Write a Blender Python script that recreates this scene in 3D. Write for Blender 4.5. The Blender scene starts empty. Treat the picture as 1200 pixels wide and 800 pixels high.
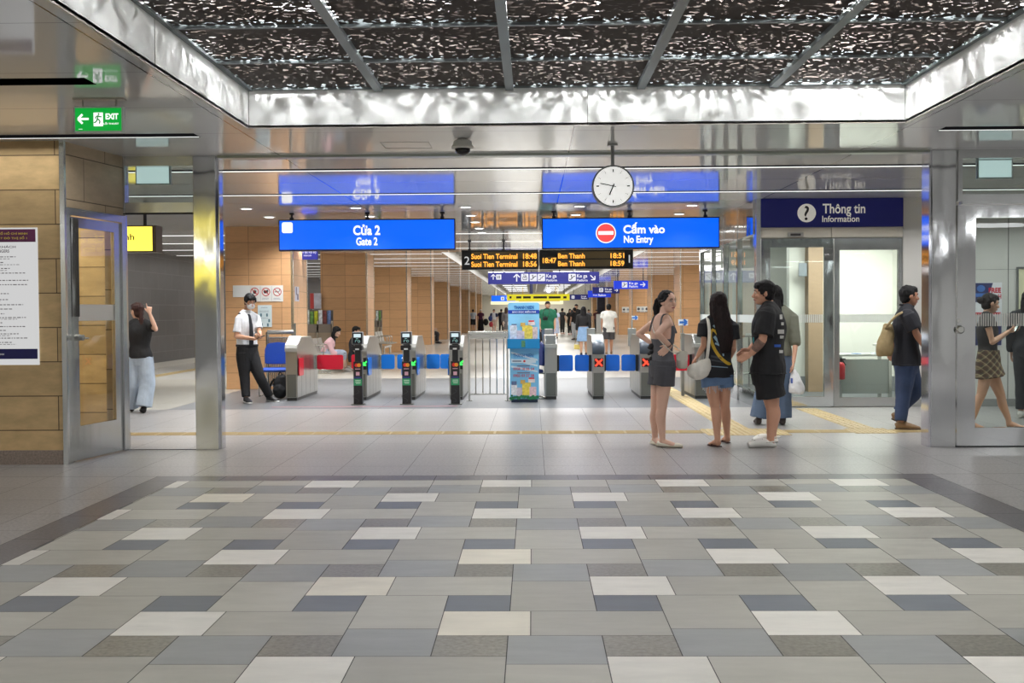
import bpy, bmesh, math, random
from mathutils import Vector, Matrix, noise
from mathutils.bvhtree import BVHTree
random.seed(7)
C = bpy.context.scene.collection
scn = bpy.context.scene
PI = math.pi
# ------------------------------------------------------------------ camera
F, VPX, VPY, CZ, ROLL = 1340.0, 624.0, 366.0, 1.415, math.radians(.34)
_y = Vector(((VPX-600)/F, (400-VPY)/F, 1)).normalized()
_h = Vector((math.cos(ROLL), math.sin(ROLL), 0))
_z = _y.cross(_h).normalized()
if _z.y < 0: _z = -_z
_x = _y.cross(_z)
if _x.x < 0: _x = -_x
def ray(px, py):
    c = Vector(((px-600)/F, (400-py)/F, 1))
    return Vector((_x.dot(c), _y.dot(c), _z.dot(c)))
CAM = Vector((0, 0, CZ))
def on_y(px, py, Y): r = ray(px, py); return CAM + r*(Y/r.y)
def on_z(px, py, Z=0.0): r = ray(px, py); return CAM + r*((Z-CZ)/r.z)
def on_x(px, py, X): r = ray(px, py); return CAM + r*(X/r.x)
def make_camera():
    cd = bpy.data.cameras.new('camera'); co = bpy.data.objects.new('camera', cd); C.objects.link(co)
    # world axes of the camera: right, up, back
    right = Vector((_x.x, _y.x, _z.x)); up = Vector((_x.y, _y.y, _z.y)); fwd = Vector((_x.z, _y.z, _z.z))
    m = Matrix.Identity(4)
    for i in range(3):
        m[i][0] = right[i]; m[i][1] = up[i]; m[i][2] = -fwd[i]; m[i][3] = CAM[i]
    co.matrix_world = m
    cd.sensor_fit = 'HORIZONTAL'; cd.sensor_width = 36; cd.lens = F*36/1200
    cd.clip_start = .05; cd.clip_end = 400
    scn.camera = co
make_camera()

# ------------------------------------------------------------------ materials
def lin(c):
    out = []
    for v in c[:3]:
        v = v/255.0
        out.append(v/12.92 if v <= .04045 else ((v+.055)/1.055)**2.4)
    return (*out, 1)
MATS = {}
class NT:
    def __init__(s, m): s.t = m.node_tree; s.n = s.t.nodes; s.l = s.t.links
    def new(s, typ, **kw):
        n = s.n.new(typ)
        for k, v in kw.items():
            if k.startswith('i_'): n.inputs[k[2:].replace('_', ' ')].default_value = v
            else: setattr(n, k, v)
        return n
    def link(s, a, b): s.l.new(a, b)
def mat(name, col=(200,200,200), rough=.5, metal=0, emit=None, es=1.0, nz=None, bump=None, spec=None, alpha=1.0, coat=0, wall=None, attr=None, nscale=(1,1,1)):
    """nz=(scale, amount) base colour mottling; bump=(scale, strength); wall=(w,h,mortar,offset,jointcolour, vary) courses of panels."""
    if name in MATS: return MATS[name]
    m = bpy.data.materials.new(name); m.use_nodes = True; N = NT(m)
    b = N.n['Principled BSDF']
    b.inputs['Base Color'].default_value = lin(col); b.inputs['Roughness'].default_value = rough; b.inputs['Metallic'].default_value = metal
    if spec is not None: b.inputs['Specular IOR Level'].default_value = spec
    if coat: b.inputs['Coat Weight'].default_value = coat; b.inputs['Coat Roughness'].default_value = .05
    if emit:
        b.inputs['Emission Color'].default_value = lin(emit); b.inputs['Emission Strength'].default_value = es
    src = None
    geo = N.new('ShaderNodeNewGeometry')
    mp = N.new('ShaderNodeMapping'); N.link(geo.outputs['Position'], mp.inputs['Vector']); mp.inputs['Scale'].default_value = nscale
    if wall:
        w, hh, mo, off, jc, vary = wall
        sp = N.new('ShaderNodeSeparateXYZ'); N.link(geo.outputs['Position'], sp.inputs[0])
        ad = N.new('ShaderNodeMath', operation='ADD'); N.link(sp.outputs[0], ad.inputs[0]); N.link(sp.outputs[1], ad.inputs[1])
        cb = N.new('ShaderNodeCombineXYZ'); N.link(ad.outputs[0], cb.inputs[0]); N.link(sp.outputs[2], cb.inputs[1])
        br = N.new('ShaderNodeTexBrick'); br.offset = off; br.inputs['Scale'].default_value = 1
        br.inputs['Brick Width'].default_value = w; br.inputs['Row Height'].default_value = hh; br.inputs['Mortar Size'].default_value = mo
        br.inputs['Mortar Smooth'].default_value = .1
        c2 = tuple(min(255, max(0, v*(1-vary))) for v in col)
        c1 = tuple(min(255, max(0, v*(1+vary))) for v in col)
        br.inputs['Color1'].default_value = lin(c1); br.inputs['Color2'].default_value = lin(c2); br.inputs['Mortar'].default_value = lin(jc)
        N.link(cb.outputs[0], br.inputs['Vector']); src = br.outputs['Color']
    if attr:
        at = N.new('ShaderNodeAttribute', attribute_name=attr); src = at.outputs['Color']
    if nz:
        tx = N.new('ShaderNodeTexNoise'); tx.inputs['Scale'].default_value = nz[0]; tx.inputs['Detail'].default_value = 6; tx.inputs['Roughness'].default_value = .62
        N.link(mp.outputs[0], tx.inputs['Vector'])
        mr = N.new('ShaderNodeMapRange'); mr.inputs['From Min'].default_value = .3; mr.inputs['From Max'].default_value = .7
        mr.inputs['To Min'].default_value = 1-nz[1]; mr.inputs['To Max'].default_value = 1+nz[1]
        N.link(tx.outputs['Fac'], mr.inputs['Value'])
        mx = N.new('ShaderNodeVectorMath', operation='SCALE')
        if src: N.link(src, mx.inputs[0])
        else: mx.inputs[0].default_value = lin(col)[:3]
        N.link(mr.outputs[0], mx.inputs['Scale']); src = mx.outputs[0]
    if src: N.link(src, b.inputs['Base Color'])
    if bump:
        tb = N.new('ShaderNodeTexNoise'); tb.inputs['Scale'].default_value = bump[0]; tb.inputs['Detail'].default_value = 3
        N.link(mp.outputs[0], tb.inputs['Vector'])
        bp = N.new('ShaderNodeBump'); bp.inputs['Strength'].default_value = bump[1]; bp.inputs['Distance'].default_value = .02
        N.link(tb.outputs['Fac'], bp.inputs['Height']); N.link(bp.outputs[0], b.inputs['Normal'])
    MATS[name] = m
    return m
def glass(name, tint=(238,244,242), refl=1.0):
    if name in MATS: return MATS[name]
    m = bpy.data.materials.new(name); m.use_nodes = True; N = NT(m)
    N.n.remove(N.n['Principled BSDF'])
    out = N.n['Material Output']
    tr = N.new('ShaderNodeBsdfTransparent'); tr.inputs[0].default_value = lin(tint)
    gl = N.new('ShaderNodeBsdfGlossy'); gl.inputs['Roughness'].default_value = .0
    fr = N.new('ShaderNodeFresnel'); fr.inputs['IOR'].default_value = 1.45
    mu = N.new('ShaderNodeMath', operation='MULTIPLY'); 
    ge = N.new('ShaderNodeNewGeometry'); iv = N.new('ShaderNodeMath', operation='SUBTRACT'); iv.inputs[0].default_value = refl; N.link(ge.outputs['Backfacing'], iv.inputs[1]); iv.use_clamp = True
    N.link(fr.outputs[0], mu.inputs[0]); N.link(iv.outputs[0], mu.inputs[1])
    mx = N.new('ShaderNodeMixShader'); N.link(mu.outputs[0], mx.inputs[0]); N.link(tr.outputs[0], mx.inputs[1]); N.link(gl.outputs[0], mx.inputs[2])
    N.link(mx.outputs[0], out.inputs['Surface'])
    MATS[name] = m
    return m
def glow(name, col, s): return mat(name, (10,10,10), .4, emit=col, es=s)

# ------------------------------------------------------------------ objects
def setp(o, label=None, cat=None, group=None, kind=None):
    if label: o['label'] = label
    if cat: o['category'] = cat
    if group: o['group'] = group
    if kind: o['kind'] = kind
    return o
def root_loc(p):
    while p.parent: p = p.parent
    return Vector(p.location)
def thing(name, loc, label, cat, group=None):
    o = bpy.data.objects.new(name, None); C.objects.link(o); o.location = loc; o.empty_display_size = .1
    return setp(o, label, cat, group)
def finish(name, me, m, parent=None, smooth=False, loc=None):
    off = root_loc(parent) if parent else (Vector(loc) if loc is not None else None)
    if off is not None: me.transform(Matrix.Translation(-off))
    if isinstance(m, (list, tuple)):
        for q in m: me.materials.append(q)
    elif m: me.materials.append(m)
    if smooth:
        for p in me.polygons: p.use_smooth = True
    o = bpy.data.objects.new(name, me); C.objects.link(o)
    if parent: o.parent = parent
    elif off is not None: o.location = off
    return o
def obj(name, bm, m, parent=None, smooth=False, loc=None, label=None):
    bmesh.ops.recalc_face_normals(bm, faces=bm.faces[:])
    me = bpy.data.meshes.new(name); bm.to_mesh(me); bm.free()
    if loc is None and parent is None and len(me.vertices):
        xs = [v.co.x for v in me.vertices]; ys = [v.co.y for v in me.vertices]; zs = [v.co.z for v in me.vertices]
        loc = ((min(xs)+max(xs))/2, (min(ys)+max(ys))/2, min(zs))
    o = finish(name, me, m, parent, smooth, loc)
    if label: o['label'] = label
    return o
def struct(name, bm, m, smooth=False):
    return setp(obj(name, bm, m, None, smooth), kind='structure')
def B(): return bmesh.new()
def box(bm, x0, x1, y0, y1, z0, z1, bev=0, mi=0):
    if x0 > x1: x0, x1 = x1, x0
    if y0 > y1: y0, y1 = y1, y0
    if z0 > z1: z0, z1 = z1, z0
    v = [bm.verts.new(p) for p in ((x0,y0,z0),(x1,y0,z0),(x1,y1,z0),(x0,y1,z0),(x0,y0,z1),(x1,y0,z1),(x1,y1,z1),(x0,y1,z1))]
    fs = [bm.faces.new([v[i] for i in q]) for q in ((0,3,2,1),(4,5,6,7),(0,1,5,4),(1,2,6,5),(2,3,7,6),(3,0,4,7))]
    for f in fs: f.material_index = mi
    if bev:
        es = list({e for f in fs for e in f.edges})
        bmesh.ops.bevel(bm, geom=es, offset=bev, segments=2, profile=.6, affect='EDGES')
    return bm
def quad(bm, pts, mi=0):
    f = bm.faces.new([bm.verts.new(p) for p in pts]); f.material_index = mi; return f
def prism_x(bm, prof, x0, x1, bev=0):
    """prof: (y,z) outline extruded along x"""
    a = [bm.verts.new((x0, y, z)) for y, z in prof]; b = [bm.verts.new((x1, y, z)) for y, z in prof]
    n = len(prof); fs = [bm.faces.new(a), bm.faces.new(b[::-1])]
    for i in range(n): fs.append(bm.faces.new((a[i], b[i], b[(i+1) % n], a[(i+1) % n])))
    if bev:
        es = list({e for f in fs for e in f.edges})
        bmesh.ops.bevel(bm, geom=es, offset=bev, segments=2, profile=.6, affect='EDGES')
    return bm
def prism_y(bm, prof, y0, y1):
    """prof: (x,z) outline extruded along y"""
    a = [bm.verts.new((x, y0, z)) for x, z in prof]; b = [bm.verts.new((x, y1, z)) for x, z in prof]
    n = len(prof); bm.faces.new(a); bm.faces.new(b[::-1])
    for i in range(n): bm.faces.new((a[i], b[i], b[(i+1) % n], a[(i+1) % n]))
    return bm
def rrect(x0, x1, z0, z1, r, n=5):
    out = []
    for cx, cz, a0 in ((x1-r, z1-r, 0), (x0+r, z1-r, 90), (x0+r, z0+r, 180), (x1-r, z0+r, 270)):
        for i in range(n+1):
            a = math.radians(a0+90*i/n); out.append((cx+r*math.cos(a), cz+r*math.sin(a)))
    return out
def rod(bm, a, b, r, n=12, r2=None):
    a, b = Vector(a), Vector(b); d = (b-a)
    if d.length < 1e-6: return bm
    t = d.normalized(); s = t.orthogonal().normalized(); w = t.cross(s); r2 = r if r2 is None else r2
    A = [bm.verts.new(a+(s*math.cos(2*PI*i/n)+w*math.sin(2*PI*i/n))*r) for i in range(n)]
    Bv = [bm.verts.new(b+(s*math.cos(2*PI*i/n)+w*math.sin(2*PI*i/n))*r2) for i in range(n)]
    bm.faces.new(A[::-1]); bm.faces.new(Bv)
    for i in range(n): bm.faces.new((A[i], A[(i+1) % n], Bv[(i+1) % n], Bv[i]))
    return bm
def disc_y(bm, c, r, y0, y1, n=32): return prism_y(bm, [(c[0]+r*math.cos(2*PI*i/n), c[1]+r*math.sin(2*PI*i/n)) for i in range(n)], y0, y1)
def lathe(bm, c, prof, n=24):
    """prof: (r,z) around vertical axis at c"""
    rings = [[bm.verts.new((c[0]+r*math.cos(2*PI*i/n), c[1]+r*math.sin(2*PI*i/n), c[2]+z)) for i in range(n)] for r, z in prof]
    for a, b in zip(rings, rings[1:]):
        for i in range(n): bm.faces.new((a[i], a[(i+1) % n], b[(i+1) % n], b[i]))
    bm.faces.new(rings[0][::-1]); bm.faces.new(rings[-1])
    return bm
def cr(pts, n):
    """catmull-rom through a list of tuples"""
    if len(pts) < 3: 
        return [tuple(a+(b-a)*i/n for a, b in zip(pts[0], pts[1])) for i in range(n+1)]
    out = []
    for i in range(len(pts)-1):
        p0 = pts[max(i-1, 0)]; p1 = pts[i]; p2 = pts[i+1]; p3 = pts[min(i+2, len(pts)-1)]
        for k in range(n):
            t = k/n
            out.append(tuple(.5*(2*b+(c-a)*t+(2*a-5*b+4*c-d)*t*t+(-a+3*b-3*c+d)*t**3) for a, b, c, d in zip(p0, p1, p2, p3)))
    out.append(tuple(pts[-1])); return out
def tube(bm, pts, rad, side=None, n=14, sub=4, round_ends=False):
    """loft of ellipses: rad = list of (a along side, b across)"""
    rr = [(q, q) if not isinstance(q, (tuple, list)) else q for q in rad]
    data = [(*Vector(p), *r) for p, r in zip(pts, rr)]
    if sub > 1: data = cr(data, sub)
    P = [Vector(d[:3]) for d in data]; R = [(max(d[3], .001), max(d[4], .001)) for d in data]
    rings = []; ref = Vector(side) if side is not None else None
    for i, p in enumerate(P):
        t = (P[min(i+1, len(P)-1)]-P[max(i-1, 0)]).normalized()
        if ref is None: ref = t.orthogonal()
        s = ref-t*ref.dot(t)
        if s.length < 1e-4: s = t.orthogonal()
        s.normalize(); w = t.cross(s)
        if side is None: ref = s
        rings.append([bm.verts.new(p+s*(R[i][0]*math.cos(2*PI*k/n))+w*(R[i][1]*math.sin(2*PI*k/n))) for k in range(n)])
    for a, b in zip(rings, rings[1:]):
        for k in range(n): bm.faces.new((a[k], a[(k+1) % n], b[(k+1) % n], b[k]))
    bm.faces.new(rings[0][::-1]); bm.faces.new(rings[-1])
    return bm
def ell(bm, c, r, ax=None, nu=14, nv=9):
    c = Vector(c); ax = ax or (Vector((1,0,0)), Vector((0,1,0)), Vector((0,0,1)))
    if not isinstance(r, (tuple, list)): r = (r, r, r)
    def P(a, b): return c+ax[0]*(r[0]*math.cos(b)*math.cos(a))+ax[1]*(r[1]*math.cos(b)*math.sin(a))+ax[2]*(r[2]*math.sin(b))
    top = bm.verts.new(P(0, PI/2)); bot = bm.verts.new(P(0, -PI/2))
    rings = [[bm.verts.new(P(2*PI*k/nu, -PI/2+PI*j/nv)) for k in range(nu)] for j in range(1, nv)]
    for a, b in zip(rings, rings[1:]):
        for k in range(nu): bm.faces.new((a[k], a[(k+1) % nu], b[(k+1) % nu], b[k]))
    for k in range(nu):
        bm.faces.new((bot, rings[0][(k+1) % nu], rings[0][k])); bm.faces.new((top, rings[-1][k], rings[-1][(k+1) % nu]))
    return bm
def remesh(bm, vox, smooth=2, wob=0, wfreq=6, floor=None):
    """union of closed solids -> one continuous skin"""
    bmesh.ops.recalc_face_normals(bm, faces=bm.faces[:])
    me = bpy.data.meshes.new('tmp'); bm.to_mesh(me); bm.free()
    o = bpy.data.objects.new('tmp', me); C.objects.link(o)
    md = o.modifiers.new('r', 'REMESH'); md.mode = 'VOXEL'; md.voxel_size = vox
    if smooth:
        sm = o.modifiers.new('s', 'SMOOTH'); sm.factor = .5; sm.iterations = smooth
    dg = bpy.context.evaluated_depsgraph_get(); dg.update()
    out = bpy.data.meshes.new_from_object(o.evaluated_get(dg), depsgraph=dg)
    bpy.data.objects.remove(o); bpy.data.meshes.remove(me)
    if wob:
        nn = [v.normal.copy() for v in out.vertices]
        for v, q in zip(out.vertices, nn):
            p = v.co
            k = noise.noise(Vector((p.x*wfreq*1.6, p.y*wfreq*1.6, p.z*wfreq))*1.0)+.5*noise.noise(p*wfreq*2.7)
            v.co = p+q*(wob*k)
    if floor is not None:
        for v in out.vertices:
            if v.co.z < floor: v.co.z = floor
    return out

# ------------------------------------------------------------------ lettering
def text_mesh(s, bold=0.0):
    cu = bpy.data.curves.new('t', 'FONT'); cu.body = s; cu.size = 1; cu.offset = bold; cu.resolution_u = 4
    o = bpy.data.objects.new('t', cu); C.objects.link(o)
    dg = bpy.context.evaluated_depsgraph_get(); dg.update()
    me = bpy.data.meshes.new_from_object(o.evaluated_get(dg), depsgraph=dg)
    bpy.data.objects.remove(o); bpy.data.curves.remove(cu)
    return me
def letters(bm, s, x0, x1, z0, z1, y, bold=.012, fit='both', align='c', flip=1):
    """writes s into the rectangle x0..x1, z0..z1 of the plane at depth y, facing -Y"""
    me = text_mesh(s, bold)
    if not len(me.vertices): return
    xs = [v.co.x for v in me.vertices]; ys = [v.co.y for v in me.vertices]
    w = max(xs)-min(xs); h = max(ys)-min(ys)
    if fit == 'both': sx, sz = (x1-x0)/w, (z1-z0)/h
    else:
        k = min((x1-x0)/w, (z1-z0)/h); sx = sz = k
    ox = {'c': (x0+x1)/2-sx*w/2, 'l': x0, 'r': x1-sx*w}[align]; oz = (z0+z1)/2-sz*h/2
    vs = [bm.verts.new((ox+(v.co.x-min(xs))*sx, y, oz+(v.co.y-min(ys))*sz)) for v in me.vertices]
    for p in me.polygons:
        try: bm.faces.new([vs[i] for i in p.vertices])
        except ValueError: pass
    bpy.data.meshes.remove(me)
def pr(px0, py0, px1, py1, Y):
    """pixel rectangle of the photo on the plane at depth Y -> x0,x1,z0,z1"""
    a = on_y(px0, (py0+py1)/2, Y); b = on_y(px1, (py0+py1)/2, Y); c = on_y((px0+px1)/2, py0, Y); d = on_y((px0+px1)/2, py1, Y)
    return a.x, b.x, d.z, c.z
def flat(bm, x0, x1, z0, z1, y): return quad(bm, [(x0,y,z0),(x1,y,z0),(x1,y,z1),(x0,y,z1)])
def dsc(bm, cx, cz, r, y, n=28): 
    bm.faces.new([bm.verts.new((cx+r*math.cos(2*PI*i/n), y, cz+r*math.sin(2*PI*i/n))) for i in range(n)])
def ring(bm, cx, cz, r0, r1, y, n=28):
    for i in range(n):
        a, b = 2*PI*i/n, 2*PI*(i+1)/n
        quad(bm, [(cx+r*math.cos(t), y, cz+r*math.sin(t)) for r, t in ((r0,a),(r1,a),(r1,b),(r0,b))])
def stroke(bm, pts, w, y):
    """flat polyline of width w in the XZ plane"""
    for (xa, za), (xb, zb) in zip(pts, pts[1:]):
        d = Vector((xb-xa, zb-za)); L = d.length
        if L < 1e-6: continue
        n = Vector((-d.y, d.x))/L*w/2
        quad(bm, [(xa+n.x,y,za+n.y),(xa-n.x,y,za-n.y),(xb-n.x,y,zb-n.y),(xb+n.x,y,zb+n.y)])
def arrow(bm, cx, cz, L, ang, y, w=.16):
    """arrow of length L pointing at ang (degrees) in the XZ plane"""
    d = Vector((math.cos(math.radians(ang)), math.sin(math.radians(ang)))); n = Vector((-d.y, d.x))
    def p(a, b): q = Vector((cx, cz))+d*a*L+n*b*L; return (q.x, q.y)
    stroke(bm, [p(-.5, 0), p(.42, 0)], w*L, y)
    stroke(bm, [p(.08, .42), p(.5, 0)], w*L, y-.0003); stroke(bm, [p(.08, -.42), p(.5, 0)], w*L, y-.0006)
# ------------------------------------------------------------------ shared materials
CEIL = 3.06; COVE = 3.40
def steel(name, col=(196,195,188), rough=.22, wob=.25, brush=True):
    if name in MATS: return MATS[name]
    m = mat(name, col, rough, 1.0)
    N = NT(m); b = N.n['Principled BSDF']
    g = N.new('ShaderNodeNewGeometry'); mp = N.new('ShaderNodeMapping'); N.link(g.outputs['Position'], mp.inputs['Vector'])
    mp.inputs['Scale'].default_value = (5, 5, 1.6)
    t = N.new('ShaderNodeTexNoise'); t.inputs['Scale'].default_value = 1.0; t.inputs['Detail'].default_value = 1.5
    N.link(mp.outputs[0], t.inputs['Vector'])
    bp = N.new('ShaderNodeBump'); bp.inputs['Strength'].default_value = wob; bp.inputs['Distance'].default_value = .02
    N.link(t.outputs['Fac'], bp.inputs['Height']); N.link(bp.outputs[0], b.inputs['Normal'])
    if brush:
        m2 = N.new('ShaderNodeMapping'); N.link(g.outputs['Position'], m2.inputs['Vector']); m2.inputs['Scale'].default_value = (8, 8, 300)
        t2 = N.new('ShaderNodeTexNoise'); t2.inputs['Scale'].default_value = 1.0; t2.inputs['Detail'].default_value = 2; N.link(m2.outputs[0], t2.inputs['Vector'])
        mr = N.new('ShaderNodeMapRange'); mr.inputs['To Min'].default_value = rough*.7; mr.inputs['To Max'].default_value = rough*1.35
        N.link(t2.outputs['Fac'], mr.inputs['Value']); N.link(mr.outputs[0], b.inputs['Roughness'])
    return m
STEEL = steel('brushed_steel', (196,197,197)); STEELP = steel('polished_steel', (212,213,214), .08, .22)
STEELD = steel('dark_steel', (150,148,142), .28, .15)
RAIL = mat('rail_steel', (205,205,200), .25, 1.0)
WOOD = mat('wood_panel', (214,166,120), .42, nz=(5, .06), wall=(.62, .307, .004, 0, (150,110,72), .03), nscale=(1,1,5), spec=.45)
STONE = mat('travertine', (204,174,126), .45, nz=(4, .16), wall=(1.25, .325, .005, .5, (96,76,52), .07), nscale=(1,1,2.6), spec=.4)
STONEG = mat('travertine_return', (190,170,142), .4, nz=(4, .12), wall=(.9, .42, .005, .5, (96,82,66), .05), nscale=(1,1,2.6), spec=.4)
PINKSTONE = mat('granite_skirting', (150,134,122), .35, nz=(60, .3))
DARKTILE = mat('dark_wall_tile', (84,85,88), .42, nz=(3, .08), wall=(1.2, .42, .006, .5, (112,113,115), .06))
WHITEWALL = mat('white_wall_panel', (208,207,203), .45, nz=(2, .02))
CREAM = mat('cream_panel', (214,208,196), .4)
COVEW = mat('cove_paint', (236,238,236), .7, spec=.2)
BLACK = mat('black_matte', (18,18,20), .5)
BLACKP = mat('black_plastic', (22,23,26), .3)
GLASS = glass('clear_glass')
def ceiling_mat():
    m = mat('ceiling_metal', (212,213,214), .06, 0, nz=None, spec=.5)
    N = NT(m); b = N.n['Principled BSDF']
    g = N.new('ShaderNodeNewGeometry'); sp = N.new('ShaderNodeSeparateXYZ'); N.link(g.outputs['Position'], sp.inputs[0])
    def lines(src, off, per, w):
        a = N.new('ShaderNodeMath', operation='ADD'); N.link(src, a.inputs[0]); a.inputs[1].default_value = off+100*per
        mo = N.new('ShaderNodeMath', operation='MODULO'); N.link(a.outputs[0], mo.inputs[0]); mo.inputs[1].default_value = per
        lt = N.new('ShaderNodeMath', operation='LESS_THAN'); N.link(mo.outputs[0], lt.inputs[0]); lt.inputs[1].default_value = w
        return lt.outputs[0]
    l1 = lines(sp.outputs[0], 2.62, 2.995, .012); l2 = lines(sp.outputs[1], 0.2, 1.325, .012)
    s2 = N.new('ShaderNodeMath', operation='MULTIPLY'); N.link(l2, s2.inputs[0]); s2.inputs[1].default_value = .45
    mx = N.new('ShaderNodeMath', operation='MAXIMUM'); N.link(l1, mx.inputs[0]); N.link(s2.outputs[0], mx.inputs[1])
    mc = N.new('ShaderNodeMix', data_type='RGBA'); N.link(mx.outputs[0], mc.inputs['Factor'])
    mc.inputs['A'].default_value = lin((212,213,214)); mc.inputs['B'].default_value = lin((40,38,36))
    N.link(mc.outputs['Result'], b.inputs['Base Color'])
    # each lamella is rolled a little: long soft waves across the hall
    mp = N.new('ShaderNodeMapping'); N.link(g.outputs['Position'], mp.inputs['Vector']); mp.inputs['Scale'].default_value = (.25, 3.2, 1)
    t = N.new('ShaderNodeTexNoise'); t.inputs['Scale'].default_value = 1; t.inputs['Detail'].default_value = 1; N.link(mp.outputs[0], t.inputs['Vector'])
    bp = N.new('ShaderNodeBump'); bp.inputs['Strength'].default_value = .02; bp.inputs['Distance'].default_value = .02
    N.link(t.outputs['Fac'], bp.inputs['Height']); N.link(bp.outputs[0], b.inputs['Normal'])
    return m
CEILM = ceiling_mat()

# ------------------------------------------------------------------ floor
YB = -14.0
def make_floor():
    bm = B(); cl = bm.loops.layers.float_color.new('col')
    rnd = random.Random(3)
    def tile(x0, x1, y0, y1, c, mi, var=.05, g=.0022, z=0):
        if x1-x0 < .012 or y1-y0 < .012: return
        k = 1+rnd.uniform(-var, var)
        c = tuple(min(255, v*k) for v in c)
        f = quad(bm, [(x0+g,y0+g,z),(x1-g,y0+g,z),(x1-g,y1-g,z),(x0+g,y1-g,z)], mi)
        L = lin(c)
        for lo in f.loops: lo[cl] = L
    def clip(x0, x1, y0, y1, c, mi, var=.05):
        tile(max(x0, PX0), min(x1, PX1), max(y0, PY0), min(y1, PY1), c, mi, var)
    PX0, PX1, PY0, PY1 = -3.03, 3.12, -2.0, 9.64
    sx, tx, sy, ty = .412, .313, .410, .3025
    Px, Py = 2*sx+2*tx, 2*sy+2*ty
    X0, Y0 = -.115, 6.404
    white, light, grey, dark, gran = (222,219,210), (175,173,163), (153,155,153), (112,117,123), (134,131,120)
    for i in range(-4, 5):
        for j in range(-5, 9):
            ox = X0+i*Px; oy = Y0+j*Py      # oy = far edge; d runs towards the camera
            def T(xa, xb, da, db, c, mi, var=.05): clip(ox+xa, ox+xb, oy-db, oy-da, c, mi, var)
            # first kind of column
            T(0, sx, 0, sy, grey, 0); T(0, sx, sy, sy+2*ty, light, 0)
            # second kind of column
            T(sx+tx, 2*sx+tx, ty+sy, ty+sy+2*ty, light, 0); T(sx+tx, 2*sx+tx, ty+sy+2*ty, ty+2*sy+2*ty, grey, 0)
            # granite row, dark row
            for xa in (sx, 2*sx+tx):
                T(xa, xa+tx, 0, ty, gran, 1, .06); T(xa, xa+tx, ty+sy, 2*ty+sy, dark, 0, .04)
            # white + long light rows
            cw = white if rnd.random() > .06 else (222,216,200)
            T(sx, 2*sx, ty, ty+sy, cw, 0, .025); T(2*sx, 2*sx+2*tx, ty, ty+sy, light, 0)
            cw = white if rnd.random() > .06 else (222,216,200)
            xa = sx+tx+sx
            T(xa, xa+sx, 2*ty+sy, Py, cw, 0, .025); T(xa+sx, xa+sx+2*tx, 2*ty+sy, Py, light, 0)
    band = (98,95,97)
    OX0, OX1, OY1 = -3.29, 3.44, 9.915
    n = 14
    for k in range(n):
        a = PY0+(PY1-PY0)*k/n; b = PY0+(PY1-PY0)*(k+1)/n
        tile(OX0, PX0, a, b, band, 1, .02); tile(PX1, OX1, a, b, band, 1, .02)
    for k in range(11):
        a = OX0+(OX1-OX0)*k/11; tile(a, a+(OX1-OX0)/11, PY1, OY1, band, 1, .02)
    # speckled granite around the carpet of tiles
    g1 = (154,151,149)
    T6 = .62
    YF = 16.9
    def field(x0, x1, y0, y1, c, mi, var=.02, step=T6, oy=0):
        x = x0
        xs = [x0]+[q*step+.1 for q in range(int((x0-.1)//step)+1, int((x1-.1)//step)+1)]+[x1]
        ys = [y0]+[oy+q*step for q in range(int((y0-oy)//step)+1, int((y1-oy)//step)+1)]+[y1]
        for a, b in zip(xs, xs[1:]):
            for e, f in zip(ys, ys[1:]): tile(a, b, e, f, c, mi, var, .0018)
    field(-12, OX0, -2, OY1, g1, 1); field(OX1, 12, -2, OY1, g1, 1); field(-12, 12, YB, -2, g1, 1, .02, 1.24); field(-12, 12, OY1, YF, g1, 1, .02)
    # dark slate apron under the ticket gates, pale terrazzo beyond
    field(-5.45, 9.5, YF, 24.8, (98,100,103), 2, .03, 1.2)
    field(-12, -5.45, YF, 24.8, (206,202,190), 3, .015, 1.2); field(-12, 12, 24.8, 125, (208,205,197), 3, .012, 2.4)
    # grout bed
    f = quad(bm, [(-12,YB,-.0015),(12,YB,-.0015),(12,125,-.0015),(-12,125,-.0015)], 4)
    for lo in f.loops: lo[cl] = lin((70,68,66))
    mats = [mat('matt_floor_tile', rough=.38, attr='col', nz=(3.5, .07), spec=.4, nscale=(1,3,1)),
            mat('speckled_granite', rough=.3, attr='col', nz=(42, .3), spec=.45),
            mat('slate_floor', rough=.38, attr='col', nz=(4, .08), nscale=(.6,3,1), spec=.45),
            mat('terrazzo_floor', rough=.2, attr='col', nz=(40, .04), spec=.5),
            mat('grout', rough=.7, attr='col')]
    o = struct('floor', bm, mats); return o
make_floor()

# tactile paving (raised bars and domes)
YEL = mat('tactile_yellow', (180,160,116), .55, nz=(8, .06))
def tactile(name, x0, x1, y0, y1, along):
    bm = B(); box(bm, x0, x1, y0, y1, 0, .004)
    w = (y1-y0) if along == 'x' else (x1-x0)
    for k in range(4):
        c = (k+.5)/4*w
        if along == 'x':
            L = x1-x0; n = max(1, round(L/.31))
            for q in range(n): box(bm, x0+L*q/n+.015, x0+L*(q+1)/n-.015, y0+c-.016, y0+c+.016, .004, .008)
        else:
            L = y1-y0; n = max(1, round(L/.31))
            for q in range(n): box(bm, x0+c-.016, x0+c+.016, y0+L*q/n+.015, y0+L*(q+1)/n-.015, .004, .008)
    return struct(name, bm, YEL)
def domes(name, x0, x1, y0, y1):
    bm = B(); box(bm, x0, x1, y0, y1, 0, .004)
    nx = max(1, round((x1-x0)/.062)); ny = max(1, round((y1-y0)/.062))
    for i in range(nx):
        for j in range(ny): lathe(bm, (x0+(i+.5)*(x1-x0)/nx, y0+(j+.5)*(y1-y0)/ny, .004), [(.02,0),(.013,.005)], 6)
    return struct(name, bm, YEL)
tactile('trim_1', -7.5, 2.0, 13.3, 13.6, 'x'); domes('trim_2', 2.0, 2.95, 13.05, 13.75)
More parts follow.
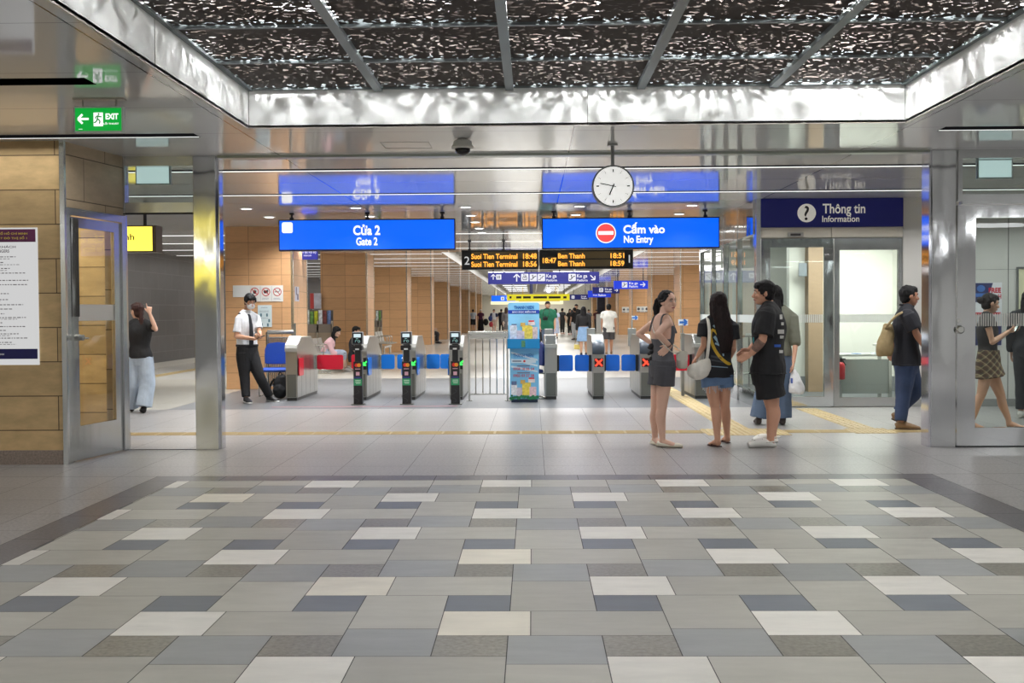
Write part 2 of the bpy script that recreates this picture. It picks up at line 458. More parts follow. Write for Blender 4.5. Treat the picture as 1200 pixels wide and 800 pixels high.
tactile('trim_3', 2.95, 3.72, 13.3, 13.6, 'x'); domes('trim_4', 3.72, 4.2, 13.2, 13.75); tactile('trim_5', 4.2, 8.5, 13.3, 13.6, 'x')
tactile('trim_6', 2.3, 2.6, 13.75, 24.5, 'y'); tactile('trim_7', 3.8, 4.1, 13.75, 16.6, 'y')
tactile('trim_8', -8.85, -8.55, 13.6, 60, 'y')

# ------------------------------------------------------------------ ceiling with its slots, cove and raised bay
slot_rows = []      # (x0,x1,y0,black)
slot_rows.append((-12, -3.1, 7.92, True)); slot_rows.append((-12, -3.07, 10.38, False)); slot_rows.append((3.72, 12, 10.38, False))
k = 0
for y in (13.0, 15.68): slot_rows.append((-12, 12, y, False))
y = 23.7
while y < 30: slot_rows.append((-12, 12, y, False)); y += 2.68
while y < 105:
    slot_rows.append((-10, -2.5, y, False)); slot_rows.append((3.1, 9.5, y, False)); y += 2.68
SW = .24
holes = [(-2.5, 3.27, -3, 10.1), (-2.46, 3.06, 31.0, 110)]+[(a, b, c, c+SW) for a, b, c, _ in slot_rows]
def make_ceiling():
    bm = B()
    ys = sorted({YB, 125}|{h[2] for h in holes}|{h[3] for h in holes})
    for a, b in zip(ys, ys[1:]):
        m = (a+b)/2
        iv = sorted([(h[0], h[1]) for h in holes if h[2] < m < h[3]])
        x = -12
        for p, q in iv+[(12, 12)]:
            if p > x+1e-4: quad(bm, [(x,a,CEIL),(p,a,CEIL),(p,b,CEIL),(x,b,CEIL)])
            x = max(x, q)
    return struct('ceiling', bm, CEILM)
make_ceiling()
SLOTGLOW = glow('slot_led', (255,255,252), 1.3)
CHAN = mat('slot_channel', (7,7,8), .9, spec=0)
ORD = ['first','second','third','fourth','fifth','sixth','seventh','eighth','ninth','tenth','eleventh','twelfth','thirteenth','fourteenth','fifteenth','sixteenth','seventeenth','eighteenth','nineteenth','twentieth']
def ordn(i): return ORD[i] if i < len(ORD) else 'very far'
nfar = {}
for i, (x0, x1, y0, blk) in enumerate(slot_rows):
    t_n = sum(1 for q in slot_rows[:i] if q[2] == y0)
    if y0 < 9: lab = 'short unlit black slot in the ceiling above the left stone wall, nearest to the viewer'
    elif y0 < 12: lab = ('linear slot light in the ceiling behind the hanging green exit sign' if x0 < 0 else 'linear slot light in the ceiling above the right glass door')
    elif x0 == -12:
        q = 0 if y0 < 14 else 1 if y0 < 16 else round((y0-23.7)/2.68)+2; lab = 'full-width linear slot light across the ceiling, %s row beyond the steel columns' % ordn(q)
    else:
        q = round((y0-31.74)/2.68); lab = 'slot light over the far %s aisle, row %s from the raised bay front' % ('left' if x0 < 0 else 'right', ordn(q) if q < 20 else 'number %d' % (q+1))
    L = thing('slot_light', ((x0+x1)/2, y0+SW/2, CEIL), lab, 'ceiling light', 'linear slot lights in the ceiling')
    bm = B(); d = .12
    a, b = y0, y0+SW
    for P in ([(x0,a,CEIL),(x1,a,CEIL),(x1,a,CEIL+d),(x0,a,CEIL+d)], [(x0,b,CEIL),(x1,b,CEIL),(x1,b,CEIL+d),(x0,b,CEIL+d)],
              [(x0,a,CEIL+d),(x1,a,CEIL+d),(x1,b,CEIL+d),(x0,b,CEIL+d)], [(x0,a,CEIL),(x0,b,CEIL),(x0,b,CEIL+d),(x0,a,CEIL+d)], [(x1,a,CEIL),(x1,b,CEIL),(x1,b,CEIL+d),(x1,a,CEIL+d)]): quad(bm, P)
    obj('channel', bm, CHAN, L)
    bm = B()
    if not blk:
        h = .0 if y0 < 12 else .0045 if y0 < 20 else .010
        box(bm, x0+.02, x1-.02, b-.012, b-.001, CEIL+.0015, CEIL+.0045+h); obj('led_strip', bm, SLOTGLOW, L)
    else:
        box(bm, x0+.02, x1-.02, a+.002, a+.03, CEIL+d-.03, CEIL+d-.005); obj('baffle', bm, CHAN, L)
# cove round the perforated ceiling
bm = B()
quad(bm, [(-2.5,-3,CEIL),(-2.5,10.1,CEIL),(-2.5,10.1,COVE),(-2.5,-3,COVE)]); quad(bm, [(3.27,-3,CEIL),(3.27,10.1,CEIL),(3.27,10.1,COVE),(3.27,-3,COVE)])
quad(bm, [(-2.5,10.1,CEIL),(3.27,10.1,CEIL),(3.27,10.1,COVE),(-2.5,10.1,COVE)])
struct('trim_9', bm, COVEW)
bm = B()
for yy in (1.6, 4.6, 7.6):
    box(bm, -2.5, -2.4985, yy, yy+.006, CEIL, COVE); box(bm, 3.2685, 3.27, yy, yy+.006, CEIL, COVE)
for xx in (-2.497, .49, 3.262): box(bm, xx, xx+.005, 10.0985, 10.1, CEIL, COVE)
struct('trim_10', bm, mat('cove_joint', (120,120,116), .6))
bm = B()   # aluminium lip under the cove
box(bm, -2.515, -2.5, -3, 10.115, CEIL-.012, CEIL+.02); box(bm, 3.27, 3.285, -3, 10.115, CEIL-.012, CEIL+.02); box(bm, -2.5, 3.27, 10.1, 10.115, CEIL-.006, CEIL+.02)
struct('trim_11', bm, mat('lip_metal', (190,188,180), .4))
# perforated panels
def mesh_mat():
    m = bpy.data.materials.new('perforated_sheet'); m.use_nodes = True; N = NT(m); b = N.n['Principled BSDF']; out = N.n['Material Output']
    b.inputs['Base Color'].default_value = lin((62,55,52)); b.inputs['Roughness'].default_value = .7; b.inputs['Specular IOR Level'].default_value = .2
    g = N.new('ShaderNodeNewGeometry')
    mp = N.new('ShaderNodeMapping'); N.link(g.outputs['Position'], mp.inputs['Vector']); mp.inputs['Scale'].default_value = (1, 1, 0)
    n0 = N.new('ShaderNodeTexNoise'); n0.inputs['Scale'].default_value = 7; n0.inputs['Detail'].default_value = 2; N.link(mp.outputs[0], n0.inputs['Vector'])
    sc = N.new('ShaderNodeVectorMath', operation='SCALE'); N.link(n0.outputs['Color'], sc.inputs[0]); sc.inputs['Scale'].default_value = .17
    ad = N.new('ShaderNodeVectorMath', operation='ADD'); N.link(mp.outputs[0], ad.inputs[0]); N.link(sc.outputs[0], ad.inputs[1])
    m2 = N.new('ShaderNodeMapping'); N.link(ad.outputs[0], m2.inputs['Vector']); m2.inputs['Scale'].default_value = (21, 29, 0)
    n1 = N.new('ShaderNodeTexNoise'); n1.inputs['Scale'].default_value = 1; n1.inputs['Detail'].default_value = .6; n1.inputs['Roughness'].default_value = .4; N.link(m2.outputs[0], n1.inputs['Vector'])
    # density drifts over the field
    n2 = N.new('ShaderNodeTexNoise'); n2.inputs['Scale'].default_value = 1.3; N.link(mp.outputs[0], n2.inputs['Vector'])
    th = N.new('ShaderNodeMapRange'); N.link(n2.outputs['Fac'], th.inputs['Value']); th.inputs['From Min'].default_value = .3; th.inputs['From Max'].default_value = .7
    th.inputs['To Min'].default_value = .615; th.inputs['To Max'].default_value = .54
    gt = N.new('ShaderNodeMath', operation='GREATER_THAN'); N.link(n1.outputs['Fac'], gt.inputs[0]); N.link(th.outputs[0], gt.inputs[1])
    tr = N.new('ShaderNodeBsdfTransparent'); mx = N.new('ShaderNodeMixShader')
    N.link(gt.outputs[0], mx.inputs[0]); N.link(b.outputs[0], mx.inputs[1]); N.link(tr.outputs[0], mx.inputs[2]); N.link(mx.outputs[0], out.inputs['Surface'])
    return m
MESHM = mesh_mat()
px = [-2.5+5.77*i/5 for i in range(6)]; py = [10.1-1.105*j for j in range(12)]
COLN = ['far left','left of centre','middle','right of centre','far right']
for j in range(5):
    for i in range(5):
        bm = B(); x0, x1, y1, y0 = px[i]+.025, px[i+1]-.025, py[j]-.02, py[j+1]+.02
        quad(bm, [(x0,y0,COVE),(x1,y0,COVE),(x1,y1,COVE),(x0,y1,COVE)]); quad(bm, [(x0,y0,COVE+.003),(x1,y0,COVE+.003),(x1,y1,COVE+.003),(x0,y1,COVE+.003)])
        o = obj('perforated_ceiling_panel', bm, MESHM)
        setp(o, 'dark perforated metal ceiling panel, %s of the %s row from the back edge' % (COLN[i], ORD[j]), 'ceiling panel', 'perforated ceiling panels')
bm = B()
quad(bm, [(-2.5,-3,COVE),(3.27,-3,COVE),(3.27,py[5],COVE),(-2.5,py[5],COVE)])
o = obj('perforated_ceiling_sheet', bm, MESHM); setp(o, 'dark perforated metal ceiling continuing overhead toward the viewer', 'ceiling panel')
GRID = mat('ceiling_grid_metal', (112,120,122), .4, .6)
bm = B()
for x in px[1:-1]: box(bm, x-.035, x+.035, -3, 10.1, COVE-.035, COVE+.03)
for y in py[1:6]: box(bm, -2.5, 3.27, y-.018, y+.018, COVE-.02, COVE+.03)
box(bm, -2.5, -2.46, -3, 10.1, COVE-.02, COVE+.03); box(bm, 3.23, 3.27, -3, 10.1, COVE-.02, COVE+.03); box(bm, -2.5, 3.27, 10.07, 10.1, COVE-.015, COVE+.03)
struct('trim_12', bm, GRID)
# plenum above the panels
bm = B(); Z1 = 4.05
quad(bm, [(-2.6,-3,Z1),(3.37,-3,Z1),(3.37,10.2,Z1),(-2.6,10.2,Z1)])
for P in ([(-2.6,-3,COVE),(-2.6,10.2,COVE),(-2.6,10.2,Z1),(-2.6,-3,Z1)], [(3.37,-3,COVE),(3.37,10.2,COVE),(3.37,10.2,Z1),(3.37,-3,Z1)], [(-2.6,10.2,COVE),(3.37,10.2,COVE),(3.37,10.2,Z1),(-2.6,10.2,Z1)],
          [(-2.6,-3,COVE),(3.37,-3,COVE),(3.37,-3,Z1),(-2.6,-3,Z1)]): quad(bm, P)
struct('ceiling_plenum', bm, mat('plenum_paint', (60,52,47), .7, nz=(2.5, .7)))
bm = B()
for yy in (9.2, 7.4, 5.6): rod(bm, (-2.6, yy, 3.75), (3.37, yy+.2, 3.75), .09, 10)
for xx in (-1.9, -.6, .7, 2.2): box(bm, xx-.15, xx+.15, -3, 10.2, 3.86, 3.98)
struct('trim_13', bm, mat('service_ducts', (92,84,80), .5))

# raised bay beyond
BAYZ = 3.62
bm = B()
for xx in (-2.46, 3.06): quad(bm, [(xx,31,CEIL),(xx,110,CEIL),(xx,110,BAYZ),(xx,31,BAYZ)])
quad(bm, [(-2.46,31,CEIL),(3.06,31,CEIL),(3.06,31,BAYZ),(-2.46,31,BAYZ)]); quad(bm, [(-2.46,31,BAYZ),(3.06,31,BAYZ),(3.06,110,BAYZ),(-2.46,110,BAYZ)])
struct('trim_14', bm, mat('bay_paint', (214,212,206), .35))
bm = B()
y = 31.8
while y < 108: box(bm, -2.46, 3.06, y, y+.09, BAYZ-.3, BAYZ-.02); y += 1.34
for xx in (-1.3, .3, 1.9): box(bm, xx-.03, xx+.03, 31, 110, BAYZ-.34, BAYZ-.3)
struct('trim_15', bm, mat('bay_fins', (198,196,192), .3, .5))
BAYLED = glow('bay_lamp', (250,252,255), 4.0)
y = 33.1; q = 0
while y < 108:
    bm = B(); box(bm, -2.1, -.4, y, y+.16, BAYZ-.29, BAYZ-.25); box(bm, 1.0, 2.7, y, y+.16, BAYZ-.29, BAYZ-.25)
    o = obj('batten_light', bm, BAYLED); setp(o, 'pair of batten lights in the far raised ceiling bay, %s row from the front' % ordn(q), 'ceiling light', 'batten lights in the raised bay')
    y += 5.36; q += 1

# ------------------------------------------------------------------ walls and piers
bm = B(); box(bm, -12, -4.43, 10.75, 10.95, 0, CEIL); struct('wall_left', bm, STONE)
bm = B(); box(bm, -12, 12, YB-.2, YB, 0, CEIL); struct('wall_front', bm, WHITEWALL)
bm = B(); box(bm, -12.2, -12, YB, 10.75, 0, CEIL); struct('wall_far_left', bm, WHITEWALL)
bm = B(); box(bm, 12, 12.2, YB, 17, 0, CEIL); struct('wall_far_right', bm, WHITEWALL)
bm = B(); quad(bm, [(-2.5,-3,CEIL),(3.27,-3,CEIL),(3.27,-3,COVE),(-2.5,-3,COVE)]); struct('trim_30', bm, COVEW)
bm = B(); box(bm, -12, -4.425, 10.735, 10.75, 0, .135); struct('baseboard_left', bm, PINKSTONE)
bm = B(); box(bm, -4.45, -4.405, 10.725, 10.77, 0, CEIL); struct('trim_16', bm, STEEL)
SA, SB = Vector((-4.43, 10.77, 0)), Vector((-4.25, 11.86, 0))       # side wall with the glass door
SD = (SB-SA).normalized(); SN = Vector((SD.y, -SD.x, 0))              # SN points into the hall
def sl(u, d, z): p = SA+SD*u+SN*d; return Vector((p.x, p.y, z))
SL = (SB-SA).length
def sbox(bm, u0, u1, d0, d1, z0, z1):
    v = [bm.verts.new(p) for p in (sl(u0,d0,z0),sl(u1,d0,z0),sl(u1,d1,z0),sl(u0,d1,z0),sl(u0,d0,z1),sl(u1,d0,z1),sl(u1,d1,z1),sl(u0,d1,z1))]
    for q in ((0,3,2,1),(4,5,6,7),(0,1,5,4),(1,2,6,5),(2,3,7,6),(3,0,4,7)): bm.faces.new([v[i] for i in q])
bm = B(); sbox(bm, 0, SL, -.12, 0, 2.44, CEIL); struct('wall_left_return', bm, STONEG)
bm = B(); box(bm, -4.5, -4.335, 11.98, 12.16, 0, CEIL); struct('wall_left_end', bm, STONEG)
bm = B(); box(bm, -4.51, -4.32, 11.965, 12.17, 0, .16); struct('trim_17', bm, STEEL)
# left glass door in the side wall
D = setp(thing('door_1', sl(SL/2, 0, 0), None, None), kind='structure')
bm = B(); sbox(bm, 0, .07, -.06, .02, 0, 2.44); sbox(bm, SL-.07, SL, -.06, .02, 0, 2.44); sbox(bm, .07, SL-.07, -.06, .02, 2.37, 2.44); obj('door_frame', bm, STEEL, D)
bm = B(); sbox(bm, .075, .23, -.04, .0, .01, 2.36); sbox(bm, SL-.2, SL-.075, -.04, 0, .01, 2.36); sbox(bm, .23, SL-.2, -.04, 0, .01, .34); sbox(bm, .23, SL-.2, -.04, 0, 2.26, 2.36); leaf = obj('door_leaf', bm, STEEL, D)
bm = B(); sbox(bm, .23, SL-.2, -.024, -.016, .34, 2.26); obj('pane', bm, GLASS, D)
bm = B(); sbox(bm, .23, SL-.2, -.0155, -.0145, 1.36, 1.52); obj('frosted_band', bm, mat('frosting', (214,210,204), .6), D)
bm = B(); rod(bm, sl(.155, 0, 1.2), sl(.155, .05, 1.2), .032, 14); rod(bm, sl(.155, .05, 1.2), sl(.155, .09, 1.2), .03, 14); rod(bm, sl(.155,.075,1.2), sl(.27,.075,1.19), .011, 8); sbox(bm, .12, .19, 0, .012, 1.0, 1.28); obj('door_handle', bm, RAIL, D)
bm = B(); sbox(bm, .08, .2, .0, .03, 1.4, 2.34); obj('pull_bar', bm, STEELP, D)
# portal: columns, transoms and parked leaves
PY = 11.85
for nm, x0, x1 in (('column_left', -3.52, -3.285), ('column_right', 4.11, 4.355)):
    bm = B(); box(bm, x0, x1, PY, PY+.26, 0, CEIL, .004); struct('wall_'+nm, bm, STEELP)
bm = B(); box(bm, -3.285, -3.262, PY+.06, PY+.2, 0, CEIL); box(bm, 4.085, 4.11, PY+.02, PY+.24, 0, CEIL); struct('trim_18', bm, mat('jamb_mirror', (210,210,215), .08, 1.0))
bm = B(); box(bm, -3.262, 4.085, PY, PY+.14, CEIL-.025, CEIL); struct('trim_19', bm, mat('portal_track', (150,156,146), .3, .8))
# left transom (window over the passage) and its frame
W = setp(thing('window_1', ((-4.25-3.52)/2, PY+.05, 2.55), None, None), kind='structure')
XL, XR = -4.29, -3.52
bm = B(); box(bm, XL, XR, PY, PY+.1, 2.96, CEIL); box(bm, XL, XR, PY, PY+.1, 2.47, 2.58); box(bm, XL, XL+.06, PY-.005, PY+.11, 2.47, CEIL); obj('window_frame', bm, STEEL, W)
bm = B(); box(bm, XL+.06, XR, PY+.045, PY+.055, 2.58, 2.96); obj('pane', bm, GLASS, W)
bm = B(); box(bm, XL, XR, PY-.004, PY+.0, 2.455, 2.475); obj('black_strip', bm, BLACK, W)  # plain black strip along the lower edge of the header
bm = B(); box(bm, XL-.02, XL+.03, PY, PY+.09, 0, 2.455); box(bm, XL+.033, XL+.05, PY+.03, PY+.08, 0, 2.455); struct('trim_20', bm, STEEL)
bm = B(); box(bm, XL, XR, PY+.02, PY+.06, 0, .004); struct('trim_21', bm, BLACK)
# right door and transom
bm = B(); box(bm, 4.375, 4.42, PY, PY+.1, 2.53, CEIL); box(bm, 4.42, 9, PY, PY+.1, 2.97, CEIL); box(bm, 4.42, 9, PY, PY+.1, 2.5, 2.6)
W = setp(thing('window_2', (5.5, PY+.05, 2.5), None, None), kind='structure'); obj('window_frame', bm, STEEL, W)
bm = B(); box(bm, 4.42, 9, PY+.045, PY+.055, 2.6, 2.97); obj('pane', bm, GLASS, W)
D = setp(thing('door_2', (5.2, PY+.04, 0), None, None), kind='structure')
bm = B(); box(bm, 4.375, 4.56, PY+.01, PY+.07, .012, 2.49); box(bm, 4.56, 5.95, PY+.01, PY+.07, 2.36, 2.49); box(bm, 4.56, 5.95, PY+.01, PY+.07, .012, .2); box(bm, 5.95, 6.15, PY+.01, PY+.07, .012, 2.49); obj('door_leaf', bm, STEELP, D)
bm = B(); box(bm, 4.56, 5.95, PY+.035, PY+.045, .2, 2.36); obj('pane', bm, GLASS, D)
h = on_y(1124, 386, PY)
bm = B(); rod(bm, (h.x, PY+.01, h.z), (h.x, PY-.035, h.z), .036, 16); rod(bm, (h.x, PY-.035, h.z), (h.x, PY-.055, h.z), .045, 16, .03); rod(bm, (h.x, PY+.01, h.z+.09), (h.x, PY-.01, h.z+.09), .022, 14); obj('door_handle', bm, RAIL, D)
bm = B(); box(bm, 4.36, 9, PY, PY+.08, 0, .012); struct('trim_22', bm, BLACK)
# barcode-like frosted band on the right door pane
bm = B(); x0, x1, z0, z1 = pr(1141, 367, 1200, 382, PY+.03)
x = x0
while x < 5.94: box(bm, x, x+.013, PY+.033, PY+.0345, z0, z1); x += .024
o = obj('frosted_stripes', bm, mat('white_film', (216,214,208), .6), D)

# left side piers with wood cladding, right side piers, dark tiled side wall
PIERS = [21.46, 31.15, 41.1, 51, 61, 71, 81, 91, 101]
for i, y in enumerate(PIERS):
    bm = B(); box(bm, -5.78, -4.51, y, y+1.36, 0, CEIL); struct('wall_left_pier', bm, WOOD)
    bm = B()
    for yy in (y-.006, y+1.33): box(bm, -4.545, -4.5, yy, yy+.04, 0, CEIL)
    struct('trim_23', bm, RAIL)
    if i >= 1:
        bm = B(); box(bm, 5.3, 6.6, y, y+1.8, 0, CEIL); struct('wall_right_pier', bm, WOOD)
        bm = B()
        for yy in (y-.006, y+1.77): box(bm, 5.29, 5.335, yy, yy+.04, 0, CEIL)
        struct('trim_24', bm, RAIL)
bm = B(); box(bm, -10.25, -10, 12, 110, 0, CEIL); struct('wall_left_aisle', bm, DARKTILE)
bm = B(); box(bm, -10, -9.96, 12, 110, 0, .14); struct('baseboard_left_aisle', bm, mat('pale_skirting', (190,188,182), .4))
bm = B(); box(bm, 9.5, 9.7, 22.6, 110, 0, CEIL); struct('wall_right_aisle', bm, CREAM)
bm = B(); box(bm, -10, 9.6, 110, 110.3, 0, BAYZ+.3); struct('wall_back', bm, mat('end_wall', (222,216,200), .5))
bm = B(); box(bm, -12, -10.2, 12, 12.2, 0, CEIL); struct('wall_left_stub', bm, STONE)
bm = B(); box(bm, -7.4, -7.2, 10.95, 12.9, 0, CEIL); struct('wall_left_lobby', bm, STONE)
bm = B(); box(bm, -7.2, -4.64, 12.7, 12.86, 0, CEIL); struct('wall_left_lobby_back', bm, STONE)
# ------------------------------------------------------------------ information office
IY = 16.85; IX = 3.3
x891, x973, x977, x1057 = (on_y(q, 366, IY).x for q in (891, 974, 977, 1057.3))
def zy(py, px=970, Y=IY): return on_y(px, py, Y).z
bm = B()
box(bm, IX-.02, x891, IY-.03, IY+.14, 0, CEIL)                       # corner post
struct('wall_info_post', bm, STEEL)
bm = B(); box(bm, x1057+.01, 9.5, IY-.01, IY+.12, .11, CEIL); struct('wall_info_front', bm, WHITEWALL)
bm = B(); box(bm, x1057+.01, 9.5, IY-.02, IY-.01, 0, .11); struct('baseboard_info', bm, STEEL)
bm = B()
for px_ in (1090, 1137, 1181): 
    q = on_y(px_, 366, IY).x; box(bm, q-.006, q+.006, IY-.0125, IY-.0105, .11, CEIL)
q0 = on_y(1090, 366, IY).x
for zz in (1.0, 2.0): box(bm, q0, 9.5, IY-.0125, IY-.0105, zz, zz+.004)
struct('trim_25', bm, mat('panel_joint', (120,120,118), .6))
# header: blue sign over a cream panel
bm = B(); box(bm, x891, x973-.004, IY-.01, IY+.1, zy(278), zy(266.3)); box(bm, x973+.004, x1057, IY-.01, IY+.1, zy(278), zy(266.3)); box(bm, x891, x1057, IY+.02, IY+.12, zy(279), CEIL); struct('wall_info_header', bm, CREAM)
S = thing('information_sign', ((x891+x1057)/2, IY-.03, zy(266)), 'dark blue information sign with round question mark above the glass office door', 'sign')
bm = B(); box(bm, x891, x1057, IY-.04, IY+.02, zy(266), zy(232.5), .003); obj('sign_panel', bm, mat('sign_navy', (24,28,104), .35, emit=(16,20,90), es=.15), S)
SY = IY-.044
bm = B(); a = on_y(945.3, 249.5, SY); dsc(bm, a.x, a.z, .135, SY); obj('round_badge', bm, mat('sign_white', (235,232,224), .5, emit=(235,232,224), es=.25), S)
bm = B(); letters(bm, '?', a.x-.06, a.x+.06, a.z-.105, a.z+.105, SY-.002, .012, 'u'); obj('question_mark', bm, mat('sign_black', (14,14,18), .5), S)
bm = B(); letters(bm, 'Thông tin', *pr(964, 238.5, 1014, 253.5, SY), SY, .018); letters(bm, 'Information', *pr(963.5, 252.5, 1007, 260, SY), SY, .014); obj('lettering', bm, MATS['sign_white'], S)
o = thing('door_sensor', (x891+.5, IY-.04, zy(277)), 'small grey door sensor box below the information sign', 'sensor')
bm = B(); box(bm, *pr(923, 272.4, 941.5, 277.2, IY-.04)[:2], IY-.06, IY-.01, zy(277.4), zy(272.2), .006); obj('sensor_housing', bm, mat('sensor_grey', (150,148,144), .4), o)
bm = B(); box(bm, *pr(926, 272.4, 938, 277.2, IY-.04)[:2], IY-.063, IY-.059, zy(276.2), zy(273.6)); obj('sensor_lens', bm, mat('sensor_lens', (60,58,58), .15), o)
# doors
FZ = zy(279)
def glazed(name, xa, xb, st, top, bot, m, gz0, gz1, extra=None, y0=IY, y1=IY+.06):
    D = setp(thing(name, ((xa+xb)/2, (y0+y1)/2, 0), None, None), kind='structure')
    bm = B(); box(bm, xa, xa+st[0], y0, y1, .01, FZ); box(bm, xb-st[1], xb, y0, y1, .01, FZ); box(bm, xa+st[0], xb-st[1], y0, y1, gz1, FZ); box(bm, xa+st[0], xb-st[1], y0, y1, .01, gz0); obj('door_leaf', bm, m, D)
    bm = B(); box(bm, xa+st[0], xb-st[1], (y0+y1)/2-.005, (y0+y1)/2+.005, gz0, gz1); obj('pane', bm, GLASS, D)
    bm = B(); ya = (y0+y1)/2-.009
    zz0, zz1 = zy(378, 940), zy(368.5, 940)
    x = xa+st[0]
    while x < xb-st[1]-.02: box(bm, x, x+.02, ya, ya+.002, zz0, zz1); x += .03
    obj('frosted_band', bm, mat('office_frost', (208,214,210), .6), D)
    return D
glazed('door_3', x891+.015, x977-.005, (.13,.13), .15, .16, STEELP, .155, zy(289.5))
glazed('door_4', x977+.005, x1057, (.08,.06), .2, .14, STEEL, .14, zy(293))
bm = B(); box(bm, x891, x1057, IY-.03, IY+.12, 0, .01); struct('trim_26', bm, STEELD)
# side glass wall of the office, along the hall
G = setp(thing('window_3', (IX, 19.6, 0), None, None), kind='structure')
bm = B()
YS = [16.98, 18.3, 19.6, 20.9, 22.3]
box(bm, IX-.03, IX+.03, 16.98, 22.3, 0, .22); box(bm, IX-.04, IX+.04, 16.98, 22.3, 2.55, CEIL); 
for y in YS[1:]: box(bm, IX-.045, IX+.045, y-.045, y+.045, 0, CEIL)
obj('window_frame', bm, STEELP, G)
bm = B(); box(bm, IX-.005, IX+.005, 16.98, 22.3, .22, 2.55); obj('pane', bm, GLASS, G)
bm = B()
box(bm, IX-.009, IX-.007, 16.98, 22.25, zy(378, 940), zy(368.5, 940)); obj('frosted_band', bm, mat('office_frost', (208,214,210), .6), G)
# inside
bm = B(); box(bm, IX+.05, 9.4, 22.3, 22.5, 0, CEIL); box(bm, x977+.12, 9.4, 20.3, 20.5, 0, 2.8); box(bm, 6.35, 6.5, 17, 20.3, 0, 2.8); struct('wall_info_back', bm, mat('office_white', (238,236,228), .5))
bm = B(); box(bm, IX+.05, 9.4, 16.97, 22.3, 2.8, 2.84); struct('ceiling_info', bm, mat('office_ceiling', (225,225,222), .6))
bm = B(); a = on_y(945, 366, 20.2).x; b = on_y(962, 366, 20.2).x; box(bm, a, b, 20.05, 20.3, 0, 2.8); struct('wall_info_pillar', bm, mat('pillar_wood_dimmed', (164,138,112), .5, nz=(5,.06), nscale=(1,1,5)))  # wood darkened in the colour to stand for the dim vestibule
bm = B(); box(bm, x977+.12, 6.35, 20.27, 20.3, 0, .26); box(bm, 6.32, 6.35, 17, 20.3, 0, .26); struct('baseboard_office', bm, mat('office_skirt', (150,152,154), .4))
bm = B(); rod(bm, (IX+.1, 21.5, .95), (a, 21.5, .95), .022); rod(bm, (IX+.1, 21.5, .25), (a, 21.5, .25), .022)
for x in (IX+.1, (IX+a)/2, a-.05): rod(bm, (x, 21.5, 0), (x, 21.5, .95), .02)
o = obj('handrail', bm, RAIL); setp(o, 'steel handrail inside the glass office beside the wood pillar', 'railing')
# notice inside
bm = B(); box(bm, *pr(936, 308, 945.5, 323.5, 20)[:2], 20.0, 20.02, *pr(936, 308, 945.5, 323.5, 20)[2:]); o = obj('wall_notice', bm, mat('grey_notice', (120,126,132), .5)); setp(o, 'small grey notice hanging left of the wood pillar inside the office', 'notice')
# counter
CY = 18.2
x0, x1, z0, z1 = pr(981, 415, 1046, 465, CY)
Cn = thing('service_counter', ((x0+x1)/2, CY+.3, 0), 'glass fronted service counter behind the right office door', 'counter')
bm = B(); box(bm, x0, x1+.3, CY-.02, CY+.65, z1-.03, z1, .005); obj('counter_top', bm, mat('counter_top', (206,204,198), .35), Cn)
for x in (x0+.03, x1-.06, x1+.22):
    bm = B(); box(bm, x, x+.05, CY, CY+.05, 0, z1-.03); box(bm, x, x+.05, CY+.55, CY+.6, 0, z1-.03); obj('leg', bm, RAIL, Cn)
bm = B(); box(bm, x0+.08, x1-.06, CY+.02, CY+.035, .1, z1-.08); obj('front_panel', bm, mat('counter_panel', (176,178,174), .3, .3), Cn)
bm = B(); box(bm, x0+.75, x1+.3, CY+.3, CY+.65, z1+.12, z1+.15, .004); box(bm, x0+.78, x0+.8, CY+.34, CY+.6, z1, z1+.12); box(bm, x1+.2, x1+.22, CY+.34, CY+.6, z1, z1+.12); obj('raised_shelf', bm, mat('counter_top', (206,204,198), .35), Cn)
rn = random.Random(5)
pos = ['left end', 'left middle', 'centre', 'right middle', 'right end']
for i in range(5):
    bm = B(); xx = x0+.14+i*.15; box(bm, xx, xx+.11, CY+.06, CY+.25, z1+.001, z1+.008+.004*i); o = obj('leaflet_pile', bm, mat('leaflet_'+str(i % 3), [(206,212,224),(120,150,200),(226,224,220)][i % 3], .5)); setp(o, 'thin pile of leaflets at the %s of the service counter' % pos[i], 'papers', 'leaflets on the service counter')
E_ = thing('fire_extinguisher', (x0+.12, CY-.1, 0), 'red fire extinguisher before the service counter, seen through the office glass', 'fire extinguisher')
a = on_y(985.5, 444.5, CY-.1); b = on_y(985.5, 424, CY-.1)
bm = B(); lathe(bm, (a.x, CY-.1, a.z), [(.05,0),(.062,.01),(.062,b.z-a.z-.07),(.05,b.z-a.z-.03),(.022,b.z-a.z)], 20); obj('cylinder', bm, mat('extinguisher_red', (196,40,48), .3), E_, True)
bm = B(); rod(bm, (a.x, CY-.1, b.z), (a.x, CY-.1, b.z+.05), .018); box(bm, a.x-.02, a.x+.07, CY-.115, CY-.085, b.z+.04, b.z+.055); rod(bm, (a.x+.02, CY-.1, b.z+.03), (a.x+.075, CY-.1, b.z-.05), .009); obj('valve', bm, BLACKP, E_)
bm = B(); rod(bm, (a.x, CY-.1, 0), (a.x, CY-.1, .02), .1); rod(bm, (a.x, CY-.1, .02), (a.x, CY-.1, a.z), .014); obj('stand', bm, RAIL, E_)
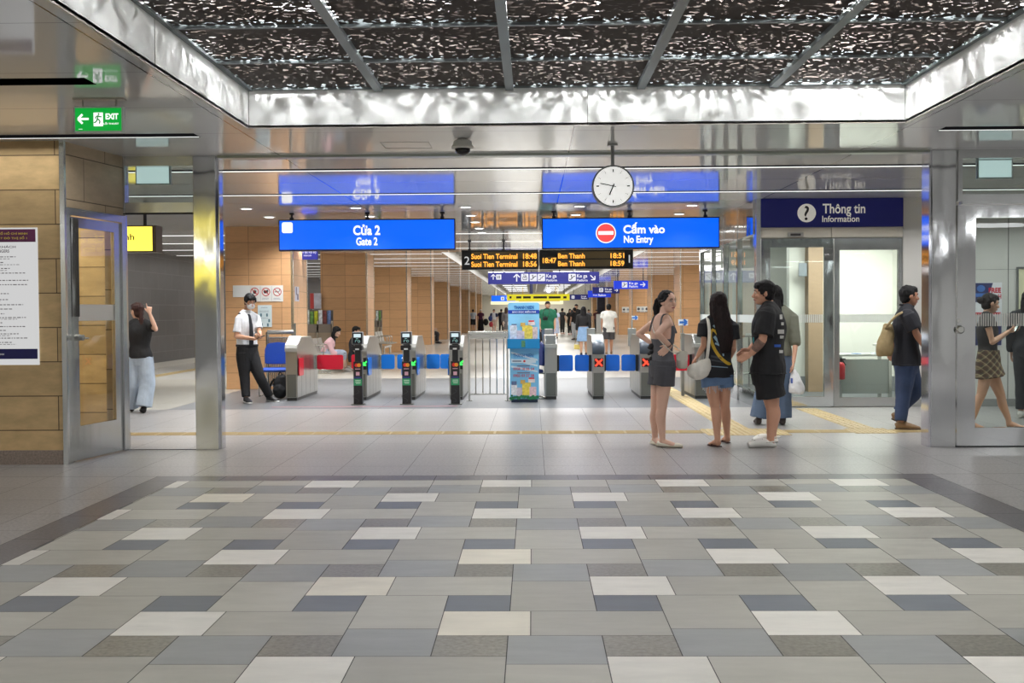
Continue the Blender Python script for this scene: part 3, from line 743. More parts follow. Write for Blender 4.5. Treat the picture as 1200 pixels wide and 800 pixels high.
# poster on the outer office wall
P = thing('promotion_poster', (on_y(1157, 405, IY).x, IY-.016, on_y(1157, 405, IY).z), 'promotional poster with red FREE lettering on the white panel wall', 'poster')
bm = B(); x0, x1, z0, z1 = pr(1140.5, 331, 1173.5, 405, IY); box(bm, x0, x1, IY-.018, IY-.0125, z0, z1); obj('sheet', bm, mat('poster_white', (226,228,234), .4), P)
yq = IY-.0195
bm = B(); x2, x3, z2, z3 = pr(1141, 331.5, 1163, 354, IY); quad(bm, [(x2,yq,z3),(x2,yq,z2),(x2+.18,yq,z2),(x3,yq,z3)]); box(bm, *pr(1141, 382, 1173, 404.5, IY)[:2], yq, yq+.001, *pr(1141, 382, 1173, 404.5, IY)[2:]); obj('navy_fields', bm, mat('poster_navy', (58,62,104), .4), P)
bm = B(); letters(bm, 'FREE', *pr(1158, 337, 1172.5, 343, IY), yq-.001, .03); letters(bm, 'H', *pr(1169, 344.5, 1172.7, 350, IY), yq-.001, .03); box(bm, *pr(1142, 366, 1172, 368.5, IY)[:2], yq-.001, yq, *pr(1142, 366, 1172, 368.5, IY)[2:]); obj('lettering', bm, mat('poster_red', (206,40,60), .4), P)
bm = B(); a = on_y(1149, 338, IY); ell(bm, (a.x, yq, a.z), (.06, .002, .05)); box(bm, a.x-.08, a.x+.06, yq-.001, yq, a.z-.12, a.z-.07); obj('picture', bm, mat('poster_blue', (80,120,190), .4), P)
# opaque window at the very right; cream colour stands for its light
W = setp(thing('window_4', (7.3, IY, 1.1), None, None), kind='structure')
x0, x1, z0, z1 = pr(1192.5, 315, 1225, 470, IY)
bm = B(); box(bm, x0-.03, x0, IY-.03, IY, z0, z1); box(bm, x0-.03, x1, IY-.03, IY, z1, z1+.03); obj('window_frame', bm, STEEL, W)
bm = B(); box(bm, x0, x1, IY-.02, IY-.0125, z0, z1); obj('pane', bm, mat('painted_window_light', (226,224,190), .4), W)
# ------------------------------------------------------------------ hanging signs
SBLUE = mat('sign_blue_lit', (0,60,200), .35, emit=(0,104,255), es=.95)
SWHITE = glow('sign_white_lit', (255,255,255), 1.25)
SFRAME = mat('sign_frame', (24,26,44), .4)
NAVY = mat('navy_sign_lit', (18,22,96), .45, emit=(22,30,140), es=.38)
NWHITE = glow('navy_sign_white', (240,240,250), .95)
HANG = mat('hanger_black', (30,30,38), .4)
def hangers(S, xs, y, z):
    for x in xs:
        bm = B(); rod(bm, (x, y, z), (x, y, CEIL-.02), .018, 10); rod(bm, (x, y, CEIL-.03), (x, y, CEIL), .04, 12); box(bm, x-.03, x+.03, y-.03, y+.03, z, z+.035); obj('hanger', bm, HANG, S)
GY = 18.6
def big_sign(pxr, label, texts, hx):
    x0, x1, z0, z1 = pr(*pxr, GY)
    S = thing('hanging_sign', ((x0+x1)/2, GY+.06, z0), label, 'sign')
    bm = B(); box(bm, x0, x1, GY, GY+.14, z0, z1, .006); obj('housing', bm, SFRAME, S)
    bm = B(); box(bm, x0+.018, x1-.018, GY-.006, GY+.002, z0+.025, z1-.02); obj('light_panel', bm, SBLUE, S)
    bm = B()
    for s, r, bd in texts: letters(bm, s, *pr(*r, GY), GY-.009, bd)
    obj('lettering', bm, SWHITE, S)
    hangers(S, [on_y(q, 250, GY).x for q in hx], GY+.06, z1)
    return S
S = big_sign((326.5, 256.5, 533.5, 293.5), 'blue lit hanging sign reading Cửa 2 Gate 2 over the left ticket gates', [('Cửa 2', (414, 263, 445.5, 275.5), .03), ('Gate 2', (417.5, 278, 442.5, 287.5), .028)], (341, 430, 518))
bm = B(); x0, x1, z0, z1 = pr(330.5, 260.5, 343, 273, GY); prism_y(bm, rrect(x0, x1, z0, z1, .03), GY-.01, GY-.006); obj('white_square', bm, SWHITE, S)
S = big_sign((635, 254.5, 843.5, 291.5), 'blue lit hanging sign reading Cấm vào No Entry with red disc', [('Cấm vào', (730.5, 260.5, 779, 273.5), .03), ('No Entry', (731, 276, 765.5, 287), .028)], (649, 738, 827))
a = on_y(710, 273, GY)
bm = B(); dsc(bm, a.x, a.z, .163, GY-.0085, 40); obj('disc_rim', bm, SWHITE, S)
bm = B(); dsc(bm, a.x, a.z, .148, GY-.0095, 40); obj('red_disc', bm, mat('no_entry_red', (220,60,60), .4, emit=(246,84,84), es=.85), S)
bm = B(); flat(bm, a.x-.122, a.x+.122, a.z-.028, a.z+.03, GY-.0105); obj('white_bar', bm, SWHITE, S)

# departure board
DY = 26.0
ORANGE = glow('led_orange', (255,168,60), 1.9)
x0, x1, z0, z1 = pr(541, 292.3, 742, 315.3, DY)
S = thing('departure_board', ((x0+x1)/2, DY, z0), 'black train departure board with orange dot lettering between the two blue signs', 'display')
xm = on_y(631.5, 303, DY).x
bm = B(); box(bm, x0, xm-.012, DY, DY+.2, z0, z1, .008); box(bm, xm+.012, x1, DY, DY+.2, z0, z1, .008); obj('housing', bm, BLACKP, S)
bm = B()
for r in ((552.5, 294.8, 629, 303), (552.5, 304.8, 629, 313.2), (636, 301, 652, 309), (654, 294.5, 732, 302.5), (654, 304, 732, 312)): 
    q = pr(*r, DY); box(bm, q[0], q[1], DY-.004, DY, q[2], q[3])
obj('display_strips', bm, mat('led_off', (70,60,44), .4, emit=(90,74,40), es=.25), S)
for s, r in (('Suoi Tien Terminal', (552.3,297.2,606.3,303.4)), ('18:48', (613,296.8,629,303.2)), ('Suoi Tien Terminal', (552.3,306.4,606.3,312.6)), ('18:56', (613,306,629,312.4)),
             ('18:47', (636,302,652,308.2)), ('Ben Thanh', (654,296.8,685.3,302.8)), ('18:51', (715.5,296.4,731.5,302.4)), ('Ben Thanh', (654,305.8,685.3,311.8)), ('18:59', (715.5,305.5,731.5,311.6))):
    bm = B(); letters(bm, s, *pr(*r, DY), DY-.008, .02); obj('led_lettering', bm, ORANGE, S)
for s, r in (('2', (544, 300.5, 550.5, 310)), ('1', (736, 298.7, 739, 307.6))): bm = B(); letters(bm, s, *pr(*r, DY), DY-.006, .004, 'u'); obj('platform_number', bm, glow('board_white', (225,225,225), .8), S)
hangers(S, [on_y(q, 290, DY).x for q in (550, 590, 680, 733)], DY+.1, z1)

# platform direction signs
def pict(bm, px, py, h, Y, kind):
    """white pictogram tile with a dark glyph (separate bm list)"""
    a = on_y(px, py, Y); s = h*Y/F/2
    prism_y(bm[0], rrect(a.x-s, a.x+s, a.z-s, a.z+s, s*.2, 3), Y-.006, Y-.002)
    y = Y-.0075
    if kind == 'lift': stroke(bm[1], [(a.x-s*.5,a.z-s*.6),(a.x-s*.5,a.z+s*.2),(a.x+s*.5,a.z+s*.2),(a.x+s*.5,a.z-s*.6),(a.x-s*.5,a.z-s*.6)], s*.16, y); arrow(bm[1], a.x-s*.25, a.z+s*.58, s*.6, 90, y-.001); arrow(bm[1], a.x+s*.25, a.z+s*.58, s*.6, -90, y-.002); dsc(bm[1], a.x, a.z-s*.1, s*.16, y, 10)
    elif kind == 'esc': stroke(bm[1], [(a.x-s*.8,a.z-s*.5),(a.x-s*.3,a.z-s*.5),(a.x+s*.35,a.z+s*.3),(a.x+s*.8,a.z+s*.3)], s*.22, y); dsc(bm[1], a.x-s*.2, a.z+s*.55, s*.18, y, 10); stroke(bm[1], [(a.x-s*.2,a.z+s*.35),(a.x-s*.15,a.z-s*.1)], s*.22, y-.001)
    elif kind == 'stairs': stroke(bm[1], [(a.x-s*.8,a.z-s*.6),(a.x-s*.3,a.z-s*.6),(a.x-s*.3,a.z-s*.15),(a.x+s*.2,a.z-s*.15),(a.x+s*.2,a.z+s*.3),(a.x+s*.75,a.z+s*.3)], s*.16, y); dsc(bm[1], a.x-s*.35, a.z+s*.5, s*.17, y, 10)
    else: 
        for q in (-.3, .3): dsc(bm[1], a.x+q*s, a.z+s*.4, s*.18, y, 10); stroke(bm[1], [(a.x+q*s,a.z+s*.2),(a.x+q*s,a.z-s*.6)], s*.3, y)
def nav_sign(name, pxr, Y, label, items, mtl=NAVY, hx=(), white=NWHITE):
    x0, x1, z0, z1 = pr(*pxr, Y)
    S = thing(name, ((x0+x1)/2, Y, z0), label, 'sign')
    bm = B(); box(bm, x0, x1, Y, Y+.14, z0, z1, .008); obj('panel', bm, mtl, S)
    for it in items:
        t = B()
        if it[0] == 'p': 
            g = B(); pict((t, g), it[1], it[2], it[3], Y, it[4]); o = obj('pictogram', t, white, S); obj('glyph', g, mat('glyph_dark', (40,44,60), .5), o)
        elif it[0] == 'a': a = on_y(it[1], it[2], Y); arrow(t, a.x, a.z, it[3]*Y/F, it[4], Y-.004); obj('arrow', t, white, S)
        elif it[0] == 't': letters(t, it[1], *pr(*it[2], Y), Y-.004, .02); obj('lettering', t, white, S)
    ce = CEIL if not (-2.46 < (x0+x1)/2 < 3.06 and Y > 31) else BAYZ-.02
    for q in hx:
        x = on_y(q, 330, Y).x; bm = B(); rod(bm, (x, Y+.07, z1), (x, Y+.07, ce), .02, 8); obj('hanger', bm, HANG, S)
    return S
nav_sign('platform_sign', (572, 318.7, 702.3, 332.5), 40.8, 'wide navy Ke ga Platform sign with pictograms below the departure board', [('a', 578, 324.5, 6, 90), ('p', 584.5, 324.5, 6, 'wc'), ('a', 605.5, 325.5, 8.5, 90), ('p', 615, 325, 8.6, 'lift'), ('p', 625, 325, 8.6, 'esc'), ('p', 634.5, 325, 8.6, 'stairs'), ('t', 'Ke ga', (640, 321, 652.3, 326.5)), ('t', 'Platform', (640, 326.8, 652.8, 329.6)), ('p', 670.5, 325, 8.6, 'esc'), ('t', 'Ke ga', (676, 321, 688.3, 326.5)), ('t', 'Platform', (676, 326.8, 688.5, 329.6)), ('a', 694.5, 325, 7.5, -45)], hx=(578, 617, 656, 695))
nav_sign('platform_sign', (719.3, 328.8, 759.5, 338.4), 50, 'bright blue Ke ga Platform sign with right arrow, nearest on the right', [('p', 732, 333.6, 6.4, 'esc'), ('t', 'Ke ga', (737.3, 330.3, 747.5, 333.8)), ('t', 'Platform', (737.3, 334, 747.5, 336.8)), ('a', 753, 333.4, 6, 0)], mtl=mat('blue_sign_bright', (24,50,180), .4, emit=(26,62,214), es=.75), hx=(724, 754))
nav_sign('platform_sign', (694.3, 336.2, 726, 343.8), 62, 'dim navy sign with arrow behind the bright right-hand platform sign', [('p', 704.5, 339.8, 4.6, 'lift'), ('t', 'Ke ga', (709, 337.6, 717, 340.2)), ('t', 'Platform', (709, 340.6, 717, 342.4)), ('a', 722, 340, 4, 0)], mtl=mat('navy_dim', (30,34,100), .4, emit=(30,34,110), es=.5), hx=(699, 722))
nav_sign('platform_sign', (689, 340.4, 716, 348.3), 72, 'blue platform sign partly hidden behind the dim navy sign', [('t', 'Platform', (701, 344.5, 710, 347)), ('t', 'Ke ga', (695, 344.8, 699.5, 346.8))], mtl=MATS['blue_sign_bright'], hx=(692,))
nav_sign('platform_sign', (667, 345, 690, 351), 82, 'small far navy sign right of the yellow banner', [('p', 671.5, 348, 3.4, 'wc'), ('t', 'Ke ga', (681, 346.4, 687, 348)), ('t', 'Platform', (681, 348.5, 688, 350))], mtl=MATS['navy_dim'], hx=(672, 686))
nav_sign('platform_sign', (576, 346.3, 604, 353), 78, 'far bright blue lit sign left of the yellow banner', [('p', 589, 349.7, 4, 'wc'), ('t', 'Gate', (593, 347.6, 598, 350))], mtl=SBLUE, hx=(580, 600))
S = nav_sign('banner_sign', (594, 344.6, 667.5, 352.2), 70, 'long yellow lit banner sign at the far end of the hall', [], mtl=mat('yellow_sign', (200,190,30), .4, emit=(214,202,36), es=.85), hx=(600, 661))
bm = B()
for a, b in ((597,599.5),(605,611),(613,622),(625,641),(643,657),(660,664)): q = pr(a, 347, b, 349.6, 70); flat(bm, q[0], q[1], q[2], q[3], 69.995)
obj('lettering', bm, mat('banner_black', (40,40,20), .5), S)
# lit shopfront strip under the banner and the far kiosks
bm = B(); q = pr(575, 352.5, 660, 356.5, 88); box(bm, q[0], q[1], 88, 88.4, q[2], q[3]); [rod(bm, (x_, 88.2, q[3]), (x_, 88.2, BAYZ-.02 if -2.4 < x_ < 3 else CEIL), .03, 8) for x_ in (q[0]+.4, q[1]-.4)]; o = obj('light_box', bm, glow('cream_box', (255,250,205), 1.1)); setp(o, 'cream lit fascia strip below the far yellow banner', 'sign')
bm = B(); q = pr(608, 350.8, 656, 353, 84); box(bm, q[0], q[1], 84, 84.2, q[2], q[3]); [rod(bm, (x_, 84.1, q[3]), (x_, 84.1, BAYZ-.02), .02, 8) for x_ in (q[0]+.3, q[1]-.3)]
o = obj('light_box', bm, glow('orange_strip', (236,190,60), .8)); setp(o, 'thin orange display strip just under the yellow banner', 'display')
# booth at the far end
bm = B(); q = pr(700, 345, 709, 380, 88); box(bm, q[0], q[1], 88, 88.6, 0, q[3]); o = obj('advertising_pillar', bm, mat('ad_dark', (60,58,70), .4, nz=(1.4, .6))); setp(o, 'dark advertising pillar beside the far right wood wall', 'advertisement')
bm = B(); q = pr(699, 368, 706.5, 382, 80); box(bm, q[0], q[1], 80, 80.4, 0, q[3]); o = obj('white_cabinet', bm, mat('cab_white', (226,226,222), .4)); setp(o, 'small white cabinet in front of the dark advertising pillar', 'cabinet')

# yellow platform sign in the left passage
YY = 17.0
x0, x1, z0, z1 = pr(122, 265.5, 178.5, 294, YY)
S = thing('lit_sign', ((x0+x1)/2, YY, z0), 'yellow lit sign in the left passage, ending in h', 'sign')
bm = B(); box(bm, x0-.03, x1+.055, YY, YY+.3, z0-.02, z1+.02, .006); obj('housing', bm, mat('sign_brown', (62,52,44), .4), S)
bm = B(); box(bm, x0, x1, YY-.006, YY+.001, z0, z1); obj('light_panel', bm, mat('sign_yellow_lit', (230,210,60), .4, emit=(255,236,92), es=1.25), S)
bm = B(); letters(bm, 'Bến Thành', *pr(103, 271.5, 157.5, 281.5, YY), YY-.009, .01); obj('lettering', bm, mat('sign_text_dark', (60,52,30), .5), S)
bm = B(); x = on_y(166, 255, YY).x; rod(bm, (x, YY+.15, z1), (x, YY+.15, CEIL), .025); rod(bm, (x, YY+.15, CEIL-.02), (x, YY+.15, CEIL), .05); obj('hanger', bm, HANG, S)

# hanging sign of the same kind in the hall behind the viewer (it mirrors in the left column)
S = thing('lit_sign', (-8.6, -6, 2.2), 'yellow lit sign hanging in the hall behind the viewer', 'sign')
bm = B(); box(bm, -10.2, -7.2, -6.3, -6, 2.15, 2.85, .006); obj('housing', bm, mat('sign_brown', (62,52,44), .4), S)
bm = B(); box(bm, -10.17, -7.23, -6.001, -5.994, 2.18, 2.82); obj('light_panel', bm, MATS['sign_yellow_lit'], S)
bm = B()
for x in (-9.8, -7.6): rod(bm, (x, -6.15, 2.85), (x, -6.15, CEIL), .025)
obj('hanger', bm, HANG, S)
# exit signs
EY = 8.65
x0, x1, z0, z1 = pr(86.5, 124.5, 144, 155, EY)
S = thing('exit_sign', ((x0+x1)/2, EY, z0), 'green lit EXIT sign with left arrow hanging from the left ceiling', 'exit sign')
bm = B(); box(bm, x0, x1, EY, EY+.06, z0, z1, .006); obj('housing', bm, mat('exit_frame', (206,214,208), .35), S)
bm = B(); box(bm, x0+.012, x1-.012, EY-.004, EY, z0+.012, z1-.014); obj('light_panel', bm, mat('exit_green', (0,130,60), .4, emit=(0,166,52), es=.85), S)
bm = B(); y = EY-.006
a = on_y(98, 139.5, EY); arrow(bm, a.x, a.z, .082, 180, y, .2)
letters(bm, 'EXIT', *pr(124, 133, 139, 140, EY), y, .035); letters(bm, 'LỐI THOÁT', *pr(121.5, 143, 139.5, 146, EY), y, .02)
flat(bm, *pr(110, 132, 121, 148, EY), y); flat(bm, *pr(92.5, 151.2, 97, 151.7, EY), y)
obj('lettering', bm, glow('exit_white', (255,255,255), 1.2), S)
bm = B(); a = on_y(115.5, 140, EY); u = .0065; y = EY-.0075       # running figure in the doorway
dsc(bm, a.x+.5*u, a.z+6.2*u, 1.15*u, y, 12)
for pts in ([(0,4.6),(-.8,.6)], [(-.8,.6),(2,-1.6),(1.4,-5.2)], [(-.8,.6),(-2.2,-2.6),(-5,-4)], [(0,4.2),(2.6,2.6),(4,3.4)], [(0,4.2),(-2.6,3),(-2.8,.8)]):
    stroke(bm, [(a.x+p*u, a.z+q*u) for p, q in pts], 1.5*u, y); y -= .0003
obj('running_figure', bm, mat('exit_green_dark', (0,120,50), .4, emit=(0,140,44), es=.7), S)
bm = B(); box(bm, x0-.005, x1+.005, EY-.01, EY+.07, CEIL-.012, CEIL); 
for x in (x0+.06, x1-.06): rod(bm, (x, EY+.03, z1), (x, EY+.03, CEIL-.01), .007, 8)
obj('ceiling_plate', bm, mat('exit_plate', (170,166,158), .3, .6), S)
for pxr, Y, lab in (((158.5, 192.8, 199.5, 216.5), 12.02, 'blank pale lit back of an exit sign in the left transom window'), ((1145.5, 186, 1187, 209.3), 12.02, 'blank pale lit back of an exit sign in the right transom window')):
    x0, x1, z0, z1 = pr(*pxr, Y)
    S = thing('exit_sign', ((x0+x1)/2, Y, z0), lab, 'exit sign')
    bm = B(); box(bm, x0, x1, Y, Y+.05, z0, z1, .006); obj('housing', bm, mat('exit_back_frame', (196,206,206), .3), S)
    bm = B(); box(bm, x0+.015, x1-.015, Y-.004, Y, z0+.015, z1-.015); obj('light_panel', bm, mat('exit_back', (200,215,215), .4, emit=(206,226,226), es=.8), S)
    bm = B()
    for x in (x0+.07, x1-.07): rod(bm, (x, Y+.025, z1), (x, Y+.025, CEIL), .007, 8)
    obj('hanger', bm, RAIL, S)

# clock
KY = 11.2
c = on_y(718.5, 218, KY)
S = thing('wall_clock', (c.x, KY, c.z), 'round white station clock hanging from the ceiling on a rod', 'clock')
R_ = 24.6*KY/F
bm = B(); disc_y(bm, (c.x, c.z), R_, KY, KY+.12, 56); obj('case', bm, mat('clock_case', (120,122,122), .35, .5), S, False)
bm = B(); disc_y(bm, (c.x, c.z), R_*.92, KY-.006, KY, 56); obj('dial', bm, mat('clock_dial', (240,240,238), .4, emit=(250,250,246), es=.62), S)
bm = B(); y = KY-.008
for q in range(12):
    a = PI/2-q*PI/6; r0, r1, w = (R_*.66, R_*.8, .013) if q % 3 == 0 else (R_*.66, R_*.82, .005)
    stroke(bm, [(c.x+r0*math.cos(a), c.z+r0*math.sin(a)), (c.x+r1*math.cos(a), c.z+r1*math.sin(a))], w, y)
obj('hour_marks', bm, mat('clock_marks', (60,62,66), .5), S)
for nm, ang, r0, r1, w, yy in (('minute_hand', 90-47*6, -.14, .63, .009, KY-.011), ('hour_hand', 90-(6+47/60)*30, -.12, .46, .013, KY-.014)):
    a = math.radians(ang); bm = B(); stroke(bm, [(c.x+R_*r0*math.cos(a), c.z+R_*r0*math.sin(a)), (c.x+R_*r1*math.cos(a), c.z+R_*r1*math.sin(a))], w, yy); obj(nm, bm, mat('clock_hand', (40,42,46), .4), S)
bm = B(); rod(bm, (c.x, KY+.06, c.z+R_*.97), (c.x, KY+.06, CEIL), .017, 12); rod(bm, (c.x, KY+.06, CEIL-.02), (c.x, KY+.06, CEIL), .05, 20); obj('hanging_rod', bm, mat('clock_rod', (150,152,150), .3, .8), S)
KY2 = 60; c = on_y(643, 340, KY2); R2 = 3.6*KY2/F
S = thing('wall_clock', (c.x, KY2, c.z), 'small far round white clock above the yellow banner', 'clock')
bm = B(); disc_y(bm, (c.x, c.z), R2, KY2, KY2+.1, 30); obj('case', bm, MATS['clock_case'], S)
bm = B(); disc_y(bm, (c.x, c.z), R2*.94, KY2-.01, KY2, 30); obj('dial', bm, glow('far_dial', (255,255,255), 1.1), S)
bm = B(); rod(bm, (c.x, KY2+.05, c.z+R2), (c.x, KY2+.05, BAYZ-.3), .02, 8); obj('hanging_rod', bm, HANG, S)
c2 = on_y(622.5, 340, 52)
bm = B(); rod(bm, (c2.x, 52, c2.z-.16), (c2.x, 52, c2.z+.3), .075, 14); rod(bm, (c2.x, 52, c2.z+.3), (c2.x, 52, BAYZ-.3), .02, 8); o = obj('camera_post', bm, mat('cam_navy', (36,40,70), .4)); setp(o, 'dark cylindrical camera on a rod hanging above the yellow banner', 'security camera')

# dome camera
a = on_z(542, 163, CEIL)
S = thing('security_camera', (a.x, a.y, CEIL-.16), 'white dome security camera with dark lens under the front ceiling', 'security camera')
bm = B(); lathe(bm, (a.x, a.y, CEIL), [(.04,0),(.085,-.02),(.095,-.06),(.105,-.07),(.105,-.082),(.08,-.09)], 28); obj('dome_housing', bm, mat('camera_white', (216,214,206), .35), S, True)
bm = B(); lathe(bm, (a.x, a.y, CEIL), [(.076,-.085),(.07,-.115),(.05,-.142),(.02,-.155),(.005,-.157)], 28); obj('dome_lens', bm, mat('dome_black', (8,8,10), .06), S, True)
# access hatch outline
bm = B(); a = on_z(445, 166.5, CEIL); b = on_z(507, 173.5, CEIL)
for q in ((a.x,a.y,b.x,a.y+.008),(a.x,b.y-.008,b.x,b.y),(a.x,a.y,a.x+.008,b.y),(b.x-.008,a.y,b.x,b.y)): box(bm, q[0], q[2], q[1], q[3], CEIL-.002, CEIL)
o = obj('ceiling_hatch', bm, mat('hatch_line', (110,108,102), .5)); setp(o, kind='structure'); o.name = 'trim_27'

# downlights
DLX, DLY = [-4.45, -2.74, -1.03, .74, 2.48], [17.8, 19.35, 20.75, 22.3, 23.5]
DLM = glow('downlight_disc', (255,255,250), 7.0); DLR = mat('downlight_ring', (226,224,218), .4)
col_n = ['leftmost', 'second from the left', 'centre', 'fourth from the left', 'rightmost']
for j, y in enumerate(DLY):
    for i, x in enumerate(DLX):
        S = thing('downlight', (x, y, CEIL-.01), 'round downlight before the gates, %s column, %s row from the front' % (col_n[i], ORD[j]), 'ceiling light', 'round downlights over the ticket gates')
        bm = B(); lathe(bm, (x, y, CEIL), [(.1,0),(.1,-.008),(.08,-.01),(.078,0)], 24); obj('trim_ring', bm, DLR, S)
        bm = B(); rod(bm, (x, y, CEIL-.007), (x, y, CEIL-.003), .078, 24); obj('lens', bm, DLM, S)

# ------------------------------------------------------------------ ticket gates
GS = steel('gate_steel', (172,172,168), .3, .1, False)
GSD = mat('gate_kick_panel', (112,114,108), .35, .7)
GCAP = mat('gate_cap_dark', (72,80,90), .3)
GCAPL = mat('gate_cap_light', (178,178,172), .3, .5)
def flap_panel(bm, x0, x1, y, z0, z1, t=.02): prism_y(bm, rrect(min(x0,x1), max(x0,x1), z0, z1, .035), y, y+t)
def flap_side(bm, y0, y1, x, z0, z1, t=.014):
    prof = rrect(y0, y1, z0, z1, .04); prism_x(bm, prof, x, x+t)
BLUEF = mat('flap_blue', (30,128,230), .3, spec=.5); REDF = mat('flap_red', (206,28,52), .3, spec=.5); BLUEF2 = mat('flap_deep_blue', (14,104,212), .3)
GREENX = glow('arrow_green', (60,255,90), 2.2); REDX = glow('cross_red', (255,64,40), 2.2)
def gate(x0, x1, label, kind, flaps, col, y0=18.56, L=1.8, arms=(1,1)):
    """kind: entry (slanted steel nose) or exit (dark rounded cap); flaps: (left length, right length)"""
    xc = (x0+x1)/2
    S = thing('ticket_gate', (xc, y0+L/2, 0), label, 'ticket gate', 'ticket gates')
    top = 1.03
    if kind == 'entry': prof = [(y0+.02,.05),(y0+.02,.8),(y0-.0,.86),(y0+.02,.9),(y0+.3,top),(y0+1.2,top),(y0+L,.74),(y0+L,.05)]
    else: prof = [(y0+.02,.05),(y0+.02,.62),(y0+.02,.86),(y0+.12,.94),(y0+.3,top),(y0+1.5,top),(y0+L,.9),(y0+L,.05)]
    bm = B(); prism_x(bm, prof, x0, x1, .006); obj('housing', bm, GS, S)
    bm = B(); box(bm, x0+.015, x1-.015, y0+.03, y0+L-.02, 0, .05); obj('plinth', bm, mat('gate_plinth', (60,60,58), .4), S)
    bm = B()
    for k in range(1, 5):
        yy = y0+L*k/5
        for xx in (x0-.001, x1-.001): box(bm, xx, xx+.002, yy, yy+.006, .06, .72)
    for xx in (x0-.001, x1-.001): box(bm, xx, xx+.002, y0+.03, y0+L-.01, .655, .66)
    obj('panel_joints', bm, mat('gate_joint', (96,96,94), .4), S)
    bm = B(); box(bm, x0+.022, x1-.022, y0+.006, y0+.022, .06, .43); obj('kick_panel', bm, GSD, S)
    if kind == 'entry':
        bm = B(); prism_x(bm, [(y0-.02,.8),(y0-.025,.86),(y0+.0,.915),(y0+.32,top+.018),(y0+.32,top+.003),(y0+.02,.895),(y0,.86),(y0+.0,.8)], x0-.004, x1+.004); obj('nose_cap', bm, GCAPL, S)
        bm = B()
        for k in range(6):
            t0 = k/6; a = (y0+.0+.32*t0, .915+(top-.897)*t0); b = (y0+.0+.32*(t0+.1), .915+(top-.897)*(t0+.1))
            prism_x(bm, [(a[0],a[1]+.004),(b[0],b[1]+.004),(b[0],b[1]-.05),(a[0],a[1]-.05)], x1-.02, x1+.008)
        obj('nose_ribs', bm, mat('nose_rib', (210,210,206), .25, .2), S)
        if kind == 'entry' and col == 'blue':
            bm = B(); box(bm, x1-.055, x1-.005, y0+.002, y0+.022, .5, .69); obj('indicator', bm, BLACKP, S)
            bm = B(); arrow(bm, x1-.028, .605, .085, -135, y0-.002, .26); obj('indicator_arrow', bm, GREENX, S)
    elif kind == 'exit':
        bm = B(); tube(bm, [(xc,y0+.01,.74),(xc,y0-.005,.82),(xc,y0+.03,.885),(xc,y0+.12,.905)], [(.1,.04),(.1,.05),(.1,.05),(.095,.03)], side=(1,0,0), n=20); obj('nose_cap', bm, GCAP, S, True)
        bm = B(); prism_x(bm, [(y0+.06,.9),(y0+.22,1.035),(y0+.3,1.05),(y0+.3,.9)], x0+.015, x1-.015, .008); obj('reader_hood', bm, mat('hood_grey', (188,190,188), .3, .4), S)
        bm = B(); quad(bm, [(x0+.04,y0+.078,.925),(x1-.04,y0+.078,.925),(x1-.04,y0+.2,1.026),(x0+.04,y0+.2,1.026)]); obj('reader_window', bm, mat('reader_pale', (206,216,224), .2), S)
        bm = B(); quad(bm, [(x0+.05,y0+.085,.94),(x1-.05,y0+.085,.94),(x1-.05,y0+.1,.953),(x0+.05,y0+.1,.953)]); bmesh.ops.translate(bm, verts=bm.verts[:], vec=(0,-.008,.006)); obj('reader_slot', bm, BLACKP, S)
        bm = B(); box(bm, x0+.035, x1-.02, y0+.002, y0+.022, .525, .665); obj('indicator', bm, mat('indicator_dark', (60,10,10), .3), S)
        bm = B(); cz = .595; cx = xc+.008; stroke(bm, [(cx-.055,cz-.055),(cx+.055,cz+.055)], .026, y0-.002); stroke(bm, [(cx-.055,cz+.055),(cx+.055,cz-.055)], .026, y0-.003); obj('indicator_cross', bm, REDX, S)
    else:
        bm = B(); box(bm, x0-.004, x1+.004, y0-.02, y0+.3, .83, .9, .012); obj('nose_cap', bm, GCAPL, S)
        bm = B(); box(bm, x0+.02, x1-.02, y0+.02, y0+.14, .9, 1.04, .004); obj('reader_hood', bm, mat('hood_dull', (150,152,148), .35, .6), S)
    m = {'blue': BLUEF, 'red': REDF, 'deep': BLUEF2}[col]
    zf0, zf1 = (.435, .69) if kind == 'entry' else (.44, .71)
    yf = y0+1.55 if kind == 'entry' else y0+.34
    if flaps[0]:
        bm = B(); flap_panel(bm, x0-.035, x0-.035-flaps[0], yf, zf0, zf1); obj('flap', bm, m, S)
        bm = B(); box(bm, x0-.04, x0, yf-.05, yf+.07, zf0-.0, zf1); obj('flap_hinge', bm, BLACKP if kind != 'entry' else RAIL, S)
    if flaps[1]:
        bm = B(); flap_panel(bm, x1+.035, x1+.035+flaps[1], yf, zf0, zf1); obj('flap', bm, m, S)
        bm = B(); box(bm, x1, x1+.04, yf-.05, yf+.07, zf0, zf1); obj('flap_hinge', bm, BLACKP if kind != 'entry' else RAIL, S)
    if kind == 'entry':     # near pair of flaps stands open, along the sides
        if flaps[1]: bm = B(); flap_side(bm, y0+.06, y0+.42, x1+.012, .4, .69); obj('flap', bm, m, S)
        if flaps[0]: bm = B(); flap_side(bm, y0+.06, y0+.42, x0-.026, .4, .69); obj('flap', bm, m, S)
    return S
gate(-4.02, -3.83, 'leftmost ticket gate, with red flaps, beside the blue chair', 'entry', (0, .46), 'red', y0=18.5)
gate(-2.9, -2.705, 'ticket gate with blue flaps behind the left card reader post', 'entry', (0, .235), 'blue')
bm = B(); flap_panel(bm, -2.935, -3.2, 20.11, .435, .69); o = obj('flap', bm, REDF, bpy.data.objects['ticket_gate.001'], label='red flap on its left side')
gate(-2.12, -1.905, 'ticket gate with blue flaps behind the middle card reader post', 'entry', (.235, .235), 'blue')
gate(-1.36, -1.135, 'ticket gate behind the right card reader post, next to the railing', 'entry', (.235, 0), 'blue')
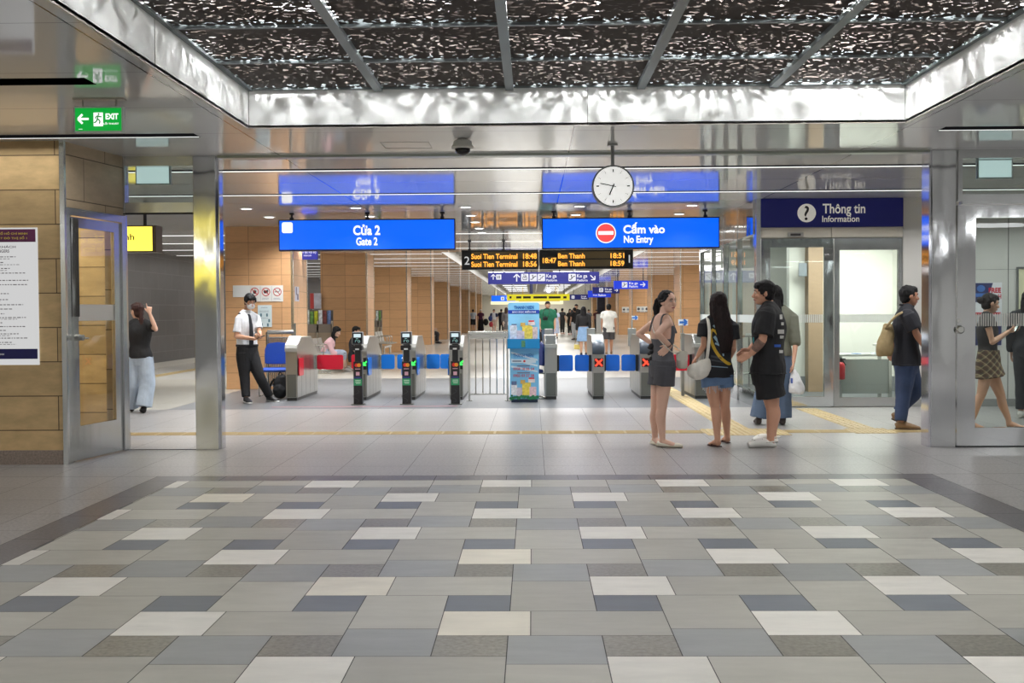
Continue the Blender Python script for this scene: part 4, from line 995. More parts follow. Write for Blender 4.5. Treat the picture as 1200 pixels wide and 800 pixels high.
gate(.195, .395, 'plain-fronted ticket gate right of the newspaper stand', 'plain', (0, .235), 'deep')
gate(.965, 1.165, 'ticket gate with red cross, middle of the three exit gates', 'exit', (.235, .235), 'deep')
gate(1.735, 1.93, 'ticket gate with red cross beside the woman in grey', 'exit', (.235, 0), 'deep')
gate(2.62, 2.86, 'rightmost ticket gate with red flap, behind the long-haired girl', 'plain', (.35, 0), 'red')

# card reader posts
POST = mat('post_black', (24,24,26), .35)
def post(xc, y, label):
    S = thing('card_reader_post', (xc, y, 0), label, 'card reader', 'card reader posts')
    bm = B(); box(bm, xc-.1, xc+.1, y-.1, y+.1, 0, .012); obj('base_plate', bm, GSD, S)
    bm = B(); box(bm, xc-.068, xc+.068, y-.06, y+.06, .012, .67, .006); box(bm, xc-.045, xc+.045, y-.035, y+.05, .67, .86); obj('post', bm, POST, S)
    bm = B(); box(bm, xc-.085, xc+.075, y-.1, y+.06, .845, .92, .012); box(bm, xc-.05, xc+.05, y-.03, y+.05, .92, .96); obj('reader', bm, POST, S)
    bm = B(); box(bm, xc-.03, xc+.03, y-.104, y-.098, .852, .875); obj('reader_slot', bm, mat('slot_white', (220,222,222), .4), S)
    bm = B(); box(bm, xc-.085, xc+.085, y-.07, y+.04, .935, 1.13, .012); obj('head', bm, mat('head_grey', (150,152,154), .35, .3), S)
    bm = B(); box(bm, xc-.075, xc+.075, y-.078, y-.068, .945, 1.12, .004); obj('screen_bezel', bm, mat('bezel', (16,20,30), .2), S)
    bm = B(); box(bm, xc-.055, xc+.055, y-.081, y-.077, 1.045, 1.1); obj('screen', bm, glow('reader_screen', (214,234,240), 1.0), S)
    bm = B(); stroke(bm, [(xc-.03,.97),(xc-.03,1.0),(xc+.0,1.0)], .008, y-.081); ring(bm, xc+.025, .985, .012, .02, y-.081, 14); box(bm, xc-.02, xc+.015, y-.081, y-.079, 1.02, 1.03); obj('screen_icons', bm, mat('icon_teal', (130,170,170), .4, emit=(110,160,150), es=.5), S)
    f = y-.0625
    bm = B(); dsc(bm, xc-.018, .615, .03, f, 20); obj('sticker', bm, mat('sticker_red', (214,40,34), .4), S, label='red circle of the card sticker')
    bm = B(); dsc(bm, xc+.02, .615, .03, f-.001, 20); obj('sticker', bm, mat('sticker_orange', (232,150,40), .4), S, label='orange circle of the card sticker')
    bm = B(); box(bm, xc-.04, xc+.04, f-.0005, f, .55, .562); box(bm, xc-.028, xc+.028, f-.0005, f, .455, .51); obj('sticker', bm, mat('sticker_pale', (206,160,176), .4), S, label='pale pink square sticker')
    bm = B(); box(bm, xc-.055, xc+.055, f-.0005, f, .41, .435); obj('sticker', bm, mat('sticker_navy', (40,48,120), .4), S, label='navy strip sticker')
    bm = B(); box(bm, xc-.064, xc+.064, f-.001, f, .3, .405); obj('sticker', bm, mat('sticker_green', (44,150,98), .4), S, label='green instruction sticker')
    bm = B()
    for zz, a, b in ((.375,-.04,.045),(.352,-.04,.045),(.33,-.03,.04)): box(bm, xc+a, xc+b, f-.0018, f-.001, zz, zz+.009)
    obj('sticker_writing', bm, mat('sticker_ink', (206,236,214), .5), S)
    bm = B(); pts = [(xc-.03+.05*math.sin(t*.9), .03+.02*t) for t in range(11)]
    for a, b in zip(pts, pts[1:]): stroke(bm, [a, b], .004, f)
    obj('line_pattern', bm, mat('pattern_grey', (70,72,74), .4), S)
for xc, w in ((-2.71, 'left'), (-1.955, 'middle'), (-1.2, 'right')): post(xc, 17.7, 'black card reader post, %s of the three before the ticket gates' % w)
# posts on the far side of the exit gates, seen from behind, with arrow notices
PB = mat('post_back', (158,160,156), .35, .5)
for pxc, z1, lab, arr in ((643, 385, 'grey reader post behind the plain-fronted gate', None), (692.5, 384.5, 'grey reader post behind the middle exit gate', None), (740.5, 384.5, 'grey reader post with blue arrow notice behind the right exit gate', (743.8, 372.2, 7.5, 4.6)), (800, 390, 'thin grey post with large blue arrow notice left of the long-haired girl', (800.5, 377.6, 11.5, 7.2))):
    Y = 21.2 if pxc != 800 else 19.2
    a = on_y(pxc, z1, Y); S = thing('reader_post', (a.x, Y, 0), lab, 'card reader')
    w = .075 if pxc != 800 else .03
    bm = B(); box(bm, a.x-w, a.x+w, Y-.05, Y+.05, a.z-.33 if pxc != 800 else a.z-.02, a.z, .01); obj('head', bm, PB, S)
    bm = B(); box(bm, a.x-.04 if w > .05 else a.x-.025, a.x+.04 if w > .05 else a.x+.025, Y-.03, Y+.03, 0, a.z-.02); obj('post', bm, PB, S)
    if arr:
        q = pr(arr[0]-arr[2]/2, arr[1]-arr[3]/2, arr[0]+arr[2]/2, arr[1]+arr[3]/2, Y)
        bm = B(); box(bm, q[0], q[1], Y-.01, Y-.004, q[2], q[3]); obj('notice', bm, mat('notice_white', (224,232,240), .4), S)
        bm = B(); arrow(bm, (q[0]+q[1])/2, (q[2]+q[3])/2, (q[1]-q[0])*.74, 0, Y-.013, .3); obj('notice_arrow', bm, mat('notice_blue', (40,110,200), .4), S)
        bm = B(); rod(bm, (a.x, Y, a.z-.02), (a.x, Y, q[3]-.02), .012, 8); obj('notice_stem', bm, PB, S)

# railing between the gates
Y = 18.3
S = thing('railing', (-.6, Y, 0), 'steel railing with vertical bars between the gates and the newspaper stand', 'railing')
z = lambda p: on_y(570, p, Y).z
x0, x1 = on_y(549.5, 390, Y).x, on_y(594.5, 390, Y).x
bm = B(); box(bm, x0-.02, x1+.02, Y-.03, Y+.03, z(391.3), z(388), .012); obj('top_rail', bm, RAIL, S)
bm = B(); box(bm, x0, x1, Y-.012, Y+.012, z(397), z(396)); box(bm, x0, x1, Y-.012, Y+.012, z(462.5), z(461)); obj('cross_rail', bm, RAIL, S)
for x in (x0, x1): bm = B(); box(bm, x-.016, x+.016, Y-.016, Y+.016, 0, z(390)); rod(bm, (x,Y,0), (x,Y,.01), .05); obj('post', bm, RAIL, S)
for px_ in (557.3, 565.7, 574, 582, 590.3): x = on_y(px_, 420, Y).x; bm = B(); rod(bm, (x, Y, z(462)), (x, Y, z(396.5)), .009, 8); obj('bar', bm, RAIL, S)
bm = B(); box(bm, x0+.02, x1, Y-.003, Y+.003, z(395.5), z(391.5)); obj('top_panel', bm, mat('rail_panel', (214,214,208), .3, .7), S)

# newspaper stand
Y = 18.0
S = thing('newspaper_stand', (-.12, Y+.2, 0), 'light blue cardboard newspaper stand with tray and header between the gates', 'display stand')
LB = mat('stand_blue', (120,190,232), .45, nz=(1.2, .12)); LB2 = mat('stand_tray', (20,140,206), .4); CB = mat('stand_header', (134,200,238), .45, nz=(1.6, .15))
x0, x1, z0, z1 = pr(597.5, 408, 631.5, 469, Y)
bm = B(); box(bm, x0, x1, Y, Y+.42, .05, z1, .006); obj('body', bm, LB, S)
bm = B(); box(bm, x0+.02, x1-.02, Y+.02, Y+.4, 0, .05); obj('foot', bm, mat('stand_foot', (30,50,80), .4), S)
xa, xb, za, zb = pr(594.5, 397, 632.5, 408.3, Y-.1)
bm = B(); box(bm, xa, xb, Y-.1, Y-.085, za, zb); box(bm, xa, xa+.012, Y-.085, Y+.42, za, zb); box(bm, xb-.012, xb, Y-.085, Y+.42, za, zb); box(bm, xa, xb, Y-.085, Y+.42, za, za+.012); box(bm, xa, xb, Y+.4, Y+.42, za, zb); obj('tray', bm, LB2, S)
xc0, xc1, zc0, zc1 = pr(595.5, 354.5, 632, 398, Y+.3)
bm = B(); prism_y(bm, rrect(xc0, xc1, za, zc1, .03), Y+.3, Y+.325); obj('header_card', bm, CB, S)
yh = Y+.297
bm = B(); q = pr(595.5, 363.2, 632, 367.4, Y+.3); flat(bm, *q, yh); obj('header_band', bm, mat('band_blue', (34,66,176), .4), S)
bm = B(); letters(bm, 'BÁO ĐỌC MIỄN PHÍ', *pr(600.5, 363.6, 628, 366.9, Y+.3), yh-.002, .02); obj('band_lettering', bm, mat('stand_white', (240,244,248), .4), S)
bm = B(); letters(bm, 'THANH NIEN', *pr(602.5, 358, 625.5, 362, Y+.3), yh-.002, .03); letters(bm, 'THANH NIEN', *pr(601.5, 414.3, 625, 418.6, Y), Y-.003, .012); obj('title_lettering', bm, mat('stand_title', (6,92,176), .4), S)
bm = B(); q = pr(599, 420.8, 628, 425.2, Y); flat(bm, *q, Y-.002); 
for k in range(6): quad(bm, [(x0+.02+k*.0, Y-.0015, z1-.05-k*.11),(x0+.02, Y-.0015, z1-.08-k*.11),(x1-.02, Y-.0015, z1+.0-k*.09-.2),(x1-.02, Y-.0015, z1+.0-k*.09-.17)]) if k < 3 else None
obj('pale_stripes', bm, mat('stand_pale', (206,226,240), .4), S)
bm = B(); letters(bm, '0908 18 05 54', *pr(601.5, 430.5, 626, 433.6, Y), Y-.003, .02); letters(bm, '0903 03 57 58', *pr(601.5, 438.3, 626, 441.6, Y), Y-.003, .02); obj('phone_numbers', bm, mat('stand_red', (190,60,90), .4), S)
bm = B()
for a, b, py_ in ((606,621,428.5),(606,621,436.6),(600.5,611,423)): q = pr(a, py_-.7, b, py_+.7, Y); flat(bm, *q, Y-.0032)
obj('small_print', bm, mat('stand_ink', (110,120,150), .5), S)
bm = B(); a = on_y(614.5, 423, Y); dsc(bm, a.x, a.z, .018, Y-.0035, 12); obj('logo', bm, MATS['sticker_red'], S)
pics = [(599,450,606,463,(226,230,236)), (605.5,454,613,464,(206,200,214)), (612,448,622,463,(236,214,90)), (620.5,453,628.5,464,(230,196,204)), (599.5,446.5,605.5,451,(90,110,150)), (610,445,615.5,449.5,(206,170,90)), (619,444,627,448,(226,216,214)), (619.5,442.2,626,444,(214,60,60))]
def collage(dy, Yp, nm):
    for k, (a, b, c, d, colr) in enumerate(pics):
        bm = B(); flat(bm, *pr(a+(0 if dy else 0), b+dy, c, d+dy, Yp), Yp-.0036-.0004*k); obj('printed_newspaper', bm, mat('print_%d' % k, colr, .5, nz=(30, .25)), S)
collage(0, Y, 'a')
bm = B()
rn = random.Random(2)
for k in range(26): a = on_y(598.5+k*1.25, 465.4+rn.uniform(-2.2, 1.6), Y); dsc(bm, a.x, a.z, rn.uniform(.015,.028), Y-.008-.0001*k, 9)
obj('printed_leaves', bm, mat('print_green', (34,120,80), .5, nz=(40, .4)), S)
collage(-67, Y+.296, 'b')
# newspapers in the tray
for k, (a, b, c, d, colr) in enumerate(((597.5,381,605.5,397,(214,222,232)), (606,388,614.5,397,(214,204,214)), (613.5,382,624,397,(238,212,88)), (622.5,383,630,397,(226,206,206)))):
    yb = Y+.05+.05*k; x_0, x_1, z_0, z_1 = pr(a, b, c, 402, yb); bm = B(); box(bm, x_0, x_1, yb, yb+.025, za+.02, z_1)
    o = obj('newspaper', bm, mat('paper_%d' % k, colr, .5, nz=(26, .3))); setp(o, ['white newspaper at the left of the blue stand tray', 'pinkish newspaper second from left in the blue stand tray', 'yellow-covered newspaper in the middle of the stand tray', 'pale newspaper at the right end of the stand tray'][k], 'newspaper', 'newspapers in the stand tray')
bm = B(); x_0, x_1, z_0, z_1 = pr(611, 399, 615.5, 406.5, Y-.1); box(bm, x_0, x_1, Y-.106, Y-.1, z_0, z_1); obj('price_card', bm, mat('card_green', (90,150,110), .5, nz=(40, .4)), S)

# office chairs
CBLUE = mat('chair_blue', (30,76,176), .7, nz=(60, .12))
def chair(x, y, ang, label, m=CBLUE, s=1.0):
    S = thing('visitor_chair', (x, y, 0), label, 'chair', 'blue visitor chairs')
    ca, sa = math.cos(ang), math.sin(ang)
    def T(bm):
        for v in bm.verts: v.co = Vector((x+v.co.x*ca-v.co.y*sa, y+v.co.x*sa+v.co.y*ca, v.co.z)); 
        return bm
    bm = B(); prism_x(bm, [(-.22,.42),(-.25,.45),(-.22,.475),(.2,.485),(.22,.45),(.2,.42)], -.235, .235, .012); obj('seat', T(bm), m, S)
    bm = B(); prism_y(bm, [(-.235,.56),(-.235,.8),(-.18,.9),(0,.925),(.18,.9),(.235,.8),(.235,.56),(.2,.54),(-.2,.54)], .2, .245); 
    bmesh.ops.bevel(bm, geom=bm.edges[:], offset=.012, segments=2, affect='EDGES'); obj('backrest', T(bm), m, S)
    bm = B()
    for sx in (-.24, .24): tube(bm, [(sx,.25,.72),(sx,.24,.44),(sx,.2,.42),(sx,-.2,.42),(sx,-.23,.38),(sx,-.2,.02),(sx,-.1,.012),(sx,.28,.012)], [.011]*8, n=8, sub=5)
    rod(bm, (-.24,.28,.012), (.24,.28,.012), .011, 8)
    obj('frame', T(bm), RAIL, S)
chair(on_y(323, 430, 19.7).x, 19.7, 0, 'blue visitor chair beside the standing guard and the red-flap gate')
chair(-.085, 18.85, -1.35, 'dark blue visitor chair half hidden behind the newspaper stand', mat('chair_navy', (26,40,96), .7, nz=(60, .12)))
# folded-back corrugated barrier behind the left chair
Y = 20.6
x0, x1 = on_y(313.5, 400, Y).x, on_y(345, 400, Y).x
S = thing('barrier_gate', ((x0+x1)/2, Y, 0), 'steel barrier of close vertical bars behind the blue chair', 'barrier')
zt = on_y(330, 389, Y).z
bm = B(); rod(bm, (x0, Y, zt), (x1, Y, zt), .04, 14); obj('top_rail', bm, RAIL, S)
for x in (x0, x1): bm = B(); rod(bm, (x, Y, 0), (x, Y, zt+(0 if x == x0 else .16)), .03, 12); obj('post', bm, RAIL, S)
n = 15
for k in range(n): x = x0+(x1-x0)*(k+.5)/n; bm = B(); rod(bm, (x, Y, .12), (x, Y, zt-.09), .013, 8); obj('bar', bm, RAIL, S)
bm = B(); rod(bm, (x0, Y, zt-.1), (x1, Y, zt-.1), .014, 8); rod(bm, (x0, Y, .12), (x1, Y, .12), .014, 8); obj('cross_rail', bm, RAIL, S)
# backpack
bk = on_y(329, 469, 18.95)
S = thing('backpack', (bk.x, 18.95, 0), 'black backpack on the floor between the guard and the gate', 'bag')
bm = B(); ell(bm, (bk.x, 18.97, .2), (.135, .1, .2)); ell(bm, (bk.x-.01, 18.9, .13), (.11, .08, .12)); ell(bm, (bk.x+.02, 18.97, .32), (.09,.08,.09)); me = remesh(bm, .015, 3, .012, 9, .002); finish('pack', me, mat('pack_black', (26,27,30), .7), S, True)
bm = B(); tube(bm, [(bk.x-.09,18.9,.34),(bk.x-.15,18.84,.22),(bk.x-.13,18.85,.05)], [(.02,.006)]*3, n=8); tube(bm, [(bk.x-.03,18.95,.4),(bk.x,18.93,.45),(bk.x+.03,18.95,.4)], [.01]*3, n=8); obj('strap', bm, BLACKP, S)
# red line on the floor before the gates
bm = B(); a = on_z(318, 476.8); b = on_z(536, 476); box(bm, a.x, b.x, a.y-.03, a.y+.03, 0, .003); o = obj('trim_28', bm, mat('red_line', (176,120,124), .5)); setp(o, kind='structure')

# ------------------------------------------------------------------ notices
def notice(name, pxr, Y, label, col=(226,224,218), cat='notice', t=.006):
    q = pr(*pxr, Y); S = thing(name, ((q[0]+q[1])/2, Y, q[2]), label, cat)
    bm = B(); box(bm, q[0], q[1], Y-t, Y, q[2], q[3]); obj('sheet', bm, mat('sheet_%d_%d_%d' % col, col, .45), S); return S
def text_bars(bm, pxr, Y, rows, y, rn, fill=.75, h=.42):
    x0, x1, z0, z1 = pr(*pxr, Y); dz = (z1-z0)/rows
    for r in range(rows):
        x = x0; end = x0+(x1-x0)*rn.uniform(fill, 1)
        while x < end:
            w = rn.uniform(.02, .075)*(x1-x0)**.5*.6
            if rn.random() > .0: flat(bm, x, min(x+w, end), z1-dz*(r+.5)-dz*h/2, z1-dz*(r+.5)+dz*h/2, y)
            x += w+.012*(x1-x0)**.5
RED_P = mat('prohibit_red', (196,50,54), .4); INK = mat('print_ink', (70,68,76), .5); PALEINK = mat('pale_ink', (150,160,172), .5)
def prohibit(S, px_, py_, r, Y, kind):
    a = on_y(px_, py_, Y); R = r*Y/F; y = Y-.008
    bm = B()
    if kind == 'drink': prism_y(bm, [(a.x-R*.3,a.z-R*.45),(a.x+R*.3,a.z-R*.45),(a.x+R*.42,a.z+R*.3),(a.x-R*.42,a.z+R*.3)], y, y+.001); stroke(bm, [(a.x,a.z+R*.3),(a.x+R*.15,a.z+R*.65)], R*.12, y)
    elif kind == 'food': ell(bm, (a.x-R*.15, y, a.z+R*.1), (R*.45, .001, R*.25)); box(bm, a.x-R*.5, a.x+R*.45, y, y+.001, a.z-R*.35, a.z-R*.1); ell(bm, (a.x+R*.35, y, a.z+R*.2), (R*.2, .001, R*.3))
    else: box(bm, a.x-R*.65, a.x+R*.45, y, y+.001, a.z-R*.08, a.z+R*.08); stroke(bm, [(a.x+R*.5,a.z+R*.1),(a.x+R*.6,a.z+R*.4),(a.x+R*.45,a.z+R*.6)], R*.12, y)
    obj('pictogram', bm, mat('pict_dark', (50,44,46), .5), S)
    bm = B(); ring(bm, a.x, a.z, R*.82, R, y-.001); stroke(bm, [(a.x-R*.6,a.z+R*.6),(a.x+R*.6,a.z-R*.6)], R*.16, y-.0015); obj('red_ring', bm, RED_P, S)
WY = 21.455
rn = random.Random(4)
S = notice('notice_panel', (273, 334.3, 294, 348), WY, 'plain white notice left end of the row on the wood wall', (230,230,226))
S = notice('notice_panel', (293.5, 334.3, 331.8, 353.2), WY, 'white notice with three red prohibition circles on the wood wall', (228,226,220))
for p_, k_ in ((298.5,'drink'), (311.7,'food'), (325,'smoke')): prohibit(S, p_, 341.8, 5, WY, k_)
bm = B()
for p_ in (298.5, 311.7, 325): text_bars(bm, (p_-4.3, 348.6, p_+4.3, 351.4), WY, 2, WY-.008, rn)
for p_ in (305.2, 318.4): q = pr(p_-.15, 335, p_+.15, 352.6, WY); flat(bm, *q, WY-.008)
obj('small_print', bm, PALEINK, S)
S = notice('notice_panel', (302.2, 357.4, 318.6, 383), WY, 'pale blue instruction notice on the wood wall below the prohibition signs', (214,228,230))
bm = B(); text_bars(bm, (306, 359, 316, 361.5), WY, 1, WY-.008, rn); text_bars(bm, (304, 363.5, 317, 366), WY, 2, WY-.008, rn); text_bars(bm, (304, 372, 317, 373.5), WY, 1, WY-.008, rn); obj('small_print', bm, PALEINK, S)
bm = B()
for a, b in ((306,369),(313,369),(304.5,376),(315.5,375.5),(307,380.5),(314,380.5)): q = pr(a-1, b-1.8, a+1, b+1.8, WY); flat(bm, *q, WY-.008)
obj('pictograms', bm, mat('pict_teal', (90,126,140), .5), S)
# small poster and flag sign on the pier return
def side_sheet(name, px0, py0, px1, py1, X, label, col, cat):
    a = on_x(px0, py0, X); b = on_x(px1, py1, X); S = thing(name, (X, (a.y+b.y)/2, b.z), label, cat)
    bm = B(); box(bm, X, X+.006, a.y, b.y, b.z, a.z); obj('sheet', bm, mat('sheet_%d_%d_%d' % col, col, .45), S); return S, a, b
S, a, b = side_sheet('small_poster', 345.3, 335.5, 350.2, 353, -4.51, 'small narrow poster on the side of the first left pier', (206,204,216), 'poster')
bm = B(); box(bm, -4.504, -4.503, a.y+.1, (a.y+b.y)/2, a.z-.16, a.z-.01); box(bm, -4.504, -4.503, (a.y+b.y)/2, b.y-.06, b.z+.03, a.z-.14); obj('picture', bm, mat('poster_blotch', (110,96,120), .5, nz=(20,.4)), S)
fs = on_y(358, 300, 22.4)
x0, x1, z0, z1 = pr(345.5, 288, 372.5, 304.2, 22.4)
S = thing('flag_sign', (x0, 22.4, z0), 'small blue sign projecting from the first left pier below the Gate 2 sign', 'sign')
bm = B(); box(bm, -4.51, x1, 22.38, 22.44, z0, z1, .004); obj('panel', bm, NAVY, S)
bm = B(); letters(bm, 'Liên lạc nội bộ', *pr(350.5, 293.6, 370.5, 297.4, 22.38), 22.377, .015); letters(bm, 'Intercom', *pr(356, 298, 365, 300.2, 22.38), 22.377, .01); obj('lettering', bm, NWHITE, S)
for pxr, Y, kinds in (((746, 358.8, 760.2, 365.6), 60.95, 3), ((728.8, 359.5, 738.2, 366.2), 70.95, 2)):
    S = notice('notice_panel', pxr, Y, 'white notice with %s small pictograms on a far right wood pier' % ('three' if kinds == 3 else 'two'), (228,226,220))
    for k in range(kinds):
        p_ = pxr[0]+(pxr[2]-pxr[0])*(k+.5)/kinds; bm = B(); a = on_y(p_, (pxr[1]+pxr[3])/2-.3, Y); dsc(bm, a.x, a.z, .07, Y-.01, 12); box(bm, a.x-.09, a.x+.09, Y-.011, Y-.01, a.z-.16, a.z-.13); obj('pictogram', bm, PALEINK if k == 1 else INK, S)
# regulations board on the left stone wall
WYb = 10.75
x0, x1, z0, z1 = pr(-60, 267, 45.5, 427.5, WYb)
S = thing('regulations_board', ((x0+x1)/2, WYb, z0), 'tall white passenger regulations board on the left stone wall', 'notice board')
bm = B(); box(bm, x0, x1, WYb-.016, WYb-.002, z0, z1, .003); obj('board', bm, mat('board_white', (226,222,216), .35), S)
yb = WYb-.0175
bm = B(); flat(bm, *pr(-54, 268.8, 42.5, 283.8, WYb), yb); obj('header_band', bm, mat('band_purple', (104,40,84), .4, nz=(6,.25)), S)
bm = B(); letters(bm, 'BAN QUẢN LÝ THÀNH PHỐ HỒ CHÍ MINH', *pr(-50, 271.6, 33, 275.6, WYb), yb-.001, .02); letters(bm, 'TUYẾN ĐƯỜNG SẮT ĐÔ THỊ SỐ 1', *pr(-40, 276.9, 32.5, 281, WYb), yb-.001, .02); obj('header_lettering', bm, mat('gold_letters', (236,206,90), .4), S)
bm = B(); letters(bm, 'NỘI QUY HÀNH KHÁCH', *pr(-46, 287.3, 19.3, 291.5, WYb), yb, .015); letters(bm, 'REGULATIONS FOR PASSENGERS', *pr(-50, 292.6, 11.8, 296.2, WYb), yb, .015); obj('title_lettering', bm, mat('board_title', (84,66,80), .5), S)
bm = B(); rn = random.Random(9)
for r0 in (300, 306.5, 313.5, 319, 327.5, 332.5, 343, 350, 356, 361, 366.5, 371, 377, 381.5, 386, 390, 395, 400):
    text_bars(bm, (-54, r0, 38, r0+2.2), WYb, 1, yb, rn, .62, .45)
for r0 in (302.6, 309.5, 316.2, 334.8, 345.6, 352.6, 373.2, 384, 392.4, 402.6): text_bars(bm, (-54, r0, 34, r0+1.6), WYb, 1, yb, rn, .4, .4)
obj('small_print', bm, mat('board_print', (128,122,128), .5), S)
bm = B(); flat(bm, *pr(-54, 408.7, 45, 420.5, WYb), yb); obj('footer_band', bm, mat('band_navy', (20,20,96), .4), S)
bm = B(); text_bars(bm, (-2, 413.8, 6.2, 416), WYb, 1, yb-.001, rn, .95, .8); obj('footer_lettering', bm, mat('stand_white', (240,244,248), .4), S)

# ------------------------------------------------------------------ leaflet racks and seats beyond the gates
def rack(x0, x1, y, ztop, label, n, lab2, seed):
    S = thing('leaflet_rack', ((x0+x1)/2, y, 0), label, 'rack')
    bm = B(); box(bm, x0, x1, y+.1, y+.13, ztop-.55, ztop-.02); box(bm, x0, x1, y-.12, y+.12, ztop-.6, ztop-.55); box(bm, x0, x1, y-.14, y-.12, ztop-.6, ztop-.38); obj('holder', bm, mat('rack_grey', (120,110,100), .4), S)
    bm = B(); box(bm, x0+.02, x1-.02, y-.1, y+.1, .05, ztop-.66); box(bm, x0, x1, y-.12, y+.12, ztop-.66, ztop-.6); obj('cabinet', bm, mat('rack_cabinet', (150,134,114), .4), S)
    for x in (x0, (x0+x1)/2, x1): bm = B(); box(bm, x-.02, x+.02, y-.14, y-.1, 0, ztop-.3); obj('upright', bm, RAIL, S)
    r = random.Random(seed); cols = [(206,214,210),(96,140,70),(176,182,40),(210,214,220),(120,60,60),(96,120,170),(200,190,180),(60,90,80)]
    for k in range(n):
        w = (x1-x0-.06)/n; a = x0+.03+k*w; bm = B(); box(bm, a+.01, a+w-.01, y-.02+.01*(k % 2), y+.0+.01*(k % 2), ztop-.55, ztop-r.uniform(0,.06))
        o = obj('leaflet', bm, mat('leaf_cov_%d' % (k % 8), cols[k % 8], .4, nz=(14,.5))); setp(o, lab2 % ordn(k), 'leaflet', 'leaflets in the racks')
Y = 29.5
a = on_y(356.5, 362.5, Y); b = on_y(389.5, 362.5, Y)
rack(a.x, b.x, Y, a.z, 'leaflet rack full of colourful brochures before the dark side aisle', 6, 'colourful brochure standing in the left leaflet rack, %s from the left', 1)
Y = 39.5
a = on_y(439.5, 362.5, Y); b = on_y(447.5, 362.5, Y)
rack(a.x, b.x, Y, a.z, 'second leaflet rack beside the far wood pier', 2, 'green brochure standing in the far leaflet rack, %s from the left', 6)
q = pr(363.5, 343.5, 376.3, 361.5, 31); S = thing('standing_poster', ((q[0]+q[1])/2, 31, 0), 'red and white poster panel above the leaflet rack', 'poster')
bm = B(); box(bm, q[0], q[1], 31, 31.02, q[2], q[3]); obj('sheet', bm, mat('poster_pale', (206,206,222), .5, nz=(6,.25)), S)
bm = B(); box(bm, q[0], q[0]+.1, 30.99, 31, q[2], q[3]); obj('red_strip', bm, mat('poster_red2', (206,70,70), .5), S)
bm = B(); rod(bm, (q[0]+.05, 31.03, 0), (q[0]+.05, 31.03, q[3]), .015); rod(bm, (q[1]-.05, 31.03, 0), (q[1]-.05, 31.03, q[3]), .015); obj('stand', bm, RAIL, S)
# cantilever seats with thin steel loops along the piers
SEATM = mat('seat_shell', (170,166,158), .4)
def seats(x, y0, n, label, step=.62):
    S = thing('bench_seat', (x, y0+(n-1)*step/2, 0), label, 'bench', 'steel seats along the left piers')
    bm = B(); box(bm, x-.04, x+.04, y0-.3, y0+(n-1)*step+.3, .3, .37); 
    for yy in (y0-.15, y0+(n-1)*step+.15): rod(bm, (x, yy, 0), (x, yy, .32), .035); rod(bm, (x-.25, yy, .02), (x+.25, yy, .02), .025)
    obj('beam', bm, RAIL, S)
    for k in range(n):
        y = y0+k*step; bm = B(); prism_y(bm, [(x-.22,.46),(x+.2,.42),(x+.24,.44),(x+.2,.45),(x-.2,.49),(x-.27,.82),(x-.3,.82)], y-.25, y+.25); obj('seat', bm, SEATM, S)
        bm = B(); tube(bm, [(x-.24,y-.29,.46),(x-.2,y-.29,.66),(x+.05,y-.29,.68),(x+.12,y-.29,.62),(x+.1,y-.29,.42)], [.013]*5, n=8); obj('armrest', bm, RAIL, S)
seats(on_y(385, 410, 27.6).x-.05, 26.9, 3, 'row of pale seats behind the red-flap gate where the woman in pink sits')
seats(-4.75, 36.6, 3, 'row of pale steel seats before the second left pier'); seats(-4.75, 54.3, 3, 'row of pale steel seats before the fourth left pier')
